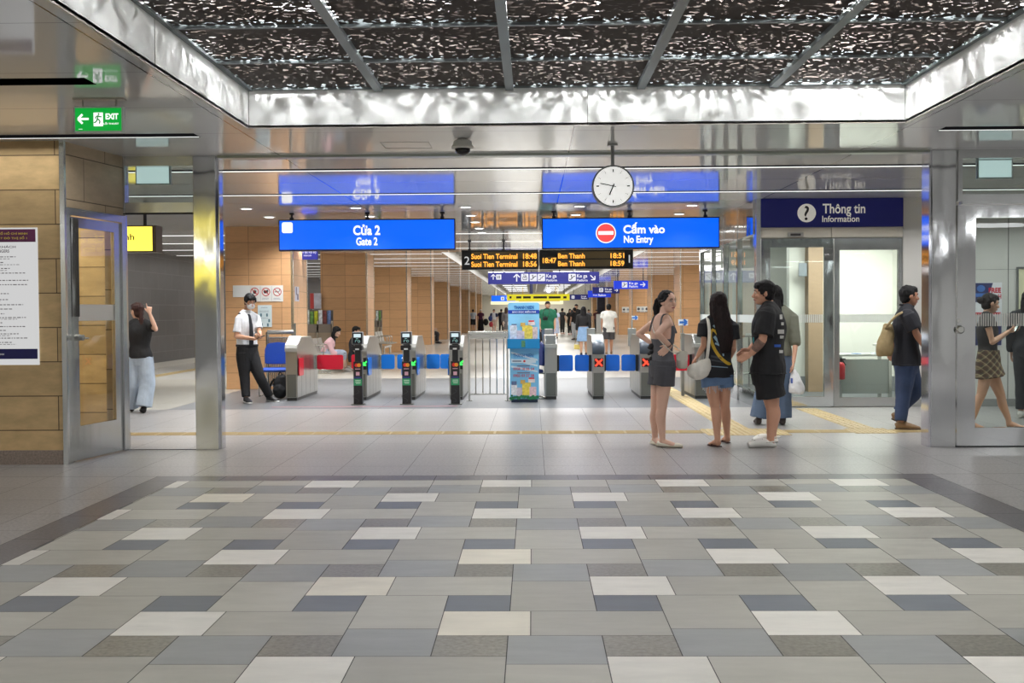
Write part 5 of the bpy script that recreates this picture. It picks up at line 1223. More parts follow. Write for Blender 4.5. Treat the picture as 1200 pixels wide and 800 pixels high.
# ------------------------------------------------------------------ people
UP = Vector((0,0,1))
def hair_mat(n, c): 
    return mat('hair_'+n, c, .6, nz=(60, .5), nscale=(1,1,.1), spec=.25)
def skin_mat(n, c): return mat('skin_'+n, c, .5, nz=(6, .04))
EYEM = mat('eye_dark', (30,22,20), .25); EYEW = mat('eye_white', (226,220,214), .3)
def lerp(a, b, t): return a+(b-a)*t
class Person:
    """joints J are world points; builds body, hair and clothes as one thing"""
    def __init__(s, label, J, f, skin=(226,184,156), build=1.0, scale=1.0, vox=.0065, face=True, hands=None, hair=('short',(22,20,22)), group=None, tilt=0.0, female=False, barefoot=False, lip=(176,96,92)):
        s.J = J; s.s = scale; s.b = build; s.vox = vox; s.skin = skin_mat('%d_%d_%d' % skin, skin); s.hairc = hair; s.female = female
        s.f = Vector((f[0], f[1], tilt)).normalized(); s.r = Vector((f[1], -f[0], 0)).normalized(); s.u = s.r.cross(s.f).normalized()
        s.side = (J['sr']-J['sl']); s.side.z *= .3; s.side.normalize()
        s.hside = (J['hr']-J['hl']); s.hside.z = 0; s.hside.normalize()
        s.tf = Vector((-s.side.y, s.side.x, 0)).normalized()       # torso front
        s.pel = lerp(J['hl'], J['hr'], .5); s.nb = J['neck']
        s.label = label; s.foot_r = .5
        s.body(hands or {}, barefoot, group)
        if face: s.faceparts(lip)
        s.hair()
    # ---- skin
    def torso(s, bm, grow=0.0, z_lo=None, z_hi=None, flare=0.0, top=None):
        k = s.s; b = s.b; fe = s.female
        P = [s.pel+UP*(-.05*k), s.pel+UP*(.06*k)]
        ch = lerp(s.pel, s.nb, .68); wa = lerp(s.pel, s.nb, .36); sh = lerp(s.pel, s.nb, .88)
        R = [(.155,.1),(.165 if fe else .16,.115),(.122 if fe else .148,.092),(.15 if fe else .172,.112),(.14 if fe else .16,.085),(.06,.06)]
        P += [wa, ch, sh, s.nb+UP*.01*k]
        R = [((a*b+grow)*k if i < 5 else (a+grow*.6)*k, (c*b+grow)*k if i < 5 else (c+grow*.5)*k) for i, (a, c) in enumerate(R)]
        pts = cr([(*p, *r) for p, r in zip(P, R)], 5)
        if z_lo is not None:
            pts = [q for q in pts if q[2] >= z_lo]
            q = list(pts[0]); q[2] = z_lo; q[3] += flare*k; q[4] += flare*k; pts = [tuple(q)]+pts
        if z_hi is not None: pts = [q for q in pts if q[2] <= z_hi]
        tube(bm, [q[:3] for q in pts], [(q[3], q[4]) for q in pts], side=s.side, n=22, sub=1)
    def hand(s, bm, w, e, spec):
        k = s.s; d = spec.get('dir') or (w-e).normalized(); d = Vector(d).normalized()
        nrm = spec.get('palm') or s.side*spec['sg']; nrm = Vector(nrm); nrm = (nrm-d*nrm.dot(d)).normalized()
        ac = d.cross(nrm).normalized(); 
        if ac.dot(spec.get('thumb', s.f)) < 0: ac = -ac          # ac points to the thumb side
        curl = spec.get('curl', .35)
        ell(bm, w+d*.045*k, (.036*k, .052*k, .015*k), (ac, d, nrm), 12, 8)
        ell(bm, w+d*.005*k, (.026*k, .03*k, .02*k), (ac, d, nrm), 10, 6)
        pt = spec.get('point')
        for i, L in enumerate((.068,.078,.072,.058)):
            base = w+d*(.086-.004*abs(i-1.2))*k+ac*(.03-.0205*i)*k
            c = curl if not (pt is not None) else (0.03 if i == pt else 1.5)
            p = base-d*.02*k; pts = [p, base]; a = 0; p = base
            for seg in (.45,.32,.23):
                a += c*.9; p = p+(d*math.cos(a)+nrm*math.sin(a))*L*seg*k; pts.append(p)
            tube(bm, pts, [.0095*k,.0092*k,.0085*k,.0078*k,.006*k], n=8, sub=2)
        tb = w+d*.02*k+ac*.022*k; td = (d*.75+ac*.6+nrm*.35*(1+curl)).normalized()
        tube(bm, [tb, tb+td*.035*k, tb+td*.06*k+d*.006*k, tb+td*.075*k+d*.012*k], [.013*k,.0115*k,.01*k,.008*k], n=8, sub=2)
    def body(s, hands, barefoot, group):
        J, k, b = s.J, s.s, s.b; bm = B(); fe = s.female; am = (.88 if fe else 1)*(.5+.5*b)
        s.torso(bm)
        tube(bm, [J['sl']-UP*.015*k, s.nb-UP*.02*k, J['sr']-UP*.015*k], [.05*k*am,.06*k,.05*k*am], n=14)
        # neck and head
        h = J['head']; f, r, u = s.f, s.r, s.u; ax = (r, f, u)
        tube(bm, [s.nb-UP*.05*k, lerp(s.nb, h, .45)-f*.008*k, h-u*.03*k-f*.02*k], [.062*k*(.9 if fe else 1),.052*k*(.88 if fe else 1),.052*k], n=14)
        ell(bm, h+u*.022*k-f*.004*k, (.076*k,.096*k,.094*k), ax, 20, 14)
        ell(bm, h-u*.045*k+f*.022*k, (.058*k,.066*k,.07*k), ax, 18, 12)
        ell(bm, h-u*.088*k+f*.052*k, (.03*k,.03*k,.024*k), ax, 12, 8)
        tube(bm, [h+u*.012*k+f*.086*k, h-u*.012*k+f*.097*k, h-u*.03*k+f*.106*k, h-u*.038*k+f*.092*k], [.009*k,.011*k,.016*k,.012*k], side=r, n=10, sub=3)
        for sg in (-1, 1):
            ell(bm, h+r*sg*.032*k-u*.028*k+f*.066*k, (.026*k,.022*k,.024*k), ax, 10, 8)          # cheek
            ell(bm, h+r*sg*.03*k+u*.022*k+f*.08*k, (.024*k,.012*k,.008*k), ax, 10, 6)            # brow ridge
            ell(bm, h+r*sg*.077*k-u*.006*k-f*.008*k, (.012*k,.02*k,.032*k), ax, 10, 8)           # ear
        ell(bm, h-u*.062*k+f*.084*k, (.022*k,.01*k,.007*k), ax, 10, 6); ell(bm, h-u*.073*k+f*.081*k, (.019*k,.01*k,.008*k), ax, 10, 6)
        # arms
        for S_, sg in (('l', -1), ('r', 1)):
            a, e, w = J['s'+S_], J['e'+S_], J['w'+S_]
            ell(bm, a-UP*.02*k, .054*k*am)
            tube(bm, [lerp(a, e, .02), lerp(a, e, .4), lerp(a, e, .85), e], [.05*k*am,.046*k*am,.038*k*am,.037*k*am], n=14, sub=3)
            tube(bm, [lerp(e, a, .06), e, lerp(e, w, .3), w], [.037*k*am,.038*k*am,.038*k*am,.026*k*am], n=14, sub=3); ell(bm, e, .038*k*am)
            sp = dict(hands.get(S_, {})); sp['sg'] = -sg
            s.hand(bm, w, e, sp)
        # legs
        for S_ in 'lr':
            hp, kn, an, tt = J['h'+S_], J['k'+S_], J['a'+S_], J['t'+S_]
            bl = .5+.5*b; fl = 1.0 if not fe else .96
            tube(bm, [hp+UP*.04*k, lerp(hp, kn, .25), lerp(hp, kn, .65), kn], [(.09*k*bl*fl,.098*k*bl*fl),(.084*k*bl*fl,.09*k*bl*fl),(.066*k*bl,.07*k*bl),(.053*k*bl,.056*k*bl)], side=s.hside, n=18, sub=4)
            back = -(tt-an); back.z = 0; back = back.normalized() if back.length > 1e-4 else Vector((0,1,0))
            tube(bm, [lerp(kn, hp, .1), kn, lerp(kn, an, .3)+back*.014*k, lerp(kn, an, .6)+back*.006*k, lerp(kn, an, .92), an-UP*.03*k], [.056*k*bl,.053*k*bl,.056*k*bl,.045*k*bl,.034*k*bl,.035*k], n=16, sub=3)
            hl = an+back*.03*k-UP*.045*k
            ft = tt+UP*.022*k
            tube(bm, [hl, lerp(hl, ft, .3)+UP*.016*k, lerp(hl, ft, .7), ft], [(.03*k,.03*k),(.034*k,.034*k),(.043*k,.024*k),(.03*k,.014*k)], side=back.cross(UP), n=14, sub=3)
        me = remesh(bm, s.vox, 3, floor=.0005)
        zmin = min(J['al'].z, J['ar'].z)
        s.o = finish('person', me, s.skin, None, True, loc=(s.pel.x, s.pel.y, 0))
        setp(s.o, s.label, 'person', group)
    def part(s, name, bm, m, vox=None, smooth=2, wob=0.0, freq=7, label=None, floor=None):
        me = remesh(bm, vox or s.vox*1.15, smooth, wob, freq, floor)
        o = finish(name, me, m, s.o, True)
        if label: o['label'] = label
        return o
    def raw(s, name, bm, m, smooth=True, label=None): return obj(name, bm, m, s.o, smooth, label=label)
    def faceparts(s, lip):
        k = s.s; nolip = lip is None; h, f, r, u = s.J['head'], s.f, s.r, s.u; ax = (r, f, u)
        for sg in (-1, 1):
            c = h+r*sg*.031*k+u*.004*k+f*.084*k
            bm = B(); ell(bm, c, (.0135*k,.007*k,.0062*k), ax, 10, 6); n0 = len(bm.faces); ell(bm, c+f*.0032*k, (.006*k,.0052*k,.0058*k), ax, 10, 6)
            bm.faces.ensure_lookup_table()
            for q in bm.faces[n0:]: q.material_index = 1
            s.raw('eye', bm, [EYEW, EYEM])
            bm = B(); tube(bm, [c+u*.011*k-r*sg*.014*k-f*.002*k, c+u*.0125*k+f*.002*k, c+u*.008*k+r*sg*.016*k-f*.008*k], [(.003*k,.0035*k)]*3, n=8, sub=3); s.raw('eyelash', bm, EYEM)
            bm = B(); tube(bm, [c+u*.022*k-r*sg*.016*k+f*.006*k, c+u*.027*k+f*.006*k, c+u*.021*k+r*sg*.018*k-f*.006*k], [(.003*k,.005*k)]*3, n=8, sub=3); s.raw('eyebrow', bm, hair_mat('brow', (34,28,26)))
        if nolip: return
        bm = B(); tube(bm, [h-u*.066*k-r*.022*k+f*.082*k, h-u*.064*k+f*.0945*k, h-u*.066*k+r*.022*k+f*.082*k], [(.004*k,.0055*k),(.007*k,.0085*k),(.004*k,.0055*k)], n=10, sub=3); s.raw('lips', bm, mat('lips_%d_%d_%d' % lip, lip, .4))
    def cap(s, bm, low=0.0, fringe=True, vol=1.0):
        k = s.s; h, f, r, u = s.J['head'], s.f, s.r, s.u; ax = (r, f, u)
        ell(bm, h+u*.036*k-f*.02*k, (.086*k*vol,.098*k*vol,.095*k*vol), ax, 20, 14)
        ell(bm, h-u*(.02+low)*k-f*.045*k, (.074*k*vol,.06*k*vol,.07*k), ax, 16, 10)
        if fringe: ell(bm, h+u*.082*k+f*.03*k, (.07*k,.062*k,.036*k), ax, 16, 10); ell(bm, h+u*.06*k+f*.066*k, (.056*k,.026*k,.028*k), ax, 14, 8)
    def hair(s):
        kind, col = s.hairc[0], s.hairc[1]; k = s.s; h, f, r, u = s.J['head'], s.f, s.r, s.u
        if kind == 'none': return
        m = hair_mat('%d_%d_%d' % col, col); bm = B()
        if kind == 'short': s.cap(bm, 0)
        elif kind == 'messy':
            s.cap(bm, .0, vol=1.05); ell(bm, h+u*.072*k+f*.055*k, (.072*k,.04*k,.036*k), (r,f,u)); 
            for sg in (-1, 1): ell(bm, h+r*sg*.074*k+u*.03*k+f*.01*k, (.014*k,.05*k,.04*k), (r,f,u))
        elif kind in ('long', 'verylong'):
            s.cap(bm, .02, vol=1.06); L = s.hairc[2]; w = s.hairc[3] if len(s.hairc) > 3 else .095
            off = s.hairc[4] if len(s.hairc) > 4 else Vector((0,0,0)); b = -s.f; b.z = 0; b.normalize(); rr = Vector((s.r.x, s.r.y, 0))
            tube(bm, [h+u*.06*k+b*.02*k, h-u*.06*k+b*.055*k, h-UP*.2*k+b*.085*k+off*.35, h-UP*(.2+L*.5)*k+b*.1*k+off*.7, h-UP*(.2+L)*k+b*.085*k+off], [(.08*k,.07*k),((w-.004)*k,.062*k),(w*k,.045*k),(w*.92*k,.038*k),(w*.55*k,.018*k)], side=rr, n=18, sub=5)
            for sg in (-1, 1): tube(bm, [h+u*.05*k+r*sg*.066*k, h-u*.04*k+r*sg*.082*k-f*.01*k, h-UP*.16*k+r*sg*.085*k+b*.03*k], [.026*k,.024*k,.016*k], n=10, sub=4)
        elif kind == 'pony':
            s.cap(bm, -.01, fringe=False); d = s.hairc[2] if len(s.hairc) > 2 else .3
            p = h+u*.03*k-f*.115*k; bm2 = None
            ell(bm, p+f*.02*k, (.03*k,.03*k,.03*k)); b = -s.f; b.z = 0
            tube(bm, [p, p+b*.035*k-UP*.02*k, p+b*.05*k-UP*.1*k, p+b*.035*k-UP*d*.75*k, p+b*.02*k-UP*d*k], [.02*k,.032*k,.04*k,.034*k,.008*k], n=12, sub=5)
            for sg in (-1, 1): tube(bm, [h+u*.06*k+r*sg*.05*k+f*.05*k, h+u*.01*k+r*sg*.077*k+f*.02*k, h-u*.0*k+r*sg*.078*k-f*.05*k], [.012*k,.014*k,.014*k], n=8, sub=3)
        elif kind == 'bun':
            s.cap(bm, 0); ell(bm, h+u*.02*k-f*.125*k, (.045*k,.04*k,.045*k))
        elif kind == 'lowtail':
            s.cap(bm, .01); p = h-u*.07*k-f*.09*k; b = -s.f; b.z = 0
            tube(bm, [h-u*.02*k-f*.07*k, p, p-UP*.06*k+b*.015*k, p-UP*.17*k+b*.012*k, p-UP*.2*k], [.05*k,.034*k,.036*k,.03*k,.01*k], n=12, sub=4)
        s.part('hair', bm, m, s.vox, 1, .006*k, 30)
    # ---- clothes
    def shirt(s, col, hem, sleeve=.55, grow=.018, flare=.01, neck=.0, name='shirt', m=None, sw=1.0, wob=.006, low=None, collar=False):
        k, J = s.s, s.J; bm = B()
        s.torso(bm, grow+.004, z_lo=hem, flare=flare)
        am = (.88 if s.female else 1)*(.5+.5*s.b)
        tube(bm, [J['sl']-UP*.018*k, s.nb-UP*.012*k, J['sr']-UP*.018*k], [(.05*am+grow*.75)*k, (.062+grow*.5)*k, (.05*am+grow*.75)*k], n=16)
        if sleeve:
            for q in 'lr':
                a, e, w = J['s'+q], J['e'+q], J['w'+q]; g = grow*sw
                ell(bm, a-UP*.02*k, (.054*am+g*.8)*k)
                if sleeve <= 1: tube(bm, [a, lerp(a, e, sleeve*.5), lerp(a, e, sleeve)], [(.05*am+g)*k, (.049*am+g*1.15)*k, (.046*am+g*1.3)*k], n=16, sub=3)
                else:
                    t = sleeve-1
                    tube(bm, [a, lerp(a, e, .5), e], [(.05*am+g)*k, (.047*am+g)*k, (.041*am+g)*k], n=16, sub=3); ell(bm, e, (.041*am+g)*k)
                    tube(bm, [e, lerp(e, w, t*.5), lerp(e, w, t)], [(.041*am+g)*k, (.038*am+g)*k, (.032*am+g)*k], n=16, sub=3)
        o = s.part(name, bm, m or mat('cloth_%d_%d_%d' % col, col, .8, nz=(9, .1), bump=(14, .25)), None, 2, wob*k, 7)
        s.top = o; return o
    def vest(s, col, hem, top_z, grow=.008, name='tank_top', wob=.003, front_z=None):
        k = s.s; bm = B(); s.torso(bm, grow, z_lo=hem, z_hi=top_z, flare=.0)
        if front_z:        # the front reaches higher than the open back
            b2 = B(); s.torso(b2, grow, z_lo=top_z-.06, z_hi=front_z)
            bmesh.ops.bisect_plane(b2, geom=b2.verts[:]+b2.edges[:]+b2.faces[:], plane_co=lerp(s.pel, s.nb, .7), plane_no=s.tf, clear_inner=True)
            bmesh.ops.holes_fill(b2, edges=b2.edges[:]); t = bpy.data.meshes.new('t'); b2.to_mesh(t); b2.free(); bm.from_mesh(t); bpy.data.meshes.remove(t)
        return s.part(name, bm, mat('cloth_%d_%d_%d' % col, col, .75, nz=(9, .08), bump=(14, .2)), None, 1, wob*k, 7)
    def trousers(s, col, bottom=None, grow=.014, wide=0.0, name='trousers', m=None, waist=.08, wob=.005, frac=None, flare=None):
        """frac: how far down the leg the cloth goes (1 = knee, 2 = ankle)"""
        k, J = s.s, s.J; bm = B(); b = s.b; frac = frac or 1.93
        tube(bm, [s.pel-UP*.09*k, s.pel-UP*.0*k, s.pel+UP*.06*k, s.pel+UP*waist*k], [((.14*b+grow)*k,(.1*b+grow)*k),((.163*b+grow)*k,(.112*b+grow)*k),((.16*b+grow)*k,(.114*b+grow)*k),((.15*b+grow)*k,(.108*b+grow)*k)], side=s.hside, n=22, sub=3)
        bl = .5+.5*b
        for q in 'lr':
            hp, kn, an = J['h'+q], J['k'+q], J['a'+q]
            g = grow; W = wide
            P = [(hp+UP*.03*k, .092*bl+g, .1*bl+g)]
            P.append((lerp(hp, kn, min(frac, 1)*.5), .08*bl+g+W*.3, .085*bl+g+W*.3))
            P.append((lerp(hp, kn, min(frac, 1)), .062*bl+g+W*.6+(.02 if frac <= 1 else 0), .064*bl+g+W*.6+(.02 if frac <= 1 else 0)))
            if frac > 1:
                P.append((lerp(kn, an, (frac-1)*.5), .053*bl+g+W*.8, .054*bl+g+W*.8)); P.append((lerp(kn, an, frac-1), .044*bl+g+W, .046*bl+g+W))
            tube(bm, [p[0] for p in P], [(p[1]*k, p[2]*k) for p in P], side=s.hside, n=18, sub=4)
        return s.part(name, bm, m or mat('cloth_%d_%d_%d' % col, col, .8, nz=(9, .1), bump=(14, .25)), None, 2, wob*k, 8)
    def skirt(s, col, bottom, w0=.0, w1=.06, name='skirt', m=None, pleat=0.0, waist=.1):
        k = s.s; bm = B(); mid = lerp(lerp(s.J['kl'], s.J['kr'], .5), s.pel, .4); lo = Vector((mid.x, mid.y, bottom))
        tube(bm, [lo, lerp(lo, s.pel, .5), s.pel+UP*.0, s.pel+UP*waist*k], [((.165*s.b+w1)*k,(.13*s.b+w1)*k),((.168*s.b+w1*.6)*k,(.13*s.b+w1*.6)*k),((.168*s.b+.022)*k,(.126*s.b+.022)*k),((.15*s.b+.014)*k,(.11*s.b+.016)*k)], side=s.hside, n=28, sub=4)
        return s.part(name, bm, m or mat('cloth_%d_%d_%d' % col, col, .8, nz=(9, .1), bump=(14, .25)), None, 2, .007*k, 8)
    def shoes(s, col, kind='shoe', m=None, sole=None):
        k, J = s.s, s.J
        for q in 'lr':
            an, tt = J['a'+q], J['t'+q]; d = tt-an; dz = d.copy(); d.z = 0; d.normalize(); sd = d.cross(UP)
            hl = an-d*.045*k; g0 = min(an.z-.075*k, tt.z) if an.z > .11*k else 0
            def at(t, z): 
                p = lerp(hl, tt+d*.015*k, t); base = lerp(Vector((0,0,an.z-.08*k)), Vector((0,0,tt.z)), t).z
                return Vector((p.x, p.y, base+z*k))
            bm = B()
            if kind == 'shoe': tube(bm, [at(-.04,.035), at(.12,.045), at(.42,.045), at(.75,.032), at(1.03,.022)], [(.03*k,.035*k),(.038*k,.046*k),(.042*k,.044*k),(.05*k,.032*k),(.03*k,.018*k)], side=sd, n=16, sub=4); ell(bm, at(.14,.07), (.042*k,.042*k,.032*k))
            elif kind == 'flat': tube(bm, [at(-.03,.03), at(.15,.03), at(.5,.018), at(.8,.024), at(1.03,.018)], [(.028*k,.03*k),(.035*k,.034*k),(.037*k,.018*k),(.043*k,.026*k),(.026*k,.016*k)], side=sd, n=16, sub=4)
            elif kind == 'clog': tube(bm, [at(-.02,.02), at(.2,.03), at(.45,.045), at(.75,.045), at(1.08,.025)], [(.034*k,.02*k),(.044*k,.03*k),(.05*k,.044*k),(.057*k,.045*k),(.038*k,.025*k)], side=sd, n=18, sub=4)
            else: tube(bm, [at(-.05,.006), at(.3,.006), at(.75,.006), at(1.06,.006)], [(.03*k,.008*k),(.034*k,.008*k),(.048*k,.008*k),(.03*k,.007*k)], side=sd, n=14, sub=4)
            o = s.part('shoe' if kind != 'sandal' else 'sandal', bm, m or mat('shoe_%d_%d_%d' % col, col, .55), s.vox*.8, 1, floor=.001)
            if kind in ('sandal', 'clog', 'flat') or sole:
                bm = B()
                if kind == 'sandal': tube(bm, [at(.45,.012)+sd*.045*k, at(.6,.05), at(.8,.035)], [.006*k]*3, n=8, sub=4); tube(bm, [at(.45,.012)-sd*.045*k, at(.6,.05), at(.8,.035)], [.006*k]*3, n=8, sub=4); obj('strap', bm, m or mat('shoe_%d_%d_%d' % col, col, .55), o, True)
                elif kind == 'clog':
                    for t_ in (.55,.7,.85):
                        for g_ in (-.026, 0, .026): ell(bm, at(t_, .083-.03*max(0,t_-.6))+sd*g_*k, (.006*k,.006*k,.005*k), None, 8, 5)
                    obj('vent_holes', bm, mat('hole_grey', (130,128,124), .7), o, True)
                    bm = B(); tube(bm, [at(.42,.05)+sd*.045*k, at(.0,.062)+sd*.036*k, at(-.1,.06), at(.0,.062)-sd*.036*k, at(.42,.05)-sd*.045*k], [(.008*k,.006*k)]*5, n=8, sub=4); obj('heel_strap', bm, m or mat('shoe_%d_%d_%d' % col, col, .55), o, True)
                elif kind == 'flat': tube(bm, [at(.42,.02)+sd*.038*k, at(.4,.06), at(.42,.02)-sd*.038*k], [.005*k]*3, n=8, sub=4); obj('strap', bm, m or mat('shoe_%d_%d_%d' % col, col, .55), o, True)
                if sole: 
                    bm = B(); tube(bm, [at(-.06,.012), at(.2,.012), at(.75,.012), at(1.06,.012)], [(.034*k,.012*k),(.042*k,.012*k),(.053*k,.012*k),(.036*k,.012*k)], side=sd, n=14, sub=4); obj('sole', bm, mat('sole_%d_%d_%d' % sole, sole, .6), o, True)
def decal(o, name, polys, m, push=.003, Y=12, parent=None, step=2):
    """lays a picture (polygons traced in photo pixels) onto the cloth of o, following its folds"""
    dg = bpy.context.evaluated_depsgraph_get(); bv = BVHTree.FromPolygons([v.co+root_loc(o) for v in o.data.vertices], [tuple(p.vertices) for p in o.data.polygons])
    bm = B()
    for poly in polys:
        def hit(px_, py_):
            d = ray(px_, py_).normalized(); h = bv.ray_cast(CAM, d)
            return h
        if isinstance(poly, tuple) and poly[0] == 'line':
            pts = cr([tuple(p) for p in poly[1]], 6); w = poly[2]; L = []
            for i, p in enumerate(pts):
                a = Vector(pts[max(i-1,0)]); b = Vector(pts[min(i+1,len(pts)-1)]); t = (b-a).normalized(); n = Vector((-t.y, t.x))*w/2
                h1, h2 = hit(p[0]+n.x, p[1]+n.y), hit(p[0]-n.x, p[1]-n.y)
                L.append((h1[0]-ray(*p).normalized()*push, h2[0]-ray(*p).normalized()*push) if h1[0] and h2[0] else None)
            for q, v in zip(L, L[1:]):
                if q and v: quad(bm, [q[0], q[1], v[1], v[0]])
        else:
            # fan of small quads over an axis-aligned rectangle (x0,y0,x1,y1)
            x0, y0, x1, y1 = poly; nx = max(1, int((x1-x0)/1.2)); ny = max(1, int((y1-y0)/1.2)); g = {}
            for i in range(nx+1):
                for j in range(ny+1):
                    h = hit(x0+(x1-x0)*i/nx, y0+(y1-y0)*j/ny)
                    if h[0]: g[i, j] = h[0]-ray(x0, y0).normalized()*push
            for i in range(nx):
                for j in range(ny):
                    if all(q in g for q in ((i,j),(i+1,j),(i+1,j+1),(i,j+1))): quad(bm, [g[i,j], g[i+1,j], g[i+1,j+1], g[i,j+1]])
    return obj(name, bm, m, parent or o)
def joints(Y, d):
    """photo pixels + depth offset -> world points; feet are given by heel and toe on the floor"""
    J = {}
    for k_, v in d.items():
        if k_ in ('fl', 'fr'):
            q = k_[1]; hz = v[4] if len(v) > 4 else 0
            hp = on_z(v[0], v[1], hz); tp = on_z(v[2], v[3], v[5] if len(v) > 5 else 0)
            dr = tp-hp; dr.z = 0; L = dr.length; dr.normalize()
            sc = d.get('foot', .25)
            # keep the foot's real length along the traced direction
            J['a'+q] = hp+dr*.05+UP*.085; J['t'+q] = hp+dr*max(.17, min(L, sc))
            J['t'+q].z = v[5] if len(v) > 5 else 0
        elif k_ == 'foot': pass
        else: J[k_] = on_y(v[0], v[1], Y+(v[2] if len(v) > 2 else 0))
    return J
def default_J(X, Y, H, f, walk=0.0, arm='down', lean=0.0):
    s = H/1.7; f = Vector((f[0], f[1], 0)).normalized(); r = Vector((f.y, -f.x, 0)); o = Vector((X, Y, 0))
    J = {'hl': o-r*.085*s+UP*.9*s, 'hr': o+r*.085*s+UP*.9*s, 'neck': o+UP*1.42*s+f*lean, 'sl': o-r*.175*s+UP*1.385*s+f*lean, 'sr': o+r*.175*s+UP*1.385*s+f*lean, 'head': o+UP*1.575*s+f*(.025*s+lean*1.2)}
    for q, sg in (('l', -1), ('r', 1)):
        ww = walk*sg*s
        J['k'+q] = o+r*sg*.085*s+UP*.49*s+f*(ww*.5+.03*abs(walk)); J['a'+q] = o+r*sg*.085*s+UP*(.085*s if ww >= 0 else .085*s+.06*abs(walk))+f*ww*.95; J['t'+q] = J['a'+q]+f*.19*s; J['t'+q].z = 0
        sh = J['s'+q]
        if arm == 'down' or (isinstance(arm, dict) and arm.get(q, 'down') == 'down'):
            J['e'+q] = sh+r*sg*.045*s-UP*.28*s-f*(ww*.35+.02); J['w'+q] = J['e'+q]+r*sg*.01*s-UP*.235*s+f*(.08*s-ww*.3)
        else:
            a = arm if isinstance(arm, str) else arm[q]
            if a == 'front': J['e'+q] = sh+r*sg*.04*s-UP*.27*s+f*.03; J['w'+q] = J['e'+q]-r*sg*.1*s+UP*.05*s+f*.22*s
            elif a == 'phone': J['e'+q] = sh+r*sg*.05*s-UP*.26*s+f*.04; J['w'+q] = J['e'+q]-r*sg*.08*s+UP*.12*s+f*.2*s
            elif a == 'hip': J['e'+q] = sh+r*sg*.18*s-UP*.24*s-f*.06; J['w'+q] = J['hr' if q == 'r' else 'hl']+r*sg*.07*s+UP*.1*s
    return J, s
exec_people = True
# ------------------------------------------------------------------ the people near the camera
# woman in grey, hands on hips, looking back
J = joints(12.0, {'head': (782.3,353.5,-.0), 'neck': (777,369.5,0), 'sr': (782.5,377.5,-.11), 'sl': (765,379,.12), 'er': (770.5,391.5,-.3), 'wr': (785.5,405,-.19), 'el': (748.5,391,.26), 'wl': (764,402.5,.16),
     'hr': (779.5,432,-.08), 'hl': (773,431.5,.07), 'kr': (775.5,478,-.06), 'kl': (768.5,479,.06), 'fr': (770.5,523.8,797,524.3), 'fl': (764.5,520.5,776,522.6), 'foot': .235})
W1 = Person('woman in grey tank top and shorts with hands on hips, looking back over her shoulder', J, (.62,-.78), skin=(222,180,158), scale=.985, female=True, build=.98, hair=('pony',(20,17,20),.27), hands={'r': {'dir': (-.75,-.1,-.6), 'palm': (.3,1,0), 'curl': .12, 'thumb': (.3,0,.9)}, 'l': {'dir': (.7,-.2,-.5), 'palm': (.2,-1,0), 'curl': .2}}, lip=(170,90,92))
W1.vest((92,93,100), on_y(776,424,12).z, on_y(776,394,12).z, front_z=on_y(776,379.5,12).z)
bm = B(); b0 = W1.nb
for q in 'lr':     # shoulder straps
    sh = lerp(W1.J['s'+q], W1.nb, .42)
    tube(bm, [lerp(W1.pel, W1.nb, .7)-W1.tf*.105+W1.side*(.09 if q == 'r' else -.09), sh-W1.tf*.05+UP*.02, sh+UP*.047, sh+W1.tf*.06+UP*.012, lerp(W1.pel, W1.nb, .66)+W1.tf*.112+W1.side*(.085 if q == 'r' else -.085)], [(.014,.006)]*5, n=8, sub=5)
W1.part('top_straps', bm, MATS['cloth_92_93_100'], .005, 1)
W1.trousers((74,74,80), frac=.42, grow=.022, wide=.02, name='shorts', waist=.09)
W1.shoes((226,220,204), 'flat', sole=(196,186,166))
bm = B(); p = W1.J['head']+W1.u*.03*W1.s-W1.f*.1*W1.s
tube(bm, [p+W1.r*.03, p+W1.u*.03-W1.f*.01, p-W1.r*.03, p-W1.u*.03-W1.f*.01, p+W1.r*.03], [.008]*5, n=8, sub=4); W1.raw('hair_tie', bm, mat('tie_grey', (150,156,170), .6))
bm = B(); wv = lerp(W1.J['wr'], W1.J['er'], .1); ax_ = (W1.J['wr']-W1.J['er']).normalized(); s1 = ax_.orthogonal().normalized(); s2 = ax_.cross(s1)
tube(bm, [wv+(s1*math.cos(t*PI/6)+s2*math.sin(t*PI/6))*.031 for t in range(13)], [.005]*13, n=6, sub=1); W1.raw('bracelet', bm, BLACKP)
bm = B()           # dark bows of the top along its back
for z_ in (405, 412, 420): 
    p = on_y(763.5, z_, 12.02); ell(bm, p+Vector((0,-.02,0)), (.03,.03,.026)); ell(bm, p+Vector((-.025,0,-.02)), (.022,.02,.016))
W1.part('back_bows', bm, mat('bow_black', (30,30,34), .7), .008, 1, .004, 20)
# her small pale bag hangs in front of her on a strap
bg = on_y(798.5, 420, 12.0)
S = thing('shoulder_bag', (bg.x, 12.0, bg.z-.1), 'small off-white shoulder bag worn by the woman in grey', 'bag')
bm = B(); prism_y(bm, rrect(bg.x-.052, bg.x+.058, bg.z-.105, bg.z+.075, .03), 11.95, 12.03); bmesh.ops.bevel(bm, geom=bm.edges[:], offset=.008, segments=2, affect='EDGES'); obj('bag_body', bm, mat('bag_ivory', (214,210,196), .5), S, True)
bm = B(); prism_y(bm, rrect(bg.x-.055, bg.x+.06, bg.z-.02, bg.z+.08, .02), 11.94, 11.95); obj('bag_flap', bm, mat('bag_ivory2', (200,196,184), .5), S)
bm = B(); tube(bm, [(bg.x,11.99,bg.z+.07), tuple(on_y(787,412,11.8)), tuple(on_y(772,397,11.78)), tuple(on_y(765.5,387,11.92)), tuple(on_y(764.5,379,12.05)), tuple(on_y(766,377,12.12)), tuple(on_y(780,395,12.16)), (bg.x+.01,12.0,bg.z+.07)], [(.006,.006)]*8, n=8, sub=6); obj('strap', bm, MATS['bag_ivory'], S, True)

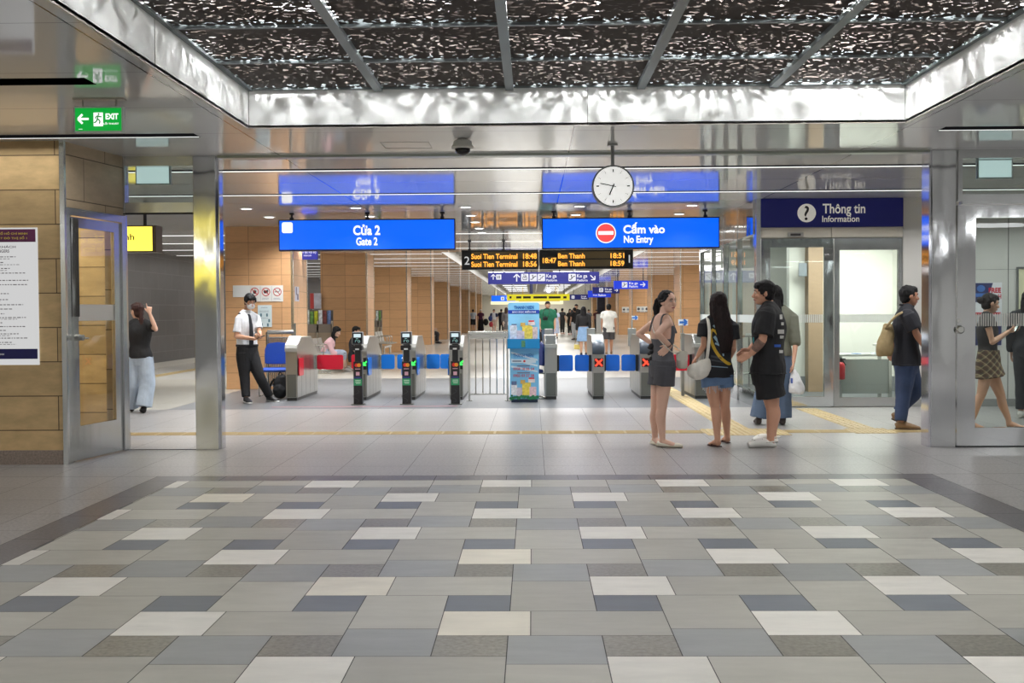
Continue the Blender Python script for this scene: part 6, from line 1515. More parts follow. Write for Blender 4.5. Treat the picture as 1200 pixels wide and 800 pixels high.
# long-haired girl in a black T-shirt, seen from behind
J = joints(12.1, {'head': (841.5,356,0), 'neck': (842,371.5,.02), 'sl': (826.5,379.5,-.02), 'sr': (857.5,381,.05), 'el': (824.5,405,-.06), 'wl': (817.5,417.5,-.02), 'er': (859.5,409,.02), 'wr': (853,423,.22),
     'hl': (832,441,0), 'hr': (848,441.5,.03), 'kl': (838,477,-.02), 'kr': (849.5,476,.06), 'fl': (843.5,524.5,826,520.2), 'fr': (853.5,519.8,846,516.2), 'foot': .22})
W2 = Person('girl with very long dark hair in black printed T-shirt and frayed denim shorts, back turned', J, (-.25,.97), skin=(206,156,128), scale=.97, female=True, build=.95, face=True, hair=('long',(34,24,24),.33,.1,Vector((.045,0,0))), hands={'l': {'dir': (-.5,.1,-.6), 'palm': (.8,0,-.4), 'curl': .7}})
o = W2.shirt((26,27,32), on_y(841,442.5,12).z, sleeve=.6, grow=.026, flare=.012, sw=1.3)
decal(o, 'printed_ring', [('line', [(834,386),(832.5,394),(836,406),(842,416),(849,423),(855,426),(857,421)], 3.6), ('line', [(834,386),(838,388),(841,392)], 3.0)], mat('print_yellow', (206,168,50), .7), .004)
decal(o, 'printed_picture', [('line', [(837,394),(844,403),(852,412)], 3.2), ('line', [(838,402),(845,405)], 2.2), ('line', [(843,396),(846,408),(848,417)], 1.8), ('line', [(836,381),(839,384)], 2.2), ('line', [(829,427.5),(834,429),(840,429.5),(853,430.5)], 1.0)], mat('print_grey', (140,168,186), .7), .004)
decal(o, 'printed_text', [('line', [(833,417),(846,420)], 2.4), ('line', [(833,421.5),(850,424.5)], 2.0)], mat('print_dim', (58,60,66), .7), .0035)
W2.trousers((92,118,152), frac=.32, grow=.018, wide=.03, name='denim_shorts', waist=.09)
bm = B(); rn = random.Random(8)
for q in 'lr':
    hp, kn = W2.J['h'+q], W2.J['k'+q]; c0 = lerp(hp, kn, .31)
    for t in range(26):
        a = 2*PI*t/26; p = c0+Vector((math.cos(a)*.094, math.sin(a)*.098, .01)); rod(bm, p, p-UP*rn.uniform(.03,.085)+Vector((rn.uniform(-.008,.008),0,0)), .0035, 5)
W2.raw('denim_fringe', bm, mat('fringe', (196,204,214), .8), False)
W2.shoes((74,44,40), 'sandal')
# her white crescent bag
bg = on_y(817.5, 431, 12.0)
S = thing('shoulder_bag', (bg.x, 11.98, bg.z-.1), 'soft white crescent shoulder bag carried by the long-haired girl', 'bag')
bm = B(); tube(bm, [(bg.x-.075,11.97,bg.z+.03),(bg.x-.05,11.95,bg.z-.02),(bg.x+.01,11.94,bg.z-.025),(bg.x+.075,11.95,bg.z+.04),(bg.x+.1,11.97,bg.z+.1)], [(.05,.035),(.085,.06),(.095,.065),(.075,.05),(.03,.02)], side=(0,0,1), n=18, sub=5); me = remesh(bm, .007, 3, .006, 10); finish('bag_body', me, mat('bag_white', (226,222,212), .6, nz=(8,.05)), S, True)
bm = B(); tube(bm, [(bg.x+.09,11.96,bg.z+.09), tuple(on_y(830.3,405,11.87)), tuple(on_y(831.2,388,11.9)), tuple(on_y(829.5,374.5,12.0)), tuple(on_y(828,375,12.16)), tuple(on_y(829,395,12.24)), (bg.x+.02,12.06,bg.z+.05)], [(.006,.017)]*7, side=(0,1,0), n=10, sub=6); obj('strap', bm, MATS['bag_white'], S, True)

# man in black with white clogs
J = joints(12.05, {'head': (895,343.5,0), 'neck': (901.5,358,.0), 'sl': (899,367.5,-.185), 'sr': (902.5,367,.185), 'el': (893.5,398,-.25), 'wl': (880.5,414.5,-.2), 'er': (893,395,.28), 'wr': (878,410,.3),
     'hl': (899,441,-.09), 'hr': (901,440,.09), 'kl': (904.5,477,-.08), 'kr': (906,475,.1), 'fl': (908.5,523.8,881,524.3), 'fr': (911,518.5,886,518.8), 'foot': .265})
M3 = Person('heavy-set man in black T-shirt and shorts with white clogs, facing left', J, (-1,.04), skin=(210,158,130), scale=1.06, build=1.22, hair=('messy',(22,20,22)), hands={'l': {'dir': (-.9,0,-.42), 'palm': (0,.9,-.5), 'curl': .25, 'thumb': (-.3,0,.9)}, 'r': {'dir': (-.9,0,-.4), 'palm': (0,-.9,-.4), 'curl': .3}})
o = M3.shirt((30,30,33), on_y(900,437.5,12).z, sleeve=.84, grow=.03, flare=.02, sw=1.25, wob=.008)
decal(o, 'back_print', [(913.8,368.5,917,374),(915.5,377.5,918.5,381),(911.5,386,919,391),(914,393,918.5,396.5),(917,402,919.3,406),(913.2,410,917.5,413.5)], mat('print_pale', (206,204,200), .7), .004)
decal(o, 'back_print', [(907.5,403.5,915,406.5)], mat('print_blue', (50,96,190), .7), .004)
decal(o, 'front_print', [(879.5,395,883.6,402)], mat('print_teal', (60,190,196), .7), .004)
M3.trousers((28,28,31), frac=.68, grow=.03, wide=.035, name='shorts')
M3.shoes((232,230,224), 'clog')
bm = B(); e, w = M3.J['el'], M3.J['wl']
tube(bm, [lerp(e, w, .05), lerp(e, w, .35), lerp(e, w, .75)], [.0425*M3.s*1.1,.0435*M3.s*1.1,.034*M3.s*1.1], n=16, sub=4)
M3.part('tattoo', bm, mat('tattoo_skin', (128,100,88), .55, nz=(30,.4)), .006, 2)

# woman with long black hair and wide jeans, hidden behind him, and her companion in olive
X = on_z(905, 497)
J, sc = default_J(X.x+.03, 14.25, 1.66, (.12,1), 0, 'down')
J['kl'] += Vector((-.05,0,0)); J['al'] += Vector((-.13,0,0)); J['tl'] += Vector((-.14,0,0))
J['head'] = on_y(908.5, 346, 14.25); J['neck'] = on_y(913, 361, 14.25); J['sr'] = on_y(928, 371, 14.22); J['sl'] = on_y(899, 371, 14.28); J['er'] = on_y(932.5, 400, 14.15); J['wr'] = on_y(930, 424, 14.05)
W4 = Person('woman in olive sweater and wide jeans with long black hair, behind the man in black', J, (.3,.95), skin=(206,158,132), scale=sc, female=True, hair=('long',(18,16,18),.3,.075,Vector((.03,-.06,0))), vox=.008)
W4.shirt((112,114,100), .86, sleeve=1.15, grow=.034); W4.trousers((86,104,130), frac=1.98, wide=.05, grow=.02, name='jeans'); W4.shoes((70,62,58), 'shoe')
b = W4.J['wr']+Vector((.01,0,-.09))
S = thing('plastic_bag', (b.x, b.y, b.z-.3), 'white plastic carrier bag with blue print held by the woman in jeans', 'bag')
bm = B(); tube(bm, [b, b-UP*.06, b-UP*.16+Vector((.02,0,0)), b-UP*.27+Vector((.03,0,0)), b-UP*.3+Vector((.03,0,0))], [(.012,.012),(.06,.04),(.1,.07),(.12,.08),(.08,.05)], n=14, sub=4); me = remesh(bm, .008, 1, .014, 9); o = finish('bag_body', me, mat('bag_plastic', (222,224,228), .35), S, True)
decal(o, 'print', [(924,443,929,449)], mat('bag_print_blue', (70,96,180), .5), .004)

# man walking right with a tan tote bag
J = joints(13.72, {'head': (1065.5,347,0), 'neck': (1062.5,361,0), 'sr': (1063,369,-.17), 'sl': (1061,368.5,.18), 'er': (1075,393,-.22), 'wr': (1085,408,-.2), 'el': (1049,395,.2), 'wl': (1046,408,.22),
     'hr': (1062,428,-.08), 'hl': (1062.5,427,.08), 'kr': (1058.5,463,-.08), 'kl': (1072.5,458,.1), 'fr': (1050,503.3,1076,503.8), 'foot': .27})
J['al'] = on_y(1051, 484, 13.85); J['tl'] = on_y(1046.5, 493, 13.85); J['tl'] = J['al']+Vector((.1,0,-.15))
M4 = Person('man in dark polo and jeans walking right with a tan tote bag', J, (1,.08), skin=(186,134,108), scale=1.04, build=1.12, hair=('short',(26,25,26)), vox=.007)
M4.shirt((26,27,36), on_y(1062,428,13.7).z, sleeve=.72, grow=.03, flare=.015, sw=1.3); M4.trousers((54,70,104), frac=1.93, grow=.018, name='jeans'); M4.shoes((132,104,74), 'shoe', sole=(90,70,52))
bm = B(); tube(bm, [M4.nb+UP*.03+Vector((math.cos(t)*.068,math.sin(t)*.068,.012*math.cos(t)*-1)) for t in [2*PI*q/10 for q in range(11)]], [(.012,.026)]*11, side=(0,0,1), n=8, sub=1); M4.raw('collar', bm, MATS['cloth_26_27_36'])
bg = on_y(1038, 398, 13.6)
S = thing('tote_bag', (bg.x, 13.6, bg.z-.2), 'tan tote bag under the arm of the walking man', 'bag')
bm = B(); tube(bm, [on_y(1041,380,13.62), on_y(1040,390,13.6), on_y(1036.5,408,13.58), on_y(1036,417,13.58)], [(.05,.06),(.075,.08),(.1,.09),(.09,.07)], side=(1,0,0), n=16, sub=4); me = remesh(bm, .008, 2, .008, 9); finish('bag_body', me, mat('bag_tan', (158,138,100), .8, nz=(20,.1)), S, True)
bm = B(); tube(bm, [on_y(1037,385,13.55), on_y(1048,372,13.5), on_y(1057,366,13.52), on_y(1058,366,13.66)], [(.01,.016)]*4, n=8, sub=5); obj('strap', bm, MATS['bag_tan'], S, True)

# woman in plaid skirt seen through the right glass door
J = joints(13.7, {'head': (1160.5,355.5,0), 'neck': (1156,369,0), 'sr': (1156.5,376,-.15), 'sl': (1156,375.5,.16), 'er': (1163,401,-.17), 'wr': (1181,388.5,-.1), 'el': (1166,399,.15), 'wl': (1183,388,.04),
     'hr': (1158,428,-.07), 'hl': (1158.5,428,.07), 'kr': (1150,462,-.06), 'kl': (1173,464,.07), 'fr': (1133.5,502.5,1152,502.5), 'fl': (1177,501.5,1200,502.3), 'foot': .23})
W6 = Person('woman in plaid mini skirt and dark top walking right behind the right glass door', J, (1,.02), skin=(214,166,140), scale=.97, female=True, hair=('bun',(38,32,32)), tilt=-.15, vox=.007, hands={'r': {'dir': (.8,.3,.35), 'palm': (0,.7,.7), 'curl': .6}, 'l': {'dir': (.8,-.3,.35), 'palm': (0,-.7,.7), 'curl': .6}})
W6.shirt((46,42,44), on_y(1158,414,13.7).z, sleeve=.28, grow=.014, flare=.0)
def plaid():
    m = mat('plaid', (96,84,68), .8, nz=(12,.1)); N = NT(m); b = N.n['Principled BSDF']
    g = N.new('ShaderNodeNewGeometry'); sp = N.new('ShaderNodeSeparateXYZ'); N.link(g.outputs['Position'], sp.inputs[0])
    def st(src, per, w, off):
        a = N.new('ShaderNodeMath', operation='ADD'); N.link(src, a.inputs[0]); a.inputs[1].default_value = off+10*per
        mo = N.new('ShaderNodeMath', operation='MODULO'); N.link(a.outputs[0], mo.inputs[0]); mo.inputs[1].default_value = per
        lt = N.new('ShaderNodeMath', operation='LESS_THAN'); N.link(mo.outputs[0], lt.inputs[0]); lt.inputs[1].default_value = w; return lt.outputs[0]
    dx = N.new('ShaderNodeMath', operation='ADD'); N.link(sp.outputs[0], dx.inputs[0]); N.link(sp.outputs[2], dx.inputs[1])
    dz = N.new('ShaderNodeMath', operation='SUBTRACT'); N.link(sp.outputs[0], dz.inputs[0]); N.link(sp.outputs[2], dz.inputs[1]); 
    a1 = st(dx.outputs[0], .09, .045, 0); a2 = st(dz.outputs[0], .09, .045, 1.0); a3 = st(dx.outputs[0], .09, .008, .02); a4 = st(dz.outputs[0], .09, .008, 1.02)
    def mixc(prev, fac, c, k):
        mm = N.new('ShaderNodeMath', operation='MULTIPLY'); N.link(fac, mm.inputs[0]); mm.inputs[1].default_value = k
        x = N.new('ShaderNodeMix', data_type='RGBA'); N.link(mm.outputs[0], x.inputs['Factor'])
        if prev is None: x.inputs['A'].default_value = lin((128,108,84))
        else: N.link(prev, x.inputs['A'])
        x.inputs['B'].default_value = lin(c); return x.outputs['Result']
    c = mixc(None, a1, (58,54,48), .75); c = mixc(c, a2, (84,50,44), .6); c = mixc(c, a3, (196,180,140), .6); c = mixc(c, a4, (196,180,140), .6)
    N.link(c, b.inputs['Base Color']); return m
W6.skirt((96,84,68), on_y(1158,441,13.7).z, w1=.05, m=plaid(), waist=.19); W6.shoes((222,204,186), 'sandal')
p = lerp(W6.J['wr'], W6.J['wl'], .5)+Vector((.1,0,.05))
S = thing('mobile_phone', tuple(p), 'phone in the hands of the woman in the plaid skirt', 'phone')
bm = B(); box(bm, -.005, .005, -.036, .036, -.06, .075, .003); bmesh.ops.rotate(bm, verts=bm.verts[:], cent=(0,0,0), matrix=Matrix.Rotation(.5, 3, 'Y')); bmesh.ops.translate(bm, verts=bm.verts[:], vec=p); obj('phone_body', bm, BLACKP, S)
bm = B(); box(bm, -.0065, -.005, -.032, .032, -.055, .07); bmesh.ops.rotate(bm, verts=bm.verts[:], cent=(0,0,0), matrix=Matrix.Rotation(.5, 3, 'Y')); bmesh.ops.translate(bm, verts=bm.verts[:], vec=p); obj('phone_screen', bm, mat('phone_glass', (40,46,60), .1), S)
# dark figure at the right edge
q = on_y(1205, 480, 15.0)
J, sc = default_J(q.x, 15.0, 1.66, (.5,.8), .05, 'down')
P7 = Person('person in dark clothes cut off by the right edge, behind the glass door', J, (.5,.8), skin=(200,154,130), scale=sc, hair=('long',(22,20,22),.1), vox=.009, female=True)
P7.shirt((30,30,36), .8, sleeve=1.9, grow=.03); P7.trousers((34,34,40), grow=.02); P7.shoes((210,206,200), 'shoe')

# guard with phone, leaning against nothing, one foot forward
J = joints(18.3, {'head': (293,353.5,-.04), 'neck': (288.5,366,0), 'sr': (280.5,372.5,-.1), 'sl': (300,371.5,.1), 'er': (277,394,-.16), 'wr': (299,397,-.28), 'el': (304,389,-.02), 'wl': (305.5,395.5,-.24),
     'hr': (285,416,-.05), 'hl': (294.5,416,.05), 'kr': (286.5,439,-.06), 'kl': (304,440.5,.0), 'fr': (287.5,471.5,298.5,474.2), 'fl': (314,470,331,471.6), 'foot': .27})
G1 = Person('guard in white short-sleeved shirt, black tie and face mask looking at a phone', J, (.6,-.8), skin=(206,156,126), scale=1.02, hair=('messy',(18,17,18)), tilt=-.35, lip=None, hands={'r': {'dir': (.9,-.3,.1), 'palm': (0,-.4,.9), 'curl': .6, 'thumb': (0,0,1)}, 'l': {'dir': (-.3,-.8,.1), 'palm': (-.6,0,.6), 'curl': .8}})
G1.shirt((222,224,228), on_y(290,405.5,18.3).z, sleeve=.78, grow=.018, flare=-.006, sw=.85, wob=.006)
G1.trousers((26,26,29), frac=1.97, grow=.022, waist=.16); G1.shoes((28,27,30), 'shoe', sole=(206,206,202))
k = G1.s; h, f, r, u = G1.J['head'], G1.f, G1.r, G1.u
bm = B(); ell(bm, h-u*.052*k+f*.05*k, (.066*k,.066*k,.054*k), (r,f,u), 18, 12); ell(bm, h-u*.03*k+f*.085*k, (.03*k,.03*k,.03*k), (r,f,u)); G1.part('face_mask', bm, mat('mask_white', (226,226,226), .7), .006, 3)
bm = B()
for sg in (-1,1): tube(bm, [h-u*.03*k+f*.06*k+r*sg*.058*k, h-u*.01*k+f*.02*k+r*sg*.08*k, h-u*.01*k-f*.02*k+r*sg*.082*k], [.003*k]*3, n=6, sub=3)
G1.raw('mask_loops', bm, MATS['mask_white'])
tf = G1.tf; bm = B()
c0 = G1.nb-UP*.03*k+tf*.085*k
tube(bm, [c0, c0-UP*.04*k+tf*.03*k, lerp(G1.nb, G1.pel, .35)+tf*.15*k, lerp(G1.nb, G1.pel, .72)+tf*.142*k, lerp(G1.nb, G1.pel, .8)+tf*.14*k], [(.02*k,.01*k),(.022*k,.012*k),(.03*k,.008*k),(.038*k,.008*k),(.006*k,.006*k)], side=G1.side, n=10, sub=5); G1.raw('tie', bm, mat('tie_black', (22,24,34), .6))
bm = B(); tube(bm, [G1.nb+UP*.012*k+Vector((math.cos(t)*.07*k, math.sin(t)*.07*k, 0)) for t in [2*PI*q/12 for q in range(13)]], [(.03*k,.012*k)]*13, side=(0,0,1), n=8, sub=1); G1.raw('collar', bm, MATS['cloth_222_224_228'])
for q in 'lr':
    a = lerp(G1.J['s'+q], G1.nb, .22); bm = B(); d_ = (G1.nb-G1.J['s'+q]); d_.z = 0; d_.normalize()
    ax = (d_, d_.cross(UP), UP); ell(bm, a+UP*.053*k, (.055*k,.03*k,.012*k), ax, 12, 6); G1.raw('epaulette', bm, mat('epaulette', (24,26,34), .6))
bm = B(); tube(bm, [G1.pel+UP*.155*k+(G1.hside*math.cos(t)*.178+Vector((-G1.hside.y,G1.hside.x,0))*math.sin(t)*.135)*k for t in [2*PI*q/16 for q in range(17)]], [(.018*k,.008*k)]*17, side=(0,0,1), n=8, sub=1); G1.raw('belt', bm, BLACK)
p = lerp(G1.J['wr'], G1.J['wl'], .6)+Vector((.06,-.05,.02))
S = thing('mobile_phone', tuple(p), 'dark phone held by the guard in the white shirt', 'phone')
bm = B(); box(bm, -.07, .07, -.036, .036, -.005, .005, .003); bmesh.ops.rotate(bm, verts=bm.verts[:], cent=(0,0,0), matrix=Matrix.Rotation(-.35, 3, 'Y')); bmesh.ops.translate(bm, verts=bm.verts[:], vec=p); obj('phone_body', bm, BLACKP, S)
bm = B(); box(bm, -.064, .064, -.032, .032, .005, .0062); bmesh.ops.rotate(bm, verts=bm.verts[:], cent=(0,0,0), matrix=Matrix.Rotation(-.35, 3, 'Y')); bmesh.ops.translate(bm, verts=bm.verts[:], vec=p); obj('phone_screen', bm, mat('phone_glass', (40,46,60), .1), S)

# woman pointing in the left passage
J = joints(16.4, {'head': (160.5,364.5,0), 'neck': (164,376,0), 'sl': (150.5,380.5,.0), 'sr': (175.5,380.5,-.02), 'el': (148,398,-.05), 'wl': (146,407,-.24), 'er': (182.5,385.5,-.12), 'wr': (177,369,-.2),
     'hl': (157,421,0), 'hr': (170.5,420.5,0), 'kl': (155,451,.0), 'kr': (172.5,451,0), 'fl': (155,482.6,150.5,479.5), 'fr': (169,484.2,164.5,481), 'foot': .24})
J['wr'] = on_y(175.5, 367, 16.25)
W8 = Person('woman in black T-shirt and wide pale jeans pointing up in the left passage', J, (-.8,.6), skin=(226,182,158), scale=.99, female=True, hair=('lowtail',(58,36,32)), hands={'r': {'dir': (-.1,0,1), 'palm': (-.3,1,0), 'point': 0, 'thumb': (-1,0,0)}}, vox=.007)
W8.shirt((26,26,28), on_y(163,419.5,16.4).z, sleeve=.62, grow=.02, flare=.004, sw=1.3); W8.trousers((176,190,206), frac=1.97, grow=.018, wide=.055, name='wide_jeans', waist=.1); W8.shoes((28,24,24), 'shoe')
bm = B(); p = W8.J['head']-W8.u*.07*W8.s-W8.f*.1*W8.s-UP*.045; ell(bm, p, (.04,.035,.026)); W8.part('scrunchie', bm, mat('scrunchie', (216,160,150), .7), .006, 2, .004, 30)
bm = B(); hh = W8.J['head']
for sg in (-1, 1):
    c = hh+W8.r*sg*.031+W8.u*.004+W8.f*.098; tube(bm, [c+(W8.r*math.cos(t)*.02+W8.u*math.sin(t)*.016) for t in [2*PI*q/12 for q in range(13)]], [.0025]*13, n=6, sub=1)
    rod(bm, hh+W8.r*sg*.052+W8.f*.094, hh+W8.r*sg*.08+W8.f*.0, .0025, 6)
W8.raw('glasses', bm, mat('glasses_gold', (160,120,70), .3, .8))

# ------------------------------------------------------------------ beyond the gates
# woman in pink seated on the bench, looking at her phone
Yp = 27.4; B0 = on_y(383, 411, Yp)
J = joints(Yp, {'head': (394.5,388.5,0), 'neck': (388,397.5,0), 'sr': (386,401,-.16), 'sl': (386.5,400.5,.16), 'er': (390,413,-.2), 'wr': (398,414.5,-.1), 'el': (390.5,412,.2), 'wl': (399,413.5,.08),
    'hr': (382.5,415,-.09), 'hl': (382.5,415,.09), 'kr': (400.5,413.5,-.09), 'kl': (402,413.5,.1), 'fr': (402.5,435,411,435.2), 'fl': (404,433,412,433.2), 'foot': .24})
W9 = Person('seated woman in pink top with long black hair looking at her phone', J, (.93,-.25), skin=(222,184,162), scale=.98, female=True, hair=('long',(20,18,20),.3,.085), tilt=-.35, vox=.009)
W9.shirt((226,184,190), on_y(383,412,Yp).z, sleeve=1.6, grow=.022); W9.trousers((168,180,200), frac=1.35, grow=.02, name='shorts'); W9.shoes((216,212,208), 'shoe')
p = W9.J['wr']+Vector((.09,0,.02)); bm = B(); box(bm, p.x-.07, p.x+.07, p.y-.03, p.y+.04, p.z-.004, p.z+.006, .002); o = obj('mobile_phone', bm, BLACKP); setp(o, 'dark phone in the hands of the seated woman in pink', 'phone')
# people seated at the far piers
def seated(px_, pyh, Y, f, label, top, legs, hairc=(24,22,22)):
    hd = on_y(px_, pyh, Y); f = Vector((f[0], f[1], 0)).normalized(); r = Vector((f.y, -f.x, 0)); o = Vector((hd.x, Y, 0)); z0 = max(.2, min(.46, hd.z-.76))
    J = {'hl': o-r*.09+UP*(z0+.09)-f*.1, 'hr': o+r*.09+UP*(z0+.09)-f*.1, 'neck': o+UP*(z0+.6)-f*.06, 'sl': o-r*.17+UP*(z0+.56)-f*.06, 'sr': o+r*.17+UP*(z0+.56)-f*.06, 'head': o+UP*(z0+.76)-f*.02}
    for q, sg in (('l',-1),('r',1)):
        J['k'+q] = o+r*sg*.1+UP*(z0+.06)+f*.35; J['a'+q] = o+r*sg*.1+UP*.085+f*.34; J['t'+q] = o+r*sg*.1+f*.53
        J['e'+q] = J['s'+q]+r*sg*.04-UP*.27+f*.05; J['w'+q] = J['e'+q]+f*.22-r*sg*.08
    p = Person(label, J, f, skin=(200,156,130), hair=('short', hairc), vox=.011, tilt=-.2); p.shirt(top, z0+.04, sleeve=.6, grow=.02); p.trousers(legs, grow=.018); p.shoes((40,38,40), 'shoe'); return p
seated(418.5, 388, 28.2, (1,-.1), 'seated person whose black hair shows above the left card reader post', (40,40,46), (50,50,56))
seated(503.5, 373, 53.2, (1,-.1), 'far seated person in dark clothes, only knees showing past the fourth left pier', (30,30,34), (34,34,40))
# walkers and standers
def stand(px_, pyf, H, f, label, top, bottom, bk='trousers', hair=('short',(22,20,20)), walk=0.0, arm='down', Y=None, skin=(206,160,132), sleeve=.6, shoe=(60,56,56), female=False, build=1.0, vox=.011, hem=None, grow=.02, face=True, skl=.5, sw=1.2, wide=0.0, frac=None, shk='shoe'):
    a = on_z(px_, pyf) if Y is None else Vector((on_y(px_, pyf, Y).x, Y, 0))
    J, sc = default_J(a.x, a.y, H, f, walk, arm)
    p = Person(label, J, f, skin=skin, scale=sc, hair=hair, vox=vox, female=female, build=build, face=face)
    p.shirt(top, hem if hem is not None else .86*sc, sleeve=sleeve, grow=grow, sw=sw)
    if bk == 'trousers': p.trousers(bottom, grow=.018, wide=wide)
    elif bk == 'shorts': p.trousers(bottom, grow=.025, frac=frac or .95, wide=.02, name='shorts')
    else: p.skirt(bottom, skl*sc, w1=.07)
    p.shoes(shoe, shk); return p
stand(713.5, 415, 1.69, (.05,1), 'man in white T-shirt and dark shorts walking away beyond the middle exit gate', (226,226,222), (66,64,68), 'shorts', walk=.1, build=1.1, skin=(190,140,112), shoe=(150,120,96), vox=.009, hem=.74, grow=.03)
wb = stand(684, 416.5, 1.6, (.05,1), 'woman in black top and light blue skirt walking away', (32,31,34), (138,172,214), 'skirt', hair=('long',(24,22,26),.16,.1), walk=.12, sleeve=1.9, female=True, skl=.5, shoe=(44,42,56), vox=.009, hem=.96, build=1.05)
p = wb.J['wl']+Vector((0,0,-.1))
S = thing('handbag', tuple(p-UP*.5), 'small yellow handbag swinging from the woman in the blue skirt', 'bag')
bm = B(); box(bm, p.x-.1, p.x+.1, p.y-.05, p.y+.03, p.z-.52, p.z-.36, .03); obj('bag_body', bm, mat('bag_yellow', (224,206,116), .5), S, True)
bm = B(); tube(bm, [p+Vector((-.08,0,-.37)), p+Vector((-.03,0,-.15)), p, p+Vector((.03,0,-.15)), p+Vector((.08,0,-.37))], [.008]*5, n=6, sub=4); obj('strap', bm, mat('strap_gold', (150,134,90), .4), S)
gm = stand(642, 400, 1.78, (-.05,-1), 'man in green T-shirt with a camera on his chest walking toward the gates', (24,104,78), (84,100,124), 'trousers', Y=37.5, walk=.1, build=1.22, vox=.009, hem=.86, grow=.03, sleeve=.75)
p = on_y(639, 373, 37.15); S = thing('camera', tuple(p), 'black camera hanging on the chest of the man in green', 'camera')
bm = B(); box(bm, p.x-.08, p.x+.08, p.y-.06, p.y+.02, p.z-.06, p.z+.05, .01); rod(bm, (p.x, p.y-.06, p.z), (p.x, p.y-.13, p.z), .045, 14); box(bm, p.x-.03, p.x+.03, p.y-.05, p.y, p.z+.05, p.z+.08); obj('camera_body', bm, BLACKP, S)
bm = B(); tube(bm, [(p.x-.08,p.y,p.z+.04),(p.x-.06,p.y-.01,p.z+.2),(p.x+.0,p.y+.1,p.z+.32),(p.x+.1,p.y+.1,p.z+.32),(p.x+.14,p.y-.01,p.z+.2),(p.x+.08,p.y,p.z+.04)], [(.012,.006)]*6, n=6, sub=4); obj('strap', bm, BLACK, S)
stand(634.8, 396, 1.3, (.3,1), 'child in dark trousers half hidden behind the newspaper stand and the man in green', (206,180,160), (30,28,30), Y=50, vox=.013)
stand(651, 390, 1.62, (.2,1), 'person in pale blue dress behind the man in green', (186,198,224), (190,200,226), 'skirt', female=True, hair=('long',(30,26,26),.1), Y=62, vox=.013, skl=.3)
stand(659, 391, 1.68, (.6,1), 'person in black clothes standing just right of the man in green', (28,28,30), (26,26,28), Y=74, vox=.013, shoe=(206,160,150))
stand(668, 391, 1.62, (.2,-1), 'person in black clothes between the man in green and the woman in the blue skirt', (30,28,30), (26,26,30), Y=72, vox=.013, hair=('long',(26,22,22),.1), female=True, shoe=(206,140,140))
stand(673.5, 398, 1.66, (-.4,.9), 'person in black top and pale grey trousers, back turned, beyond the exit gates', (30,30,33), (196,200,206), Y=58, vox=.012)
stand(675.5, 394, 1.84, (-.2,-1), 'man in black T-shirt looking at a phone, facing the gates', (30,30,33), (46,46,50), Y=60, vox=.012, arm={'r':'phone','l':'front'})
stand(690, 391, 1.6, (.3,-1), 'grey-shirted man beside the far right wood wall', (130,134,142), (60,62,70), Y=80, vox=.013)
stand(699, 388, 1.6, (.2,-1), 'distant person in dark red by the advertising pillar', (110,60,66), (50,46,50), Y=86, vox=.014)
stand(646, 386, 1.62, (.2,-1), 'distant person in black glimpsed just behind the green T-shirt', (30,30,32), (40,40,44), Y=92, vox=.014)
stand(554.5, 388.3, 1.68, (-.1,1), 'distant man in pale shirt and black shorts walking away along the left piers', (196,200,208), (30,30,32), 'shorts', walk=.1, vox=.013)
wp = stand(563.5, 389, 1.66, (.1,-1), 'distant woman in plum top and long black skirt with a white cap', (84,34,66), (26,24,28), 'skirt', female=True, skl=.12, vox=.013, walk=.06)
bm = B(); h = wp.J['head']; ell(bm, h+UP*.06, (.1,.11,.085)); wp.part('headscarf', bm, mat('cap_white', (222,214,212), .7), .01, 2)
p = wp.J['wl']+Vector((.14,0,-.12)); bm = B(); ell(bm, p, (.2,.14,.26)); me = remesh(bm, .02, 1, .015, 6); o = finish('travel_bag', me, mat('bag_dark', (28,34,32), .7), None, True, loc=tuple(p-UP*.26)); setp(o, 'large dark bag carried by the distant woman in plum', 'bag')
w3 = stand(579, 390, 1.66, (-.1,-1), 'distant man in pale shirt with dark jacket straps and blue bag', (206,204,200), (196,170,150), 'shorts', vox=.013)
bm = B()
for sg in (-1,1): tube(bm, [w3.J['sl' if sg < 0 else 'sr']+Vector((0,-.06,.02)), w3.J['el' if sg < 0 else 'er']+Vector((0,-.06,.05))], [(.09,.07),(.11,.08)], n=10)
w3.part('open_jacket', bm, mat('jacket_navy', (34,40,66), .7), .013, 2)
p = w3.J['wl']+Vector((-.1,-.06,-.05)); p2 = on_y(575.5, 380, w3.J['wl'].y)
bm = B(); ell(bm, p2, (.15,.12,.19)); me = remesh(bm, .02, 1, .01, 6); o = finish('handbag', me, mat('bag_red', (176,52,60), .6), None, True, loc=tuple(p2-UP*.19)); setp(o, 'red bag carried by the distant man with the open jacket', 'bag')
p2 = on_y(574.7, 373, w3.J['wl'].y); bm = B(); ell(bm, p2, (.15,.12,.2)); me = remesh(bm, .02, 1, .01, 6); o = finish('shoulder_bag', me, mat('bag_navy', (36,56,116), .6), None, True, loc=tuple(p2-UP*.2)); setp(o, 'blue shoulder bag of the distant man with the open jacket', 'bag')
stand(587.5, 389.5, 1.68, (.4,1), 'distant man in dark clothes with backpack, beside the newspaper stand header', (34,36,48), (40,40,46), Y=84, vox=.013, walk=.1)
stand(593.5, 394, 1.7, (.2,1), 'person in long grey coat and brown hair just left of the newspaper stand header', (104,100,102), (206,190,178), Y=62, hair=('long',(58,42,36),.05,.09), vox=.012, hem=.5, sleeve=1.9, female=True)
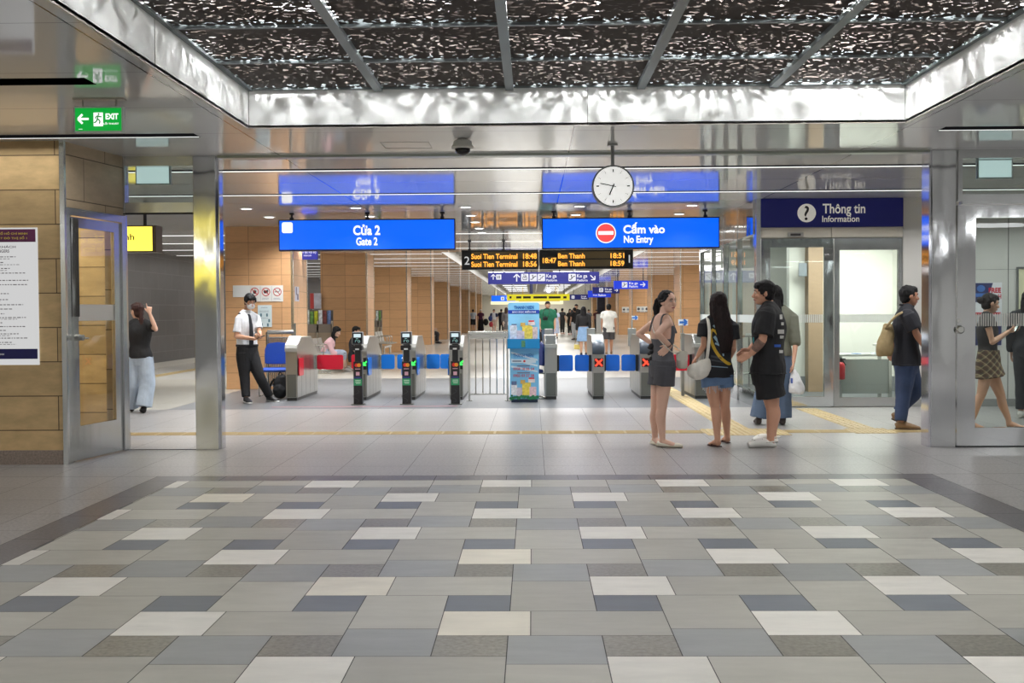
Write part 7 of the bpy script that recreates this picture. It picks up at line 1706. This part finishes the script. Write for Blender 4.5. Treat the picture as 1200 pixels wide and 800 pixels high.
# ------------------------------------------------------------------ light
def lamp(name, typ, loc, power, col=(1,1,1), size=.1, sx=None, rot=None, spot=None, blend=.5):
    d = bpy.data.lights.new(name, typ); d.energy = power; d.color = col
    if typ == 'AREA':
        d.shape = 'RECTANGLE' if sx else 'DISK'; d.size = size
        if sx: d.size_y = sx
    elif typ in ('POINT', 'SPOT'): d.shadow_soft_size = size
    if typ == 'SPOT': d.spot_size = math.radians(spot or 80); d.spot_blend = blend
    o = bpy.data.objects.new(name, d); C.objects.link(o); o.location = loc
    if rot: o.rotation_euler = rot
    return o
W = bpy.data.worlds.new('world'); scn.world = W; W.use_nodes = True
bg = W.node_tree.nodes['Background']; bg.inputs[0].default_value = (.93,.97,1,1); bg.inputs[1].default_value = .3
# lamps above the perforated ceiling
for j in range(6):
    for i in range(5):
        lamp('plenum_lamp', 'POINT', ((px[i]+px[i+1])/2, py[j]-.5, COVE+.6), 108, (1,1,1), .1)
    for x in (-2.12, 2.9): lamp('plenum_lamp', 'POINT', (x, py[j]-.45, COVE+.45), 95, (1,1,1), .09)  # further lamps added to brighten the cove sides
for x in (-1.9, -.75, .4, 1.55, 2.7): lamp('plenum_lamp', 'POINT', (x, 9.72, COVE+.45), 60, (1,1,1), .09)
# downlights over the gates
for y in DLY:
    for x in DLX: lamp('downlight_lamp', 'SPOT', (x, y, CEIL-.03), 175, (.98,.99,1), .07, spot=140, blend=.9)
# lamps inside the ceiling slots
for x0, x1, y0, blk in slot_rows:
    if blk or y0 > 28: continue
    a, b = max(x0, -9), min(x1, 9)
    lamp('slot_lamp', 'AREA', ((a+b)/2, y0+SW/2, CEIL+.1), 6*(b-a) if y0 < 11 else 18*(b-a) if y0 < 17 else 12*(b-a), (1,.995,.98), b-a, .2)
# lamps of the hall: rows in the ceiling of the aisles and the platform concourse
for y in (33, 40, 50, 62, 75, 88, 100): lamp('bay_lamp', 'AREA', (.3, y, BAYZ-.32), 300, (1,.985,.96), 4.5, 6.0)
lamp('end_lamp', 'AREA', (0, 106, BAYZ-.4), 400, (1,.98,.92), 9, 3)  # unseen lamp added to brighten the end wall
for y in (26, 36, 48, 62): lamp('aisle_lamp', 'AREA', (-7.6, y, CEIL-.02), 90, (1,.98,.95), 1.0, 6)
for y in (28, 36, 46, 58, 70): lamp('aisle_lamp', 'AREA', (7.2, y, CEIL-.02), 110, (1,.98,.95), 1.0, 5)
for y in (25, 28.3, 31.6, 35, 38.4): lamp('wall_washer', 'SPOT', (-9.55, y, CEIL-.04), 40, (1,.98,.95), .03, rot=(0, math.radians(-14), 0), spot=52, blend=.6)
lamp('lobby_fill', 'AREA', (-5.9, 11.8, CEIL-.02), 60, (1,.93,.84), .8, .8)  # unseen lamp added to light the stone behind the glass door
# office
lamp('office_lamp', 'AREA', (5.2, 18.6, 2.78), 130, (1,1,.96), 1.6, 1.6); lamp('office_lamp', 'AREA', (4.0, 21, 2.78), 20, (1,1,.98), .8, .8)
for x in (3.9, 4.5): lamp('office_washer', 'SPOT', (x, 22.0, 2.76), 14, (1,1,.98), .02, spot=46, blend=.5)
# unseen lamps added to fill the foreground, set in the ceiling behind the viewer
for x in (-8.5, -5, 5.5, 9): 
    for y in (-9, -4, 1.5): lamp('hall_fill', 'AREA', (x, y, CEIL-.02), 78, (.97,.985,1), 1.2, 1.2)
for x in (-1.8, 2.4):
    for y in (-5.5, -10): lamp('hall_fill', 'AREA', (x, y, CEIL-.02), 104, (.97,.985,1), 1.2, 1.2)

scn.view_settings.view_transform = 'Standard'; scn.view_settings.look = 'None'; scn.view_settings.gamma = 1.0; scn.view_settings.use_curve_mapping = False
scn.view_settings.exposure = 0.0
cy = scn.cycles
cy.max_bounces = 8; cy.diffuse_bounces = 3; cy.glossy_bounces = 4; cy.transparent_max_bounces = 16; cy.sample_clamp_indirect = 6.0; cy.caustics_reflective = False; cy.caustics_refractive = False
